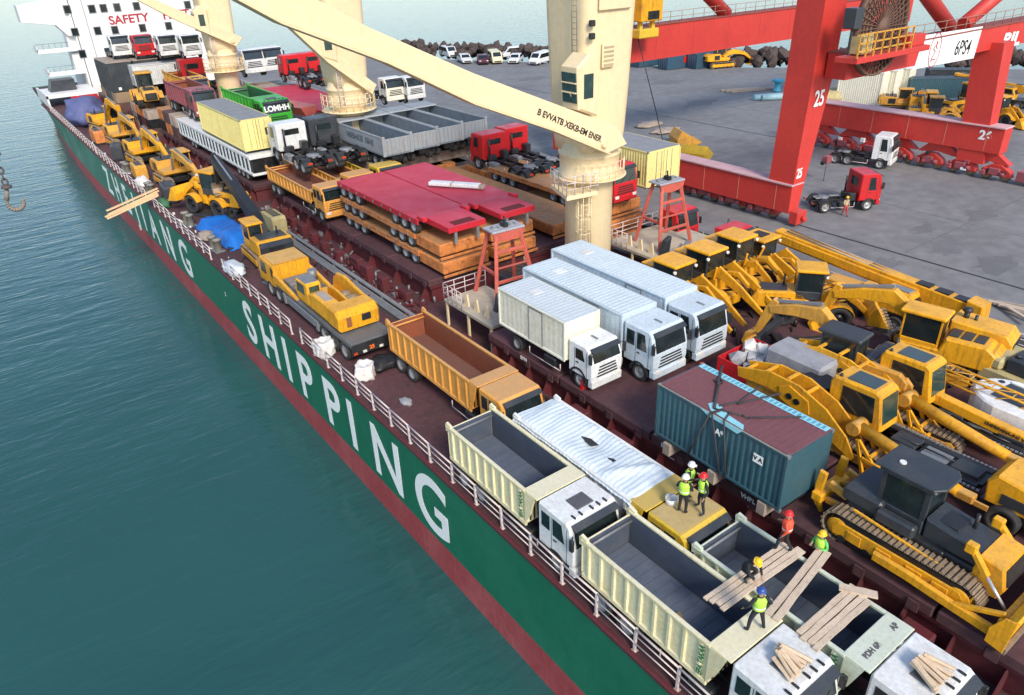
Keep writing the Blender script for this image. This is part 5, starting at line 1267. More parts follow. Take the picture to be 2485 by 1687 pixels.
def lowbed(label, x, y, z, L=15.5, W=4.1, m=trailorange, group=None, neck='plate', h=1.2, rz=-90):
    """low-bed trailer, origin at its front end on the ground"""
    t = thing('lowbed_trailer', label, 'trailer', (x, y, z), R_(rz), group)
    mb = MB(); mb.box(-L, -3.2, -W/2, W/2, h-.2, h, .03); dk = mb.build('deck', m, t)
    for sd in (-1, 1):
        mb = MB(); mb.box(-L, -3.2, min(sd*(W/2), sd*(W/2-.14)), max(sd*(W/2), sd*(W/2-.14)), h-.42, h-.2, .02); mb.build('side_beam', m, dk)
        for i in range(9):
            mb = MB(); xx = -L+.8+i*(L-5)/8; mb.box(xx-.05, xx+.05, min(sd*W/2, sd*(W/2+.05)), max(sd*W/2, sd*(W/2+.05)), h-.3, h-.1); mb.build('lashing_ring', steel, dk)
    mb = MB(); mb.box(-.5, .5, -1, 1, 0, 0.01)
    for ax in (-L+.9, -L+2.25, -L+3.6, -6.6, -5.25, -3.9):
        for sd in (-1, 1): wheel(t, ax, sd*(W/2-.26), .52, .44)
        mb = MB(); mb.cyl((ax, -W/2+.4, .52), (ax, W/2-.4, .52), .1, n=6); mb.build('axle', black, t)
    mb = MB()
    for yy in (-.6, .6): mb.box(-L+.5, -3.0, yy-.08, yy+.08, .45, h-.2)
    mb.build('main_beam', m, t)
    if neck == 'plate':
        nk = link('gooseneck', None, t)
        mb = MB(); mb.prism([(-3.6, h-.35), (0, h-.3), (0, h+.08), (-2.9, h+.12), (-3.6, h)], -W*.36, W*.36, .03); mb.build('neck_plate', m, nk)
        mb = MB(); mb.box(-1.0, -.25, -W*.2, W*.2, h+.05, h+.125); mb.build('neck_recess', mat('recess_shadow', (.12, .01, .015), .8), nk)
        mb = MB(); mb.box(-3.4, -2.5, -W/2+.1, -W*.38, h-.1, h+.25, .06); mb.box(-3.4, -2.6, W*.38, W/2-.1, h-.1, h+.25, .06); mb.build('hinge_block', m, nk)
        for yy in (-.9, .9):
            mb = MB(); mb.box(-.2, -.1, yy-.1, yy+.1, 0, h-.3); mb.build('landing_leg', steel, nk)
    else:
        mb = MB(); mb.box(-3.3, 0, -W/2+.15, W/2-.15, .3, h-.02, .08); nb = mb.build('front_block', m, t)
        for yy in (-W*.28, 0, W*.28):
            mb = MB(); mb.box(-.01, .06, yy-.45, yy+.45, .42, h-.2, .03); mb.build('front_panel', m, nb)
        mb = MB(); mb.box(.0, .12, -W/2+.1, W/2-.1, .1, .28, .02); mb.build('bumper_beam', m, nb)
    return t
def person(label, loc, rz, pose='stand', top=cloth, pants=cloth, helmet=helw, vest=None, h=1.74):
    t = thing('person', label, 'person', loc, R_(rz))
    s = h/1.74
    J = {'pel': (0, 0, .95), 'wst': (0, 0, 1.1), 'chs': (.01, 0, 1.32), 'nck': (.02, 0, 1.48), 'hd0': (.03, 0, 1.58), 'hd1': (.035, 0, 1.70),
         'shL': (0, .19, 1.42), 'elL': (-.02, .27, 1.14), 'wrL': (.1, .26, .92), 'haL': (.14, .25, .84),
         'shR': (0, -.19, 1.42), 'elR': (-.02, -.27, 1.14), 'wrR': (.1, -.26, .92), 'haR': (.14, -.25, .84),
         'hpL': (0, .1, .9), 'knL': (.03, .12, .5), 'anL': (-.02, .13, .09), 'toL': (.15, .15, .04),
         'hpR': (0, -.1, .9), 'knR': (.03, -.12, .5), 'anR': (-.02, -.13, .09), 'toR': (.15, -.15, .04)}
    if pose == 'stride': J.update(knL=(.18, .11, .52), anL=(.22, .12, .09), toL=(.39, .13, .04), knR=(.0, -.11, .5), anR=(-.24, -.13, .12), toR=(-.1, -.14, .04), elL=(-.12, .27, 1.16), wrL=(0, .3, .95), haL=(.04, .3, .87), elR=(.1, -.27, 1.16), wrR=(.3, -.24, 1.08), haR=(.38, -.22, 1.08))
    if pose == 'hold': J.update(elL=(.02, .3, 1.16), wrL=(.24, .2, 1.18), haL=(.33, .15, 1.2), elR=(.02, -.3, 1.16), wrR=(.24, -.2, 1.18), haR=(.33, -.15, 1.2))
    if pose == 'wide': J.update(knL=(.03, .2, .5), anL=(-.02, .27, .09), toL=(.15, .3, .04), knR=(.03, -.2, .5), anR=(-.02, -.27, .09), toR=(.15, -.3, .04), elL=(-.05, .36, 1.18), wrL=(.1, .42, .98), haL=(.15, .43, .9), elR=(-.05, -.36, 1.18), wrR=(.15, -.3, 1.05), haR=(.22, -.27, 1.05))
    if pose == 'crouch':
        J.update(pel=(-.18, 0, .42), wst=(-.12, 0, .58), chs=(.06, 0, .78), nck=(.18, 0, .9), hd0=(.26, 0, .97), hd1=(.33, 0, 1.07), shL=(.12, .19, .84), elL=(.25, .28, .6), wrL=(.42, .18, .42), haL=(.48, .14, .34), shR=(.12, -.19, .84), elR=(.25, -.28, .6), wrR=(.42, -.18, .42), haR=(.48, -.14, .34),
                 hpL=(-.16, .1, .4), knL=(.24, .17, .5), anL=(.02, .16, .1), toL=(.19, .18, .04), hpR=(-.16, -.1, .4), knR=(.24, -.17, .5), anR=(.02, -.16, .1), toR=(.19, -.18, .04))
    rad = dict(pel=.15, wst=.14, chs=.165, nck=.065, hd0=.095, hd1=.085, shL=.075, elL=.055, wrL=.04, haL=.035, shR=.075, elR=.055, wrR=.04, haR=.035, hpL=.1, knL=.07, anL=.052, toL=.042, hpR=.1, knR=.07, anR=.052, toR=.042)
    E_ = ['pel-wst', 'wst-chs', 'chs-nck', 'nck-hd0', 'hd0-hd1', 'chs-shL', 'shL-elL', 'elL-wrL', 'wrL-haL', 'chs-shR', 'shR-elR', 'elR-wrR', 'wrR-haR', 'pel-hpL', 'hpL-knL', 'knL-anL', 'anL-toL', 'pel-hpR', 'hpR-knR', 'knR-anR', 'anR-toR']
    names = list(J)
    V = [Vector(J[n])*s for n in names]; rr = [rad[n]*s for n in names]; ed = [tuple(names.index(q) for q in e.split('-')) for e in E_]
    for hn, sg in (('haL', 1), ('haR', -1)):                     # five fingers rooted in the palm
        a = J['wr'+hn[2]]; b = Vector(J[hn]); d = (b-Vector(a)).normalized(); sd = d.cross(Vector((0, 0, 1)))
        sd = sd.normalized() if sd.length > .1 else Vector((0, 1, 0))
        for k, (o_, l_) in enumerate(((-.03, .07), (-.01, .085), (.01, .08), (.03, .06), (.045, .045))):
            p0 = b+sd*o_*.8; p1 = p0+d*l_*.55+sd*o_*.2; p2 = p1+d*l_*.4+Vector((0, 0, -.02))
            i0 = len(V); V += [p0*s, p1*s, p2*s]; rr += [.012*s, .0105*s, .009*s]; ed += [(names.index(hn), i0), (i0, i0+1), (i0+1, i0+2)]
    i0 = len(V); d = (Vector(J['hd1'])-Vector(J['nck'])).normalized(); fw = Vector((1, 0, 0)); fw = (fw-d*fw.dot(d)).normalized()
    V.append((Vector(J['hd0'])+fw*.115)*s); rr.append(.022*s); ed.append((names.index('hd0'), i0))   # nose
    me = bpy.data.meshes.new('body'); me.from_pydata([tuple(v) for v in V], ed, [])
    o = bpy.data.objects.new('tmp', me); COL.objects.link(o)
    sk = o.modifiers.new('skin', 'SKIN'); sk.use_smooth_shade = True; sk.branch_smoothing = .2
    for i, sv in enumerate(me.skin_vertices[0].data): sv.radius = (rr[i], rr[i]); sv.use_root = (i == 0)
    su = o.modifiers.new('sub', 'SUBSURF'); su.levels = 1; su.render_levels = 1
    bpy.context.view_layer.update()
    m2 = bpy.data.meshes.new_from_object(o.evaluated_get(bpy.context.evaluated_depsgraph_get())); bpy.data.objects.remove(o)
    m2.materials.clear()
    for q in (top, pants, skin, blackp): m2.materials.append(q)
    seg = []
    for (a, b) in ed:
        na = names[a] if a < len(names) else 'x'; nb = names[b] if b < len(names) else 'x'
        k = 0
        if na[:2] in ('hp', 'kn') or nb[:2] in ('hp',): k = 1
        if nb[:2] in ('to',): k = 3
        if na == 'nck' or nb in ('hd1',) or na[:2] in ('wr', 'ha') or nb == 'x' or na == 'x' or na == 'hd0': k = 2
        seg.append((V[a], V[b], k))
    for p in m2.polygons:
        c = p.center; best = 9; bi = 0
        for a, b, k in seg:
            ab = b-a; tt = max(0, min(1, (c-a).dot(ab)/max(1e-9, ab.length_squared))); d_ = (a+ab*tt-c).length
            if d_ < best: best = d_; bi = k
        p.material_index = bi; p.use_smooth = True
    link('body', m2, t)
    # helmet
    c = Vector(J['hd1'])*s; mb = MB(); prof = []
    mb.lathe([(.155, -.03), (.135, -.02), (.13, .03), (.105, .085), (.05, .115), (0, .12)], n=18)
    mb.box(.1, .19, -.07, .07, -.03, -.015)
    rot = Vector((0, 0, 1)).rotation_difference(d).to_matrix()
    mb.v = [tuple(rot @ Vector(v)*s+c) for v in mb.v]; mb.build('helmet', helmet, t)
    if vest:
        A, B, C = (Vector(J[k])*s for k in ('pel', 'wst', 'chs')); D = Vector(J['nck'])*s
        mb = MB(); rings = []
        for p, rx, ry in ((A+(B-A)*.3, .17, .20), (B, .165, .195), (C, .185, .215), (C+(D-C)*.55, .14, .19), (C+(D-C)*.9, .085, .12)):
            rings.append([tuple(p+Vector((rx*s*math.cos(2*PI*i/16), ry*s*math.sin(2*PI*i/16), 0))) for i in range(16)])
        mb.loft(rings, True, False); vo = mb.build('vest', vest, t)
        mb = MB(); p = B; q = [tuple(p+Vector((.173*s*math.cos(2*PI*i/16), .203*s*math.sin(2*PI*i/16), 0))) for i in range(16)]
        mb.loft([[(x, y_, z-.025) for x, y_, z in q], [(x, y_, z+.025) for x, y_, z in q]], True, False); mb.build('reflective_band', whitep, vo)
    return t
def plank(label, a, b, w=.2, h=.06, m=wood, group=None, name='plank', bend=0.):
    o_ = thing(name, label, 'plank', a, 0, group)
    a_ = Vector(a); d = Vector(b)-a_
    mb = MB(); mb.bar((0, 0, 0), d, w, h)
    return mb, o_
# ================================================================== cargo on the port deck
random.seed(21)
A1 = tipper('cream dump truck with empty grey body, nearest along the rail', 14.75, 6.0, group='cream dump trucks on the port deck')
B1 = tipper('pale green dump truck under the crossing planks, nearest the camera', 17.62, 3.3, m=palegreen, bl=5.8, group='cream dump trucks on the port deck')
A2 = tipper('cream dump truck with empty grey body and square roof hatch, second along the rail', 14.78, 15.35, bl=5.75, group='cream dump trucks on the port deck')
B2 = tipper('yellow dump truck covered with a torn white tarpaulin', 17.6, 12.25, m=white, cabm=mustard, ledgem=mustard, bl=7.5, tarped=True, hatch=False, inner=bluegrey, roof=mat('dusty_roof', (.50, .37, .16), .8, (.34, .24, .1), .6, 2.))
B3 = tipper('dusty orange dump truck with an empty rusty red body', 17.7, 23.7, m=orange, cabm=orange, inner=rustin, bl=8.6, ribs=11, eight=False, hatch=False)
for t, s in ((A1, 'BEIBEN'), (B1, 'BEIBEN'), (A2, 'BEIBEN')):
    bl = 5.9
    me_txt = 'EBA TAKAA'
    letters(me_txt, .3, mat('green_stencil', (.05, .22, .10), .6), t, (-3.22, -1.285, 2.1), (0, 0, 1), (-1, 0, 0), 'stencil', .012, .85)
letters('BDH 6B', .24, mat('grey_stencil', (.12, .11, .12), .7), B1, (-2.55, -.5, 3.017), (0, 1, 0), (-1, 0, 0), 'stencil', .012)
letters('AP', .26, mat('grey_stencil', (.12, .11, .12), .7), B1, (-2.6, .85, 3.017), (0, 1, 0), (-1, 0, 0), 'stencil', .012)
# firewood piles on the dark hatches of two cab roofs
def woodpile(x, y, z, n, label, seed):
    random.seed(seed); nth = ('first', 'second', 'third', 'fourth', 'fifth', 'sixth', 'seventh', 'eighth', 'ninth', 'tenth')
    for i in range(n):
        L = random.uniform(.75, 1.0); k = (i % 5)/4-.5; lay = i//5
        a = Vector((x+k*.95+random.uniform(-.04, .04), y-.42+random.uniform(-.05, .05), z+.09+lay*.13)); d = Vector((random.uniform(-.1, .1)-k*.55, L*.95, random.uniform(0, .1)+(.05 if lay else .06)))
        mb = MB(); r = random.uniform(.06, .085); rings = []
        dn = d.normalized(); u = dn.orthogonal().normalized(); w2 = dn.cross(u)
        sh = [random.uniform(.75, 1.2) for _ in range(6)]
        for q in (0, .3, .7, 1): rings.append([tuple(d*q+u*(r*sh[j]*math.cos(j*PI/3))+w2*(r*sh[j]*math.sin(j*PI/3))) for j in range(6)])
        mb.loft(rings); lg = mb.build('log', mat('split_log', (.72, .55, .38), .8, (.5, .36, .22), .6, 3., bump=.3))
        lg.location = a; tag(lg, '%s split log from the left, %s layer, %s' % (nth[i % 5], ('lower', 'upper')[lay], label), 'log', 'split logs on truck roofs')
woodpile(14.75, 7.1, 3.05, 10, 'on the rail-side cab roof', 4)
woodpile(17.6, 4.4, 3.05, 10, 'on the corner cab roof', 9)
def plank_obj(label, a, b, w=.2, h=.065, m=wood, group=None, name='plank', jag=True):
    a_ = Vector(a); d = Vector(b)-a_; mb = MB(); L = d.length; dn = d.normalized(); y = Vector((0, 0, 1)).cross(dn).normalized(); z = dn.cross(y)
    rings = []; n = 7
    for i in range(n):
        k = i/(n-1); off = y*random.uniform(-.012, .012)+z*random.uniform(-.006, .006); ww = w*random.uniform(.94, 1.06)/2
        rings.append([tuple(d*k+off+y*(-ww)+z*(-h/2)), tuple(d*k+off+y*ww+z*(-h/2)), tuple(d*k+off+y*ww+z*(h/2)), tuple(d*k+off+y*(-ww)+z*(h/2))])
    mb.loft(rings); o = mb.build(name, m); o.location = a_
    return tag(o, label, 'plank', group)
random.seed(31)
zt = 3.06
ord3 = ['farthest', 'second', 'third', 'nearest']
def bunch(pa, pb, n, w, gap, labels):
    a, b = Vector(at(*pa, zt)), Vector(at(*pb, zt+.03)); d = (b-a).normalized(); pn = Vector((d.y, -d.x, 0))
    for i in range(n):
        o_ = pn*(i-(n-1)/2)*(w+gap); j0, j1 = random.uniform(-.12, .12), random.uniform(-.15, .15)
        plank_obj(labels % ord3[i] if n == 4 else labels % ('left', 'right')[i], a+o_+d*j0, b+o_+d*j1+pn*random.uniform(-.03, .03), w, .06, wood, 'planks laid across the dump bodies')
bunch((1734, 1464), (1928, 1328), 4, .165, .035, '%s of four pale planks under the crouching worker')
bunch((1872, 1500), (1998, 1338), 2, .22, .06, '%s of two pale planks beside the worker in the lime vest')
bunch((1958, 1556), (2090, 1440), 4, .185, .03, '%s of four pale planks ending under a short cross plank')
plank_obj('short splintered plank lying across the ends of four planks', at(2036, 1424, zt+.09), at(2130, 1445, zt+.09), .3, .06, wood)
plank_obj('short loose board on the grey floor by the rail side of the near dump body', (14.0, 12.3, 1.48), (14.35, 12.9, 1.48), .2, .05, woodg)
plank_obj('brown wooden block on the grey floor of the near dump body', (14.35, 10.35, 1.5), (14.7, 11.25, 1.5), .2, .1, mat('brown_block', (.30, .18, .10), .8))
plank_obj('grey stick lying inside the pale green dump body', (16.9, 11.4, 1.48), (17.9, 10.9, 1.48), .12, .06, woodg)
# workers
person('worker in a lime hi-vis vest and blue helmet on the near truck ledge', (*at(1832, 1530, 3.02)[:2], 3.02), 60, 'wide', cloth, cloth, helb, lime)
person('crouching worker in dark clothes with a yellow helmet on the planks', (*at(1812, 1405, 3.12)[:2], 3.12), -95, 'crouch', cloth, cloth, hely)
person('worker in an orange jacket and red helmet on the plank ends', (*at(1900, 1338, 3.14)[:2], 3.14), 100, 'stride', hivo, cloth, helr, hivo)
person('worker in a green and yellow vest bending at the end of two planks', (19.75, 9.3, 1.95), 170, 'hold', mat('green_vest', (.12, .55, .12), .6), cloth, hely, lime)
person('worker with a white helmet and lime vest on the yellow cab roof', (*at(1655, 1245, 3.03)[:2], 3.03), 20, 'hold', cloth, cloth, helw, lime)
person('worker with a red helmet and lime vest on the yellow cab roof', (*at(1700, 1240, 3.03)[:2], 3.03), 150, 'wide', cloth, cloth, helr, lime)
person('third worker in a lime vest behind the white helmet on the yellow roof', (*at(1668, 1212, 3.03)[:2], 3.03), -60, 'hold', cloth, cloth, helw, lime)
def bucket_(label, loc, r, h, m):
    t = thing('bucket', label, 'bucket', loc)
    mb = MB(); mb.lathe([(0, 0), (r*.8, 0), (r, h), (r*.94, h), (r*.76, .04), (0, .04)], n=18); mb.build('shell', m, t)
    mb = MB(); mb.tube([(r*math.cos(R_(a)), 0.02, h+.5*r*math.sin(R_(a))) for a in range(0, 181, 20)], .012, 4); mb.build('handle', steel, t)
bucket_('white bucket on the yellow cab roof beside the workers', (*at(1628, 1222, 3.03)[:2], 3.03), .24, .3, white)
# big bags and clutter along the rail
def bigbag(label, loc, s, seed):
    random.seed(seed); t = thing('bulk_bag', label, 'bag', loc, R_(random.uniform(0, 90)))
    bm = bmesh.new(); bmesh.ops.create_icosphere(bm, subdivisions=4, radius=1)
    for v in bm.verts:
        p = v.co.copy(); q = Vector((max(-.72, min(.72, p.x)), max(-.72, min(.72, p.y)), max(-.62, min(.66, p.z))))
        k = 1+.05*math.sin(p.x*9+seed)*math.sin(p.z*7)+.05*math.sin(p.y*11+p.z*5)
        q *= k; q.z += .62
        if p.z > .6: q.z -= .22*math.exp(-(p.x**2+p.y**2)*6)
        v.co = q*s
    me = bpy.data.meshes.new('sack'); bm.to_mesh(me); bm.free(); me.materials.append(bagw)
    for p in me.polygons: p.use_smooth = True
    link('sack', me, t)
    for a in (0, 90, 180, 270):
        mb = MB(); c, d = math.cos(R_(a+45)), math.sin(R_(a+45)); mb.tube([(c*.85*s, d*.85*s, .9*s), (c*.7*s, d*.7*s, 1.32*s), (c*.45*s, d*.45*s, 1.3*s), (c*.5*s, d*.5*s, 1.1*s)], .03*s, 5); mb.build('lifting_loop', bagw, t)
bigbag('white bulk bag with a dark hollow, leaning on the rail behind the truck crane', (13.9, 39.3, 0), .78, 2)
bigbag('white bulk bag next to black bundles at the rail', (14.6, 35.1, 0), .72, 5)
def bundle(label, loc, s, m, seed, name='tarp_bundle', cat='bundle'):
    random.seed(seed); bm = bmesh.new(); bmesh.ops.create_icosphere(bm, subdivisions=3, radius=1)
    ph = [random.uniform(0, 6) for _ in range(4)]
    for v in bm.verts:
        p = v.co; k = 1+.16*math.sin(p.x*5+ph[0])*math.sin(p.y*6+ph[1])+.1*math.sin(p.z*9+ph[2]+p.x*3)
        v.co = Vector((p.x*k*s[0], p.y*k*s[1], max(0, p.z*k*s[2]+s[2]*.55)))
    me = bpy.data.meshes.new(name); bm.to_mesh(me); bm.free(); me.materials.append(m)
    for p in me.polygons: p.use_smooth = True
    o = link(name, me, None, loc); return tag(o, label, cat)
bundle('crumpled black tarpaulin between the white bag and the orange truck', (16.0, 35.6, 0), (1.0, .8, .4), black, 3)
bundle('grey scrap of sheet on the maroon deck by the rail', (15.1, 31.2, 0), (.3, .5, .12), greytarp, 8)
bundle('white crumpled sheeting spilling over the rail beside the truck crane', (14.0, 56.5, 0), (.7, 1.6, .5), tarp, 9)
bundle('pale crumpled sheeting on the far side deck by the excavators', (14.4, 88, 0), (.7, 1.3, .7), bagw, 12)
bundle('dark coil of mooring rope at the port rail', (14.6, 66, 0), (.7, 1.0, .45), woodg, 14, 'rope_heap', 'rope')
bundle('green netting heap on the rail below the planks', (14.2, 78.5, 0), (.5, 1.0, .6), mat('green_net', (.05, .16, .08), .8), 16, 'net_heap', 'net')
for i in range(5):
    a = on_y(256+i*3, 496+i*7, 78.5) if False else None
# planks resting on the port rail, jutting over the water
for i, (pa, pb) in enumerate((((258, 512), (382, 457)), ((262, 521), (385, 463)), ((255, 527), (383, 470)), ((260, 531), (384, 474)))):
    b = Vector(on_y(*pb, 79.6-.35*i)); a = Vector(on_y(*pa, 79.0-.35*i))
    plank_obj('%s of four fresh planks jutting over the port rail' % ord3[i], a, b, .3, .1, wood2, 'planks jutting over the rail')
# truck crane, excavator with black boom, blue covered load, wheel loader
truck_crane('yellow truck crane without boom on a long black carrier', 16.0, 52.0, 0, 90)
excavator('yellow excavator with a long black boom behind the truck crane', 17.2, 57.6, 0, 88, boom=[(.7, 1.5), (1.9, 2.7), (11.0, 5.4), (11.8, 3.2)], bm=black, sz=1.08, bw=1.6)
mb = MB(); n = 20; vs_ = []; fs = []; random.seed(6)
for i in range(n):
    for j in range(12):
        u, v = i/(n-1), j/11; X = -4.4+8.8*u; Y = -1.7+3.4*v
        e = min(v, 1-v)*6; e3 = min(u, 1-u)*10
        Z = (.8+.25*math.sin(u*7)+.1*math.sin(u*19+v*5))*min(1, e)*min(1, e3)+.05*math.sin(Y*8+X*3)*min(1, e)+.02
        vs_.append((X, Y, Z))
for i in range(n-1):
    for j in range(11): fs.append((i*12+j, (i+1)*12+j, (i+1)*12+j+1, i*12+j+1))
mb.add(vs_, fs, True); o = mb.build('covered_load', bluetarp); o.location = (16.6, 65.8, 0); o.rotation_euler = (0, 0, R_(94))
tag(o, 'bright blue tarpaulin over a low load in front of the wheel loader', 'tarpaulin')
loader('yellow wheel loader with lifted bucket, behind the blue tarpaulin', 17.7, 72.3, .25, 112, raise_=.6).scale = (1.22, 1.22, 1.22)
mb = MB(); mb.box(-2.6, 2.6, -1.5, 1.5, 0, .245, .03); o = mb.build('dunnage_plate', dgrey); o.location = (17.7, 72.3, 0); o.rotation_euler = (0, 0, R_(112)); tag(o, 'dark steel plate under the wheel loader by the blue tarpaulin', 'plate')
person('person in a salmon red jacket beside the black boom', (*at(607, 572, 0.0)[:2], 0.), -60, 'stand', mat('salmon_jacket', (.75, .22, .18), .8), mat('red_trousers', (.5, .05, .05), .8), helr)
for i, (x, y, lab, bb) in enumerate(((17.6, 86.5, 'yellow excavator with dusty boom lowered, nearest of the side deck row', [(.5, 1.5), (1.7, 3.0), (5.6, 2.5), (8.3, 1.0)]), (17.3, 99, 'second yellow excavator along the side deck', [(.5, 1.5), (1.8, 3.4), (6.2, 2.7), (9.0, 1.1)]), (17.4, 111.5, 'third yellow excavator along the side deck', [(.5, 1.5), (1.6, 3.3), (5.4, 2.9), (7.8, 1.1)]), (17.4, 122, 'farthest yellow excavator on the side deck by the navy bundle', [(.7, 1.5), (2.6, 3.9), (5.3, 3.2), (4.9, .9)]))):
    e = excavator(lab, x, y, 0, -86 if i < 3 else -80, yel2 if i % 2 == 0 else yel, 'excavators along the side deck', bb, None, 1.2)
bundle('faded navy tarpaulin bundle at the far end of the side deck', (16.4, 131.5, 0), (2.9, 4.2, 2.6), navytarp, 21, 'covered_load', 'tarpaulin')

# ================================================================== hatch: hanging container, box trucks
ct = container('teal container with maroon roof and loose slings on the hatch', 22.2, 14.9, 2.42, -91, 6.6, 2.8, 2.68, contteal, controof, contteal)
for a, s in ((-3.28, 1), (3.28, -1)): pass
mb = MB(); mb.box(-3.2, 3.2, 1.0, 1.36, 2.70, 2.712); mb.build('roof_strip', cyanp, ct)
mb = MB()
for q in np.arange(-3.0, 3.0, .22): mb.box(q, q+.12, 1.06, 1.3, 2.713, 2.72)
k = mb.build('strip_lettering', mat('strip_blue', (.12, .35, .45), .6), ct); k['kind'] = 'stuff'
mb = MB(); mb.prism([(-.9, -1.0), (-.5, -1.3), (.4, -1.35), (1.2, -1.38), (1.0, -1.1), (.2, -1.02), (-.4, -.75), (-.8, -.7)], 2.70, 2.715, 0, 'xy'); pt = mb.build('flag_patch', cyanp, ct)
mb = MB(); mb.prism([(-.9, 2.68), (1.2, 2.68), (1.0, 2.45), (.3, 2.5), (-.5, 2.52)], -1.455, -1.442); mb.build('flag_patch', cyanp, ct)
letters('A*', .4, whitep, ct, (.15, -1.445, 2.0), (1, 0, 0), (0, 0, 1), 'marking', .012)
mb = MB(); mb.box(1.85, 2.3, -1.45, -1.443, 1.65, 2.05); pl_ = mb.build('plate', whitep, ct)
letters('V A', .26, blackletter, pl_, (2.07, -1.452, 1.85), (1, 0, 0), (0, 0, 1), 'plate_mark', .012)
mb = MB(); mb.box(-3.31, 3.31, -1.445, -1.40, 2.6, 2.70); mb.build('pale_edge', mat('edge_pale', (.4, .35, .30), .7), ct)
# slings lying loose over the container
sl = thing('lifting_sling', 'dark webbing slings thrown over the teal container', 'sling', (0, 0, 0))
zr = 5.15
def strap(pts, r=.045):
    mb = MB(); mb.tube([at(p[0], p[1], zr) for p in pts], r, 5); mb.build('sling_leg', rope, sl)
strap([(1733, 992), (1742, 935), (1752, 888)], .07); strap([(1733, 992), (1800, 1008), (1815, 1014), (1945, 1012)]); strap([(1745, 985), (1795, 975), (1845, 938)]); strap([(1790, 980), (1895, 955)])
xl = 22.2-1.47
for (y0_, y1_) in ((16.2, 15.3), (14.5, 15.2), (14.2, 14.6)):
    mb = MB(); mb.tube([(xl, y0_, 2.5), (xl, y1_, 5.14), (xl+.6, (y1_+15)/2, 5.16)], .04, 5); mb.build('sling_leg', rope, sl)
mb = MB(); mb.lathe([(.1, -.04), (.17, -.04), (.17, .04), (.1, .04)], n=12, at=at(1745, 925, zr+.05), close=True); mb.build('ring', black, sl)
for i, y_ in enumerate((12.4, 14.9, 17.4)):
    mb = MB(); mb.box(20.7, 23.7, y_-.2, y_+.2, HZ+.004, 2.415, .02); o = mb.build('dunnage_beam', woodg); tag(o, '%s timber beam under the teal container' % ('near', 'middle', 'far')[i], 'beam', 'timber under the container')
boxtruck('small ivory box truck with a side door, leftmost of three on the hatch', 22.55, 23.15, HZ, -90, boxcream, mat('box_roof_grey', (.52, .58, .62), .55, (.4, .44, .47), .5, 1.), white, 5.75, 3.42, W=2.35, ctop=2.55, heavy=False)
boxtruck('pale blue box truck, middle of three on the hatch', 25.5, 21.6, HZ, -90, iceblue, iceblue, iceblue, 8.4, 3.35, W=2.45, ctop=3.1)
boxtruck('pale blue box truck, rightmost of three on the hatch', 28.6, 21.5, HZ, -90, iceblue, iceblue, iceblue, 9.6, 3.4, W=2.45, ctop=3.15)
def fire_point(loc, label):
    t = thing('red_stop_post', label, 'post', loc)
    mb = MB(); mb.prism([(-.3, 0), (.3, 0), (.12, .95), (-.1, 1.0)], -.12, .12, .03); mb.build('body', red, t)
    mb = MB(); mb.box(-.1, .1, -.13, .13, .75, .9); mb.build('cap', helr, t)
fire_point((26.9, 20.7, HZ), 'red wedge standing between two pale blue trucks')
fire_point((21.75, 23.9, HZ), 'red wedge at the hatch edge below the ivory truck')
# red body loaded with grey wrapped crates
t = thing('wrapped_load', 'red steel crate heaped with grey wrapped goods behind the container', 'crate', (28.8, 17.2, HZ), R_(-90))
mb = MB(); mb.box(-2.9, 1.0, -1.5, -1.44, .1, 1.5, .02); mb.box(-2.9, 1.0, 1.44, 1.5, .1, 1.5, .02); mb.box(.94, 1.0, -1.43, 1.43, .1, 1.5, .02); mb.box(-2.9, -2.84, -1.43, 1.43, .1, 1.5); mb.box(-2.84, .94, -1.43, 1.43, 0, .12); mb.build('red_side', red, t)
mb = MB(); mb.box(-1.0, 1.5+.6, -.35, 1.42, .15, 2.5, .15); mb.build('wrapped_block', greytarp, t)
random.seed(14)
for i in range(12):
    x_, y_ = random.uniform(-2.6, -.9), random.uniform(-1.2, 1.1); s_ = random.uniform(.3, .55)
    mb = MB(); rock(mb, (x_, y_, 1.2+random.uniform(0, .3)), s_); mb.build('wrapped_piece', random.choice([greytarp, bagw, dgrey, greytarp]), t)

# ------------------------------------------------------------------ starboard machines on the hatch and side deck
for i, (x, y, zz, lab) in enumerate(((31.3, 26.6, HZ, 'nearest the box trucks'), (34.3, 26.7, HZ, 'second from the box trucks'), (37.4, 26.9, HZ-.05, 'third from the box trucks'), (40.4, 27.2, HZ-.25, 'farthest from the trucks'))):
    l = loader('yellow wheel loader with dark cab, %s' % lab, x, y, zz if i < 2 else 0.02, -90, yel, 'wheel loaders beside the box trucks', bucket=(i == 2), raise_=.5)
    if i >= 2: l.location.z = HZ if x < 38 else .9
    l.scale = (1.12, 1.12, 1.08)
    mb = MB(); mb.box(-2.0, -1.1, -.6, .6, 2.75, 2.85, .04); mb.box(-1.6, -1.45, -.1, .1, 2.2, 2.76); mb.build('rear_wing', yel, l)
    for sd in (-1, 1):
        mb = MB(); mb.bar((.9, sd*.6, 1.9), (.9+.25, sd*.75, 2.75), .1, .1); mb.build('arm_stop', yel, l)
    if i == 3:
        mb = MB(); mb.box(-.7, .1, -.4, .4, 3.4, 3.46); mb.build('roof_hatch', black, l)
mb = MB(); mb.box(38.7, 42.2, 22.6, 31.6, 0.01, .88, .04); o = mb.build('steel_plinth', dgrey); tag(o, 'dark steel plinth under the farthest wheel loader', 'plinth')
boom_carrier('yellow truck crane with a long telescopic boom along the starboard rail', 43.6, 14.6, 28.6, .02)
excavator('yellow excavator with dark cab roof and curved boom, beside the grey wrapped crate', 32.0, 15.3, HZ, 95, yel2, None, [(.7, 1.5), (2.0, 3.0), (4.4, 2.5), (5.0, 1.1)], None, 1.12, True)
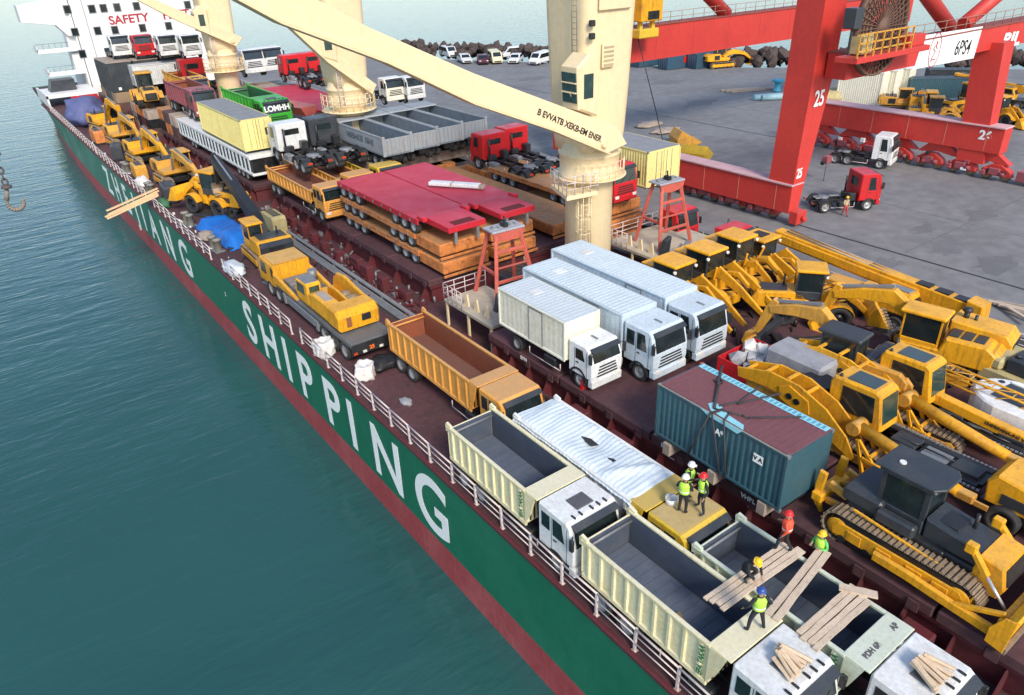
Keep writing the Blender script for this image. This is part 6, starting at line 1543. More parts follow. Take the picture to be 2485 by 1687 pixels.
e2 = excavator('yellow excavator with a pale yellow cab roof and big square hood', 37.6, 14.2, HZ-.3, 100, yel, None, [(.7, 1.5), (2.2, 2.9), (4.8, 2.3), (5.2, 1.1)], None, 1.15)
mb = MB(); mb.prism([(-2.9, 1.2), (-.4, 1.2), (-.4, 2.55), (-2.6, 2.45), (-2.9, 2.1)], -1.32, .15, .06); hb = mb.build('tall_hood', yel, e2)
mb = MB(); mb.box(-2.93, -2.86, -1.2, .05, 1.4, 2.1, .02); mb.box(-1.9, -1.2, -1.345, -1.31, 2.0, 2.3); mb.box(-2.25, -1.9, -1.345, -1.31, 1.3, 2.35); mb.build('hood_louvre', blackp, hb)
mb = MB(); mb.cyl((-.8, -.6, 2.5), (-.8, -.6, 2.8), .12); mb.lathe([(0, 3.02), (.18, 3.0), (.22, 2.85), (.1, 2.78)], n=14, at=(-.8, -.6, 0)); mb.build('air_cleaner', blackp, hb)
rig('yellow crawler crane with gooseneck plate arms, next to the teal container', 27.9, 12.7, HZ)
rig('yellow crawler crane with lattice boom, second from the teal container', 31.6, 12.5, HZ, True)
bulldozer('yellow bulldozer with black cab and wide blade on the hatch edge', 23.35, 7.6, HZ)
# grader behind the bulldozer, cut by the frame
t = thing('motor_grader', 'yellow machine with a boxy hood behind the bulldozer, cut by the frame', 'grader', (27.9, 4.6, HZ), R_(-90))
mb = MB(); mb.prism([(-2.4, 1.0), (.8, 1.0), (.9, 1.9), (-2.2, 2.3), (-2.5, 1.9)], -1.0, .8, .07); hd = mb.build('engine_hood', yel, t)
mb = MB(); mb.box(-1.9, .4, -1.03, -.99, 1.2, 1.65, .01); mb.build('hood_decal', dgrey, hd)
letters('XCAME', .28, blackletter, hd, (-.2, -1.04, 1.8), (1, 0, -.05), (0, 0, 1), 'lettering', .01)
mb = MB(); mb.cyl((-1.9, 1.55, 1.5), (1.6, 1.55, 1.5), .5, n=22); mb.build('tank', yel2, t)
mb = MB(); mb.box(-.4, .4, 1.2, 1.9, 1.95, 2.03, .02); mb.build('tank_label', whitep, t)
machine_cab(t, yel, .95, 2.3, -1.0, .5, 1.0, 2.9, roof=yel, gl=glass)
for ax in (-1.6, 1.2):
    for sd in (-1, 1): wheel(t, ax, sd*1.05, .6, .45, dark=True)
mb = MB(); mb.box(-2.6, 2.4, -.9, .9, .55, 1.0, .05); mb.build('main_frame', black, t)
# white rounded machine and khaki machine at the right edge
t = thing('paver_machine', 'white machine with a rounded top and dark panel at the right edge', 'machine', (33.6, 8.7, HZ), R_(-96))
pl = [(1.9*math.cos(R_(a)), 1.5*math.sin(R_(a))) for a in range(100, 261, 16)]+[(1.6, -1.3), (1.9, -.9), (1.9, .9), (1.6, 1.3)]
mb = MB(); mb.prism(pl, .9, 2.0, .08, 'xy'); b = mb.build('hood', white, t)
mb = MB(); mb.box(-.9, .9, -.75, .85, 2.0, 2.03, .01); mb.build('dark_panel', dgrey, b)
mb = MB(); mb.box(-.9, .9, .9, 1.05, 2.0, 2.08, .02); mb.build('strip_light', whitep, b)
for px_, py_ in ((-1.3, -.3), (-1.45, .2), (-1.2, .7)):
    mb = MB(); mb.cyl((px_, py_, 1.99), (px_, py_, 2.03), .13, n=14); mb.build('filler_cap', blackp, b)
mb = MB(); mb.box(1.8, 3.0, -1.2, 1.2, .7, 1.6, .06); mb.box(2.1, 2.6, -.9, -.3, 1.6, 1.9, .04); mb.box(2.1, 2.6, .2, .8, 1.6, 1.8, .04); mb.build('front_unit', bagw, t)
tracks(t, 4.6, 2.2, .5, .42, dgrey)
t = thing('road_roller', 'khaki and black engine unit at the right edge beside the white machine', 'machine', (37.6, 9.3, HZ), R_(-95))
mb = MB(); mb.box(-2.2, 2.0, -1.2, 1.2, .6, 1.3, .08); mb.box(-2.3, -1.3, -1.1, 1.1, 1.3, 1.9, .12); mb.build('frame', khaki, t)
mb = MB(); mb.box(-1.2, 1.6, -.9, .9, 1.3, 2.1, .1); en = mb.build('engine', dgrey, t)
for i in range(6):
    mb = MB(); mb.cyl((-.9+i*.42, -.6, 2.1), (-.9+i*.42, -.6, 2.25), .14, n=12); mb.build('injector', steel if i % 2 else blackp, en)
    mb = MB(); mb.box(-1.0+i*.42, -.8+i*.42, .1, .7, 2.1, 2.2, .03); mb.build('rocker_cover', blackp if i % 2 else steel, en)
for ax in (-1.4, 1.4):
    mb = MB(); mb.lathe([(0, -1.0), (.6, -1.0), (.62, -.9), (.62, .9), (.6, 1.0), (0, 1.0)], 'y', 24, (ax, 0, .62)); mb.build('drum', trackm, t)
t = thing('life_raft', 'small red and white rescue float by the starboard rail', 'float', (44.6, 12.9, .02), R_(-100))
mb = MB(); mb.lathe([(.62+.22*math.cos(R_(a)), .35+.22*math.sin(R_(a))) for a in range(0, 360, 30)], n=26, close=True); mb.v = [(x*1.35, y, z) for x, y, z in mb.v]; mb.build('ring', whitep, t)
mb = MB(); mb.lathe([(.62+.235*math.cos(R_(a)), .3+.2*math.sin(R_(a))) for a in range(-100, 30, 20)], n=26); mb.v = [(x*1.36, y, z) for x, y, z in mb.v]; mb.build('red_band', red, t)
mb = MB(); mb.lathe([(0, .1), (.5, .1), (.5, .16), (0, .16)], n=20); mb.v = [(x*1.3, y, z) for x, y, z in mb.v]; mb.build('floor', dgrey, t)
# gear strewn behind the loaders
random.seed(41)
for i, (x, y, L, a, m, lab) in enumerate(((36.5, 31.2, 6, 25, steel, 'long grey hydraulic beam behind the loader row'), (39.2, 31.6, 4, 30, dgrey, 'dark steel beam behind the loader row'), (33.5, 30.6, 4.2, -12, yel2, 'orange beam lying behind the nearest wheel loader'))):
    mb = MB(); mb.bar((-L/2, 0, 0), (L/2, 0, .35), .3, .4); mb.bar((-L/2+.5, .4, 0), (L/2-.4, .4, .3), .14, .14); o = mb.build('steel_beam', m); o.location = (x, y, HZ+.75 if x < 38.4 else 1.4); o.rotation_euler = (0, 0, R_(a)); tag(o, lab, 'beam')
for i, (x, y) in enumerate(((34.5, 31.6), (36.2, 32.4), (32.2, 31.5))):
    bundle('%s grey oily machine part behind the loaders near the pedestal' % ('first', 'second', 'third')[i], (x, y, HZ-.02 if y < 32.2 else 0), (.8, .6, .35), dgrey if i % 2 else greytarp, 50+i, 'machine_part', 'machine part')

lb = loader('yellow wheel loader with big tyres parked askew behind the excavators', 37.0, 21.2, HZ, -52, yel, None, True, .35); lb.scale = (1.0,)*3
for i, (x, y, r_) in enumerate(((33.9, 21.6, 10), (34.6, 19.0, -35))):
    mb = MB(); mb.bar((-2.2, 0, .25), (2.2, 0, .35), .35, .45); mb.bar((-1.8, .45, .2), (1.9, .45, .25), .14, .14); mb.box(-2.4, -1.9, -.4, .6, .02, .6, .06); o = mb.build('hydraulic_ram', black if i else dgrey); o.location = (x, y, HZ); o.rotation_euler = (0, 0, R_(r_)); tag(o, 'black hydraulic ram lying on the hatch, %s one' % ('longer rear', 'slanting front')[i], 'machine part')
# tangle of lashing gear, chain and dunnage along the decks
random.seed(77)
def tangle(name, label, n, xr, yr, z, m, big=1.):
    mb = MB()
    for i in range(n):
        x, y = random.uniform(*xr), random.uniform(*yr); a = random.uniform(0, PI); L = random.uniform(.2, .9)*big; k = random.random()
        d = Vector((math.cos(a)*L, math.sin(a)*L, random.uniform(0, .25)))
        if k < .55: mb.bar((x, y, z+.06), Vector((x, y, z+.06))+d, random.uniform(.05, .14), random.uniform(.05, .12))
        elif k < .8: mb.box(x-L*.25, x+L*.25, y-L*.3, y+L*.3, z+.002, z+random.uniform(.12, .4)*big, .02)
        else: mb.cyl((x, y, z+.002), (x+random.uniform(-.05, .05), y, z+random.uniform(.2, .6)*big), .12*big, .1*big, 8)
    o = mb.build(name, m); tag(o, label, 'lashing gear', None, 'stuff')
tangle('lashing_gear', 'dark lashing gear strewn on the port side deck', 170, (13.7, 20.8), (53, 118), .0, dgrey)
tangle('dunnage_litter', 'pale dunnage and sheeting strewn on the port side deck', 26, (13.6, 14.6), (54, 118), .0, bagw, .7)
tangle('hatch_litter', 'dark fittings strewn on the hatch and starboard deck', 150, (30.5, 38.2), (10.5, 31.5), HZ, black)
tangle('starboard_litter', 'dark fittings strewn on the starboard deck', 90, (39.8, 45.6), (8, 34), .0, dgrey, 1.3)
tangle('coaming_litter', 'rusty fittings lying along the hatch foot', 260, (19.3, 22.3), (40, 71), .0, coamm, .9)
tangle('cross_deck_litter', 'dark gear on the cross deck round the pedestal', 90, (26.5, 37.0), (32.5, 40.6), .0, dgrey, 1.4)

def genset(label, x, y, z, rz, m, s=1.):
    t = thing('generator_set', label, 'generator', (x, y, z), R_(rz), 'small engine units on the side deck'); t.scale = (s,)*3
    mb = MB(); mb.box(-1.5, 1.5, -.6, .6, 0, .22, .02); mb.build('skid_frame', black, t)
    mb = MB(); mb.prism([(-1.4, .22), (1.3, .22), (1.3, 1.3), (.9, 1.55), (-1.2, 1.55), (-1.4, 1.35)], -.55, .55, .06); b = mb.build('housing', m, t)
    for k in range(4):
        mb = MB(); mb.box(-1.0+k*.5, -.65+k*.5, -.58, -.54, .5, 1.1); mb.build('louvre', blackp, b)
        mb = MB(); mb.box(-1.0+k*.5, -.65+k*.5, -.3, .3, 1.54, 1.58); mb.build('top_vent', dgrey, b)
    mb = MB(); mb.cyl((.6, .2, 1.5), (.6, .2, 2.0), .07); mb.build('exhaust_pipe', trackm, b)
for i, (x, y, r_, m, lab) in enumerate(((15.3, 80.5, 84, dgrey, 'dark engine unit at the rail by the jutting planks'), (19.9, 82.5, 95, khaki, 'khaki engine unit between the hatch and the nearest side deck excavator'), (14.9, 91.5, 88, yel2, 'yellow engine unit at the rail, second along the excavators'), (15.1, 104, 80, dgrey, 'dark engine unit at the rail by the third excavator'), (14.9, 115.5, 92, trailorange, 'orange engine unit at the rail by the farthest excavator'), (19.6, 96, 90, dgrey, 'dark engine unit between the hatch and the second excavator'), (19.7, 106, 90, greytarp, 'grey engine unit between the hatch and the third excavator'), (20.0, 63.5, 90, khaki, 'khaki engine unit between the hatch and the black boom'))):
    genset(lab, x, y, 0, r_, m, 1.15)
genset('dark engine unit on the cross deck left of the pedestal', 28.9, 38.8, 0, 10, dgrey, 1.2)
lz = loader('yellow wheel loader at the starboard rail on the right edge', 42.3, 9.4, .02, -82, yel2, None, True, .3)

tangle('rusty_litter', 'rusty fittings lying along the near hatch foot', 60, (19.3, 20.9), (5, 40), .0, coamm, .8)
tangle('grey_litter', 'grey fittings lying between the trailers and the hatch edge', 90, (20.8, 23.2), (41, 71), HZ if False else .0, steel, .9)
for i, (x, y) in enumerate(((14.4, 62.5), (14.5, 71), (14.3, 84.5))):
    bitts((x, y, 0), R_(-85), 'twin mooring bitts on the port deck, %s' % ('beside the blue tarpaulin', 'beside the wheel loader', 'beside the nearest side deck excavator')[i])
def tier(x0, x1, y0, y1, z0, z1, bev=.05, label=''):
    """stack of dark crates and packs filling a block under the upper vehicles"""
    rs = random.Random(int(x0*7+y0*13)); t = thing('crate_stack', label, 'crate stack', ((x0+x1)/2, (y0+y1)/2, z0))
    nx, ny, nz = max(1, round((x1-x0)/2.4)), max(1, round((y1-y0)/2.6)), max(1, round((z1-z0)/1.3))
    ms = [mat('dark_crates', (.10, .05, .045), .8, (.16, .09, .07), .6, .7), dgrey, woodg, coamm, black, mat('tan_crates', (.30, .21, .13), .8, (.18, .12, .08), .6, .9), trailorange]
    dx, dy, dz = (x1-x0)/nx, (y1-y0)/ny, (z1-z0)/nz; cx_, cy_ = (x0+x1)/2, (y0+y1)/2
    for i in range(nx):
        for j in range(ny):
            if 0 < i < nx-1 and 0 < j < ny-1: continue
            for k in range(nz):
                g = rs.uniform(.02, .12); a, b = x0-cx_+i*dx, y0-cy_+j*dy
                mb = MB(); mb.box(a+g, a+dx-g, b+g, b+dy-g, k*dz+.003, (k+1)*dz-.003, .04)
                for q in (.2, .8): mb.box(a+g-.03, a+dx-g+.03, b+dy*q-.06, b+dy*q+.06, k*dz+.01, (k+1)*dz-.01)
                mb.build('crate', rs.choice(ms), t)
    mb = MB(); mb.box(x0-cx_+.2, x1-cx_-.2, y0-cy_+.2, y1-cy_-.2, z1-z0-.06, z1-z0-.004); mb.build('dunnage_floor', woodg, t)
    return t
# ================================================================== middle hatch: trailers, tractors, bins
for i, x in enumerate((25.6, 29.9)):
    sd = ('left', 'right')[i]
    lowbed('bottom dusty orange low-bed trailer of the %s stack' % sd, x, 40.6, HZ, 15.6, 4.1, trailorange, 'stacked orange trailers', 'block')
    lowbed('middle dusty orange low-bed trailer of the %s stack' % sd, x, 40.9, HZ+1.22, 15.4, 4.1, trailorange, 'stacked orange trailers', 'block')
    lowbed('crimson low-bed trailer on top of the %s stack' % sd, x, 40.2, HZ+2.44, 16.2, 4.2, crimson, 'crimson trailers on the stacks', 'plate')
t = thing('wrapped_beam', 'long white wrapped beam lying on the crimson trailers', 'beam', (29.6, 48.0, HZ+3.78), R_(-55))
mb = MB(); mb.box(-2.1, 2.1, -.35, .35, 0, .3, .06); mb.build('beam', white, t)
mb = MB(); mb.box(1.9, 2.5, -.3, .3, -.05, .25, .06); mb.box(-.2, -.1, -.37, .37, -.02, .32); mb.build('end_piece', woodg, t)
for i, (x, y, lab) in enumerate(((36.0, 41.5, 'lower dusty orange trailer to the right of the pedestal'), (40.6, 40.0, 'dusty orange trailer under the pale yellow container'))):
    lowbed(lab, x, y, HZ if x < 38 else .05, 20 if i == 0 else 16, 4.0, trailorange, None, 'block'); 
    if i: lowbed('second dusty orange trailer under the pale yellow container', x, y+.2, 1.3, 16, 4.0, trailorange, None, 'block'); lowbed('third dusty orange trailer under the pale yellow container', x, y+.4, 2.55, 16, 4.0, trailorange, None, 'block')
c = container('pale yellow container with grey roof at the starboard side', 44.0, 42.8, 4.6, 90, 6.4, 3.7, 2.9, pyel, boxgrey, pyel)
tractor('red truck with white bonnet panel beside the starboard yellow container', 39.6, 39.3, 3.8, -90, red, None, 5.5, 3.2, 'parked_truck', False)
tractor('red truck cab at the starboard rail behind the cradle frame', 43.6, 36.2, .02, -90, red, None, 5.6, 3.3, 'parked_truck', False)
tractor('red truck cab with a flat dusty roof beside the gantry leg', 44.9, 31.8, .02, -90, red, None, 3.6, 2.6, 'parked_truck', False, axn=1)
# tier under the red tractors and bins
for i, x in enumerate((37.0, 41.4)):
    lowbed('%s trailer carrying red tractors behind the pedestal' % ('left', 'right')[i], x, 62.6 if i == 0 else 58, HZ if i == 0 else .6, 16, 4.2, trailorange, 'trailers under the tractors', 'block')
for i, (x, y, m, lab) in enumerate(((40.3, 59.8, red, 'red tractor unit facing away, left of the pair by the pedestal'), (43.4, 60.4, red, 'red tractor unit facing away, right of the pair by the pedestal'))):
    o = tractor(lab, x, y, 3.05 if i == 0 else 3.05, 90, m, 'red tractor units by the pedestal', 8.0, 3.0); o.scale = (1.12,)*3
for x, y in ((40.3, 52.5), (43.4, 52.8)):
    tier(x-1.4, x+1.4, y-1.5, y+8.5, .02, 3.04, .05, label='dusty brown crate tier under the %s red tractor' % ('left' if x < 42 else 'right'))
# orange tippers carrying tractor chassis
tp1 = tipper('long orange dump truck carrying black truck chassis on the middle hatch', 23.6, 57.0, HZ, -90, orange, rustin, orange, 10.2, None, True, ribs=13, top=2.35, hatch=False)
tp2 = tipper('long orange dump truck hidden beside the first on the middle hatch', 26.9, 58.6, HZ, -90, orange, rustin, orange, 8.6, None, True, ribs=9, top=2.35, hatch=False)
tp3 = tipper('third long yellow dump truck under the black truck chassis', 30.2, 59.5, HZ, -90, mustard, rustin, mustard, 7.6, None, True, ribs=9, top=2.35, hatch=False)
for i, (x, m, lab) in enumerate(((25.4, white, 'white tractor unit facing away on top of the orange dump trucks'), (28.7, dgrey, 'dark grey tractor unit facing away on top of the orange dump trucks'))):
    o = tractor(lab, x, 72.4, HZ+2.38, 90, m, 'tractor units on the dump trucks', 7.0, 3.0); o.scale = (1.2,)*3
# grey tipping bins
def openbin(label, x, y, z, L, W, H, i):
    t = thing('tipping_trailer_body', label, 'bin', (x, y, z), R_(-90), 'grey open bins in a row')
    mb = MB(); mb.box(-L, 0, -W/2, W/2, 0, .12); mb.build('floor', bingrey2, t)
    for sd in (-1, 1):
        mb = MB(); yy = sd*(W/2-.05); mb.box(-L, 0, yy-.05, yy+.05, .12, H, .02); s_ = mb.build('side_wall', bingrey2 if sd > 0 or i else bingrey, t)
        mb = MB(); mb.box(-L, 0, yy-.08, yy+.08, H-.1, H+.04, .02); mb.build('top_rail', bingrey, s_)
    mb = MB(); mb.box(-.08, 0, -W/2+.1, W/2-.1, .12, H-.1, .02); e = mb.build('end_wall', bingrey, t)
    for k in range(6):
        mb = MB(); yy = -W/2+.35+k*(W-.7)/5; mb.box(0, .05, yy-.05, yy+.05, .15, H-.15); mb.build('stiffener', bingrey, e)
    for sd in (-1, 1):
        mb = MB(); mb.box(-.12, .08, sd*W/2-.14, sd*W/2+.14, .0, H+.14, .03); mb.build('corner_post', bingrey, e)
    mb = MB(); mb.box(-L, -L+.1, -W/2+.1, W/2-.1, .12, H+.1); mb.prism([(-L-.9, H+.02), (-L+1.6, H+.02), (-L+1.5, H+.14), (-L-.8, H+.16)], -W/2, W/2, .02); mb.build('front_cowl', bingrey, t)
    if i == 0: letters('HBEBHKEE  EBHE', .75, mat('bin_lettering', (.08, .10, .12), .7), t, (-L*.45, -W/2-.01, H*.55), (1, 0, 0), (0, 0, 1), 'lettering', .02)
    mb = MB(); mb.box(-L, -.2, -.6, .6, -.5, 0); mb.build('subframe', black, t)
    for ax in (-1.2, -2.6, -4.0):
        for sd in (-1, 1): wheel(t, ax, sd*(W/2-.45), .5, .5, z=-.75)
for i in range(4):
    openbin('grey open-topped bin, %s of four from the left' % ('first', 'second', 'third', 'fourth')[i], 31.75+i*2.98, 60.8+.25*i, 5.35, 10.8, 2.85, 1.65, i)
mb = MB(); mb.box(30.4, 43.0, 63.5, 73.0, 3.1, 4.08, .05); o = mb.build('timber_tier', woodg); tag(o, 'rough timber tier under the four grey bins', 'timber')
for i, x in enumerate((31.5, 36.0, 40.6)):
    lowbed('dusty trailer number %s under the grey bins' % ('one', 'two', 'three')[i] if False else 'dusty orange trailer under the grey bins, %s' % ('left one', 'middle one', 'right one')[i], x, 62.9, HZ if x < 38 else .6, 11, 4.0, trailorange, 'trailers under the grey bins', 'block')
# yellow box trailer on a white stake trailer
t = thing('stake_trailer', 'long white stake-sided trailer under the pale yellow box', 'trailer', (23.5, 73.4, HZ), R_(-90))
mb = MB(); mb.box(-26, 0, -1.6, 1.6, 2.4, 2.75, .04); mb.box(-26, 0, -1.5, 1.5, .75, 1.0, .04); mb.build('bed', white, t)
for i in range(22):
    for sd in (-1, 1):
        mb = MB(); xx = -.4-i*1.2; mb.box(xx-.09, xx+.09, sd*1.58-.06, sd*1.58+.06, 1.0, 2.4); mb.build('stake', iceblue, t)
mb = MB(); mb.box(-25.6, -.2, -1.3, 1.3, 1.02, 2.38); mb.build('load', black, t)
for ax in (-2, -3.3, -4.6, -20, -21.3):
    for sd in (-1, 1): wheel(t, ax, sd*1.25, .5, .5)
container('pale yellow box trailer with a grey roof on the white stake trailer', 23.6, 81.6, 4.75, 90, 14.2, 3.1, 3.1, pyel, boxgrey, pyel, name='box_trailer')
# green dump truck, maroon dump truck, more far trucks on a raised tier
g = tipper('bright green dump truck facing the camera behind the yellow box', 28.0, 80.2, 4.4, -90, green, mat('green_liner', (.03, .14, .05), .6), green, 7.5, None, True, ribs=9); g.scale = (1.28,)*3
letters('LOMHH', .62, whitep, g, (-.07, 0, 2.35), (0, 1, 0), (-.25, 0, 1), 'windscreen_lettering', .02)
tier(26.9, 37.2, 78.5, 100, HZ+.01, 4.35, .05, label='dark crate tier under the green dump truck')
mdt = tipper('dull maroon dump truck behind the pale yellow box', 24.4, 94, 4.7, -90, maroonp, rustin, maroonp, 7.6, None, True, ribs=9); mdt.scale = (1.15,)*3
tier(21.8, 26.8, 100.2, 109, HZ+.01, 4.6, .05, label='dark crate tier under the maroon dump truck')
lo = loader('yellow wheel loader seen from behind, high in front of the dark boxes', 22.9, 117.5, 3.6, 84, yel2, None, True); lo.scale = (1.35,)*3
tier(21.3, 25, 113, 123, HZ+.01 if False else .01, 3.58, .05, label='dark crate tier under the loader seen from behind')
yt = tipper('yellow and maroon dump body beside the loader seen from behind', 28.2, 110, 3.7, -90, yel2, rustin, yel2, 7.5, None, True, ribs=9); yt.scale = (1.2,)*3
tier(26.2, 40, 109.5, 124, .01, 3.68, .05, label='dark crate tier under the yellow and maroon dump body')
rt = tractor('red truck cab facing away beside the farthest deck crane', 30.4, 122.5, 4.6, 90, red, None, 7, 3.1); rt.scale = (1.35,)*3
# dark covered bodies and cabs in front of the superstructure
for i in range(3):
    x, y, _ = at(308+i*62, 222-i*9, 4.5)
    t = thing('covered_truck_body', 'dark grey covered truck body, %s of three before the superstructure' % ('left', 'middle', 'right')[i], 'truck body', (x, 127.5, 4.4), R_(-90), 'dark covered bodies')
    mb = MB(); mb.box(-9, 0, -1.75, 1.75, 0, 4.1, .1); b = mb.build('body', dgrey, t)
    mb = MB(); mb.box(-9.05, .05, -1.8, 1.8, 4.1, 4.22, .03); mb.build('top_rim', woodg, b)
    for k in range(7):
        mb = MB(); xx = -.8-k*1.3; mb.box(xx-.1, xx+.1, -1.85, -1.75, .1, 4.0); mb.build('rib', dgrey, b)
    mb = MB(); mb.box(0, .04, -.9, -.5, .3, .7); mb.build('number_plate', whitep, b)
cl_ = ((262, 'white', white, 'first'), (318, 'red', red, 'second'), (376, 'white', white, 'third'), (432, 'white', white, 'fourth'))
for px_, cn, m, nth in cl_:
    x, y, _ = at(px_+20, 144, 8.7)
    o = tractor('%s truck cab facing the camera, %s from the left before the superstructure' % (cn, nth), x+1.1, y-.5, 8.64, -90, m, 'truck cabs before the superstructure', 6, 3.0, 'parked_truck', False); o.scale = (1.1,)*3
tier(20.3, 34.5, 127.2, 138, .01, 4.38, .05, label='dark crate tier under the three dark covered bodies')
x, y, _ = at(350, 195, 5.6)
container('white tank box with a dark groove in front of the dark bodies', x+2.2, y-2, 5.2, 0, 8.2, 3, 2.9, white, white, white, name='white_box')
# white trucks and red tractors on the starboard side of the far hatches
for i, (px_, py_, lab) in enumerate(((622, 172, 'white truck facing the camera, left of the pair behind the farthest crane'), (668, 166, 'white truck facing the camera, right of the pair behind the farthest crane'))):
    x, y, _ = at(px_, py_, 5.3)
    o = tractor(lab, x, y, 4.3, -90, white, 'white trucks behind the farthest crane', 7, 3.0, 'parked_truck', False); o.scale = (1.4,)*3
for i, (px_, py_, lab) in enumerate(((712, 178, 'red tractor unit facing away, left of the pair before the middle crane'), (758, 172, 'red tractor unit facing away, right of the pair before the middle crane'))):
    x, y, _ = at(px_, py_, 5.8)
    o = tractor(lab, x, y+1.8, 4.6, 90, red, 'red tractor units before the middle crane', 8, 3.0); o.scale = (1.3,)*3
x, y, _ = at(700, 200, 4.0)
lowbed('red trailer under the red tractors before the middle crane', 39.6, 88, 3.2, 26, 7.5, crimson, None, 'plate')
tier(35, 45.9, 84, 128, .01, 3.18, .05, label='dark crate tier under the far starboard trucks')
for i, (px_, py_, lab) in enumerate(((962, 236, 'white and cream truck cab to the right of the middle crane, left of two'), (1012, 232, 'white truck cab with dark windscreen to the right of the middle crane'))):
    x, y, _ = at(px_, py_, 4.2)
    o = tractor(lab, x, y, 3.2, -90, white if i else boxcream, 'white cabs right of the middle crane', 6.5, 3.0, 'parked_truck', False); o.scale = (1.15,)*3
tier(41.0, 45.9, 74.5, 83.8, .01, 3.18, .05, label='dark crate tier under the two white cabs')
mb = MB(); rings = []
for k, (xx, hw, zz) in enumerate(((-5, .3, 1.2), (-3.5, 1.1, .6), (0, 1.4, .5), (4, 1.2, .6))): rings.append([(xx, -hw, zz+1), (xx, -hw*.5, zz), (xx, hw*.5, zz), (xx, hw, zz+1)])
mb.loft(rings); o = mb.build('digger_jib', aframe); o.location = (33.2, 90, 4.4); o.rotation_euler = (0, 0, R_(-80)); tag(o, 'faded red loader arm lying beside the green dump truck', 'machine part')
bundle('pale turquoise sheet beside the green dump truck', (32.6, 80.5, 4.4), (1.3, 1.8, 1.0), cyanp, 60, 'sheet_bundle', 'sheet')
bundle('pale sheeted goods behind the white tractor unit', (31.5, 79.0, 4.4), (1.4, 1.4, .8), tarp, 61, 'sheet_bundle', 'sheet')

# ================================================================== quay
tr = tractor('red tractor unit parked on the quay beyond the gantry leg', *at(2113, 500, -.05)[:2], -.05, -32, red, None, 6.0, 3.3, axn=1); 
person('person in red trousers and tan vest beside the quay tractor unit', (*at(2048, 524, -.05)[:2], -.05), -120, 'stride', mat('tan_vest', (.55, .42, .25), .8), mat('red_trousers', (.5, .05, .05), .8), hely)
tractor('white truck parked under the gantry sill among the red bogies', *at(2165, 408, -.05)[:2], -.05, -75, white, None, 6.2, 3.4, 'parked_truck', True)
cars = [(1088, 138, 'van', 'white van, first from the left along the rocks', -100), (1128, 152, 'car', 'white saloon beside the leftmost van', -110), (1172, 154, 'car', 'dark red saloon on the quay', -120), (1202, 152, 'van', 'cream hatchback van fourth from the left', -115), (1250, 140, 'van', 'white minibus in the back row by the rocks', 160), (1252, 152, 'car', 'white sports saloon in front of the minibus', -140), (1305, 138, 'car', 'white car behind the white van by the boulder', 150), (1312, 155, 'van', 'white minivan nearest the crane column', -160)]
for px_, py_, kd, lab, rz in cars:
    x, y, _ = at(px_, py_, -.05)
    m = {'dark': mat('dark_red_car', (.12, .02, .03), .3), 'crea': cream}.get(lab[:4], white)
    o = car(lab, x, y, -.05, rz, m, kd, 'cars parked by the rocks'); o.scale = (1.25,)*3
t = thing('small_boat', 'turquoise and white small boat ashore by the rocks', 'boat', (*at(1360, 140, -.05)[:2], -.05), R_(20))
mb = MB(); mb.prism([(-2.6, .5), (2.2, .3), (3.2, 1.3), (-2.8, 1.3)], -.9, .9, .15); mb.build('hull', teal2, t)
mb = MB(); mb.box(-1.6, .6, -.7, .7, 1.3, 2.3, .1); mb.box(-2.3, -2.1, -.1, .1, 0, .5); mb.box(1.4, 1.6, -.1, .1, 0, .5); mb.build('cabin', white, t)
for i, (px_, py_, L, lab) in enumerate(((1580, 160, 6.06, 'left one'), (1650, 166, 6.06, 'middle one with a red mark'), (1712, 165, 4.5, 'right one'))):
    x, y, _ = at(px_, py_, -.05)
    c = container('dark blue container on the far quay, %s' % lab, x, y+1, -.05, -3-i*2, L*1.15, 2.6, 2.7, contblue, contblue, group='dark blue containers on the far quay')
    if i == 1:
        mb = MB(); mb.box(.6, 2.4, -1.36, -1.34, 1.0, 2.1); mb.build('red_mark', red, c)
x, y, _ = at(1735, 165, -.05)
excavator('yellow excavator parked at the end of the far blue containers', x+1, y, -.05, -20, yel, None, [(.7, 1.5), (2.4, 2.2), (4.6, 1.7), (5.6, 1.0)], None, 1.2)
for i in range(3):
    x, y, _ = at(2085+i*32, 252-i*6, -.05)
    container('tall ivory crate on the quay behind the gantry sill, %s of three' % ('left', 'middle', 'right')[i], x, y, -.05, -80, 6.0, 2.6, 4.6, boxcream, white, boxcream, 'tall ivory crates', 'tall_crate')
x, y, _ = at(2020, 245, -.05); bundle('heap of yellow and dark machine parts left of the ivory crates', (x, y, -.05), (3.2, 2.2, 1.2), khaki, 70, 'machine_parts', 'machine part')
x, y, _ = at(2230, 285, -.05); excavator('yellow backhoe with folded arm on the quay behind the gantry sill', x, y, -.05, -150, yel, None, [(.7, 1.5), (2.0, 2.4), (3.6, 1.6), (3.2, .6)], None, 1.15)
x, y, _ = at(2350, 285, -.05); loader('yellow wheel loader on the quay behind the gantry sill', x, y, -.05, -20, yel, None, True).scale = (1.3,)*3
x, y, _ = at(2300, 262, -.05); container('long dark container on the quay behind the yellow machines', x+3, y+3, -.05, -45, 9, 2.5, 3.4, contteal, dgrey, contteal)
x, y, _ = at(2390, 262, -.05); truck_ = boom_carrier('yellow mobile crane on the quay at the far right', x+2, y-6, y+6, -.05)
x, y, _ = at(1885, 222, -.05)
t = thing('pipe_stand', 'light blue pipe fitting standing on the quay left of the gantry leg', 'pipe', (x, y, -.05))
mb = MB(); mb.lathe([(0, 0), (.6, 0), (.6, .25), (.45, .3), (.45, 1.5), (1.0, 1.55), (1.0, 1.8), (0, 1.8)], n=20); mb.build('pipe', bluepaint, t)
x, y, _ = at(1875, 240, -.05)
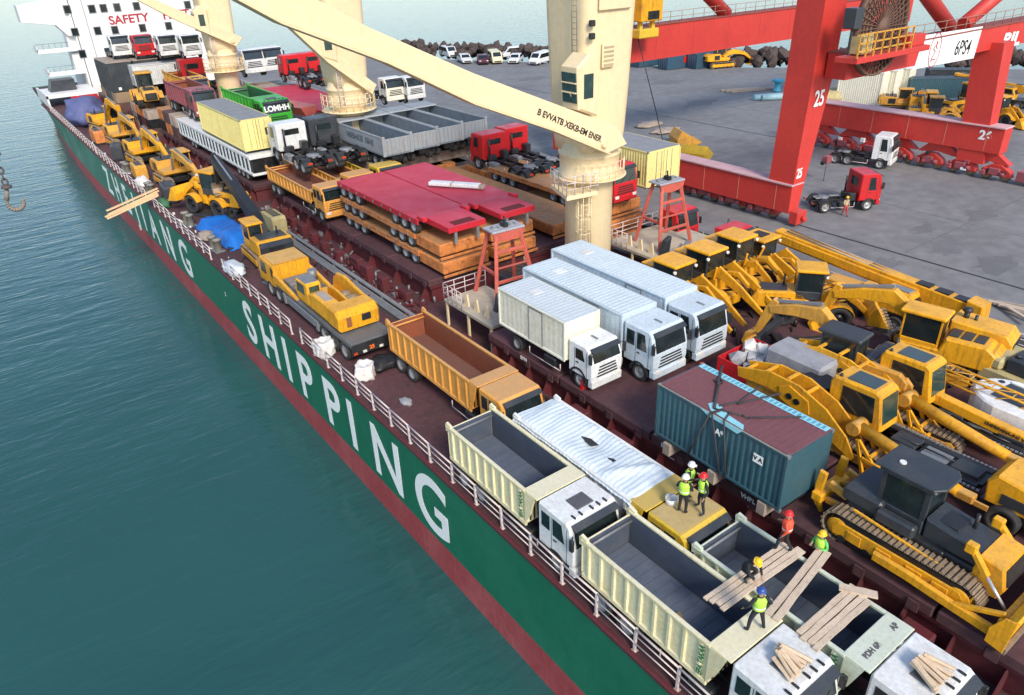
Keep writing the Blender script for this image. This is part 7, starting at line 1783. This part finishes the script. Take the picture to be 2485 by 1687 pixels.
for i in range(2):
    mb = MB(); mb.cyl((-2.4, 0, .45), (2.4, 0, .45), .45, n=18); o = mb.build('pipe_section', mat('pale_blue_pipe', (.30, .50, .58), .5)); o.location = (x-1+i*.6, y-i*1.0, -.05); o.rotation_euler = (0, 0, R_(-30)); tag(o, 'pale blue pipe lying on the quay, %s of two' % ('rear', 'front')[i], 'pipe', 'pale blue pipes')
x, y, _ = at(1790, 218, -.05)
for i in range(3): plank_obj('grey beam lying on the quay left of the gantry, %s of three' % ('rear', 'middle', 'front')[i], (x-3, y+1-i, .1), (x+3+i, y-2-i, .1), .5, .25, woodg, 'grey beams on the quay')
def qbucket(label, px_, py_, rz, s, m=yel2):
    x, y, _ = at(px_, py_, -.05); t = thing('excavator_bucket', label, 'bucket', (x, y, -.05), R_(rz)); 
    mb = MB(); mb.prism([(-1.2, 0), (.6, 0), (1.3, .35), (1.3, .45), (.4, .2), (-.7, .25), (-1.0, .8), (-.6, 1.5), (-.8, 1.55), (-1.3, .8)], -1.3, 1.3, .03); mb.build('shell', m, t)
    for sd in (-1, 1):
        mb = MB(); mb.prism([(-1.2, 0), (1.2, .35), (-.7, 1.5), (-1.25, .8)], sd*1.3, sd*1.36); mb.build('cheek', m, t)
    t.scale = (s,)*3
qbucket('yellow digger bucket lying on the quay beyond the yellow container', 1662, 350, -30, 1.2)
qbucket('second digger bucket on the quay, the one nearer the sill beam', 1690, 385, 20, 1.1, mustard)
for i, (px_, py_) in enumerate(((1575, 305), (1615, 320))):
    x, y, _ = at(px_, py_, -.05); bundle('dark scrap on the quay by the hoist cable, %s patch' % ('left', 'right')[i], (x, y, -.05), (2.2, 1.2, .3), woodg, 80+i, 'scrap_heap', 'scrap')
random.seed(51)
for i in range(6):
    a = at(2385+i*12, 730+i*6, -.05); b = at(2480+random.uniform(0, 60), 752+i*9, -.05)
    plank_obj('weathered timber in the heap at the right edge, %s' % ('first', 'second', 'third', 'fourth', 'fifth', 'sixth')[i], (a[0], a[1], .05+i*.05), (b[0], b[1], .15+i*.06), .22, .12, wood if i % 2 else woodg, 'timber heap at the right edge')
t = thing('grab_block', 'small crane block hanging on a wire near the quay tractor unit', 'hook block', at(2005, 400, 1.6))
mb = MB(); mb.box(-.4, .4, -.3, .3, .2, .9, .06); mb.build('block', maroonp, t)
mb = MB(); mb.cyl((-.8, 0, .3), (-.5, 0, .3), .2); mb.cyl((0, 0, -1.65), (0, 0, .2), .03); mb.build('stand', black, t)
# crane hook hanging at the left edge
hp = Vector((4.3, 23.0, 0)); hz = on_y(44, 510, 23.0)
hx = hz[0]
t = thing('crane_hook', 'rusty crane hook on a chain hanging at the left edge', 'hook', (hz[0], hz[1], hz[2]))
pth = [(.0+.3*math.cos(R_(a)), 0, .32+.3*math.sin(R_(a))) for a in range(20, -215, -18)]
mb = MB()
for k, (a, b) in enumerate(zip(pth[:-1], pth[1:])): mb.cyl(a, b, .05+.045*math.sin(PI*(k+1)/14), .05+.045*math.sin(PI*(k+2)/14), n=10)
mb.cyl((-.26, 0, .5), (-.12, 0, .95), .1, .07, n=10); mb.build('hook', mat('rusty_hook', (.26, .22, .18), .6, (.16, .09, .06), .6, 4.), t)
for k in range(6):
    mb = MB(); zz = 1.0+k*.24; mb.lathe([(.1+.035*math.cos(R_(a)), .035*math.sin(R_(a))) for a in range(0, 360, 60)], 'y' if k % 2 else 'x', 14, (0, 0, 0), close=True)
    mb.v = [(x-.1, y, z*1.35+zz) for x, y, z in mb.v]; mb.build('chain_link', mat('rusty_chain', (.10, .08, .07), .7), t)
mb = MB(); mb.lathe([(0, .95), (.2, .98), (.2, 1.08), (0, 1.1)], n=12, at=(-.1, 0, 0)); mb.lathe([(0, 2.3), (.22, 2.34), (.22, 2.5), (.12, 2.6), (.1, 3.8), (0, 3.9)], n=12, at=(-.1, 0, 0)); mb.cyl((-.1, 0, 3.8), (-.1, 0, 30), .05, n=6); mb.build('swivel', mat('rusty_chain', (.1, .08, .07), .7), t)
t.scale = (.62,)*3
x, y, _ = at(2265, 300, -.05); loader('second yellow wheel loader behind the gantry sill, left of the taller one', x, y, -.05, -60, yel2, None, True)
x, y, _ = at(2420, 300, -.05); loader('third yellow wheel loader behind the gantry sill, at its right end', x, y, -.05, -100, yel, None, True)
x, y, _ = at(2180, 272, -.05); excavator('yellow excavator in front of the tall ivory crates', x, y, -.05, -60, yel2, None, [(.7, 1.5), (2.2, 2.6), (4.2, 1.9), (4.6, .9)])
x, y, _ = at(2345, 250, -.05); container('dark container stacked behind the quay loaders', x+5, y+5, -.05, -50, 7, 2.5, 3.6, dgrey, dgrey, dgrey)
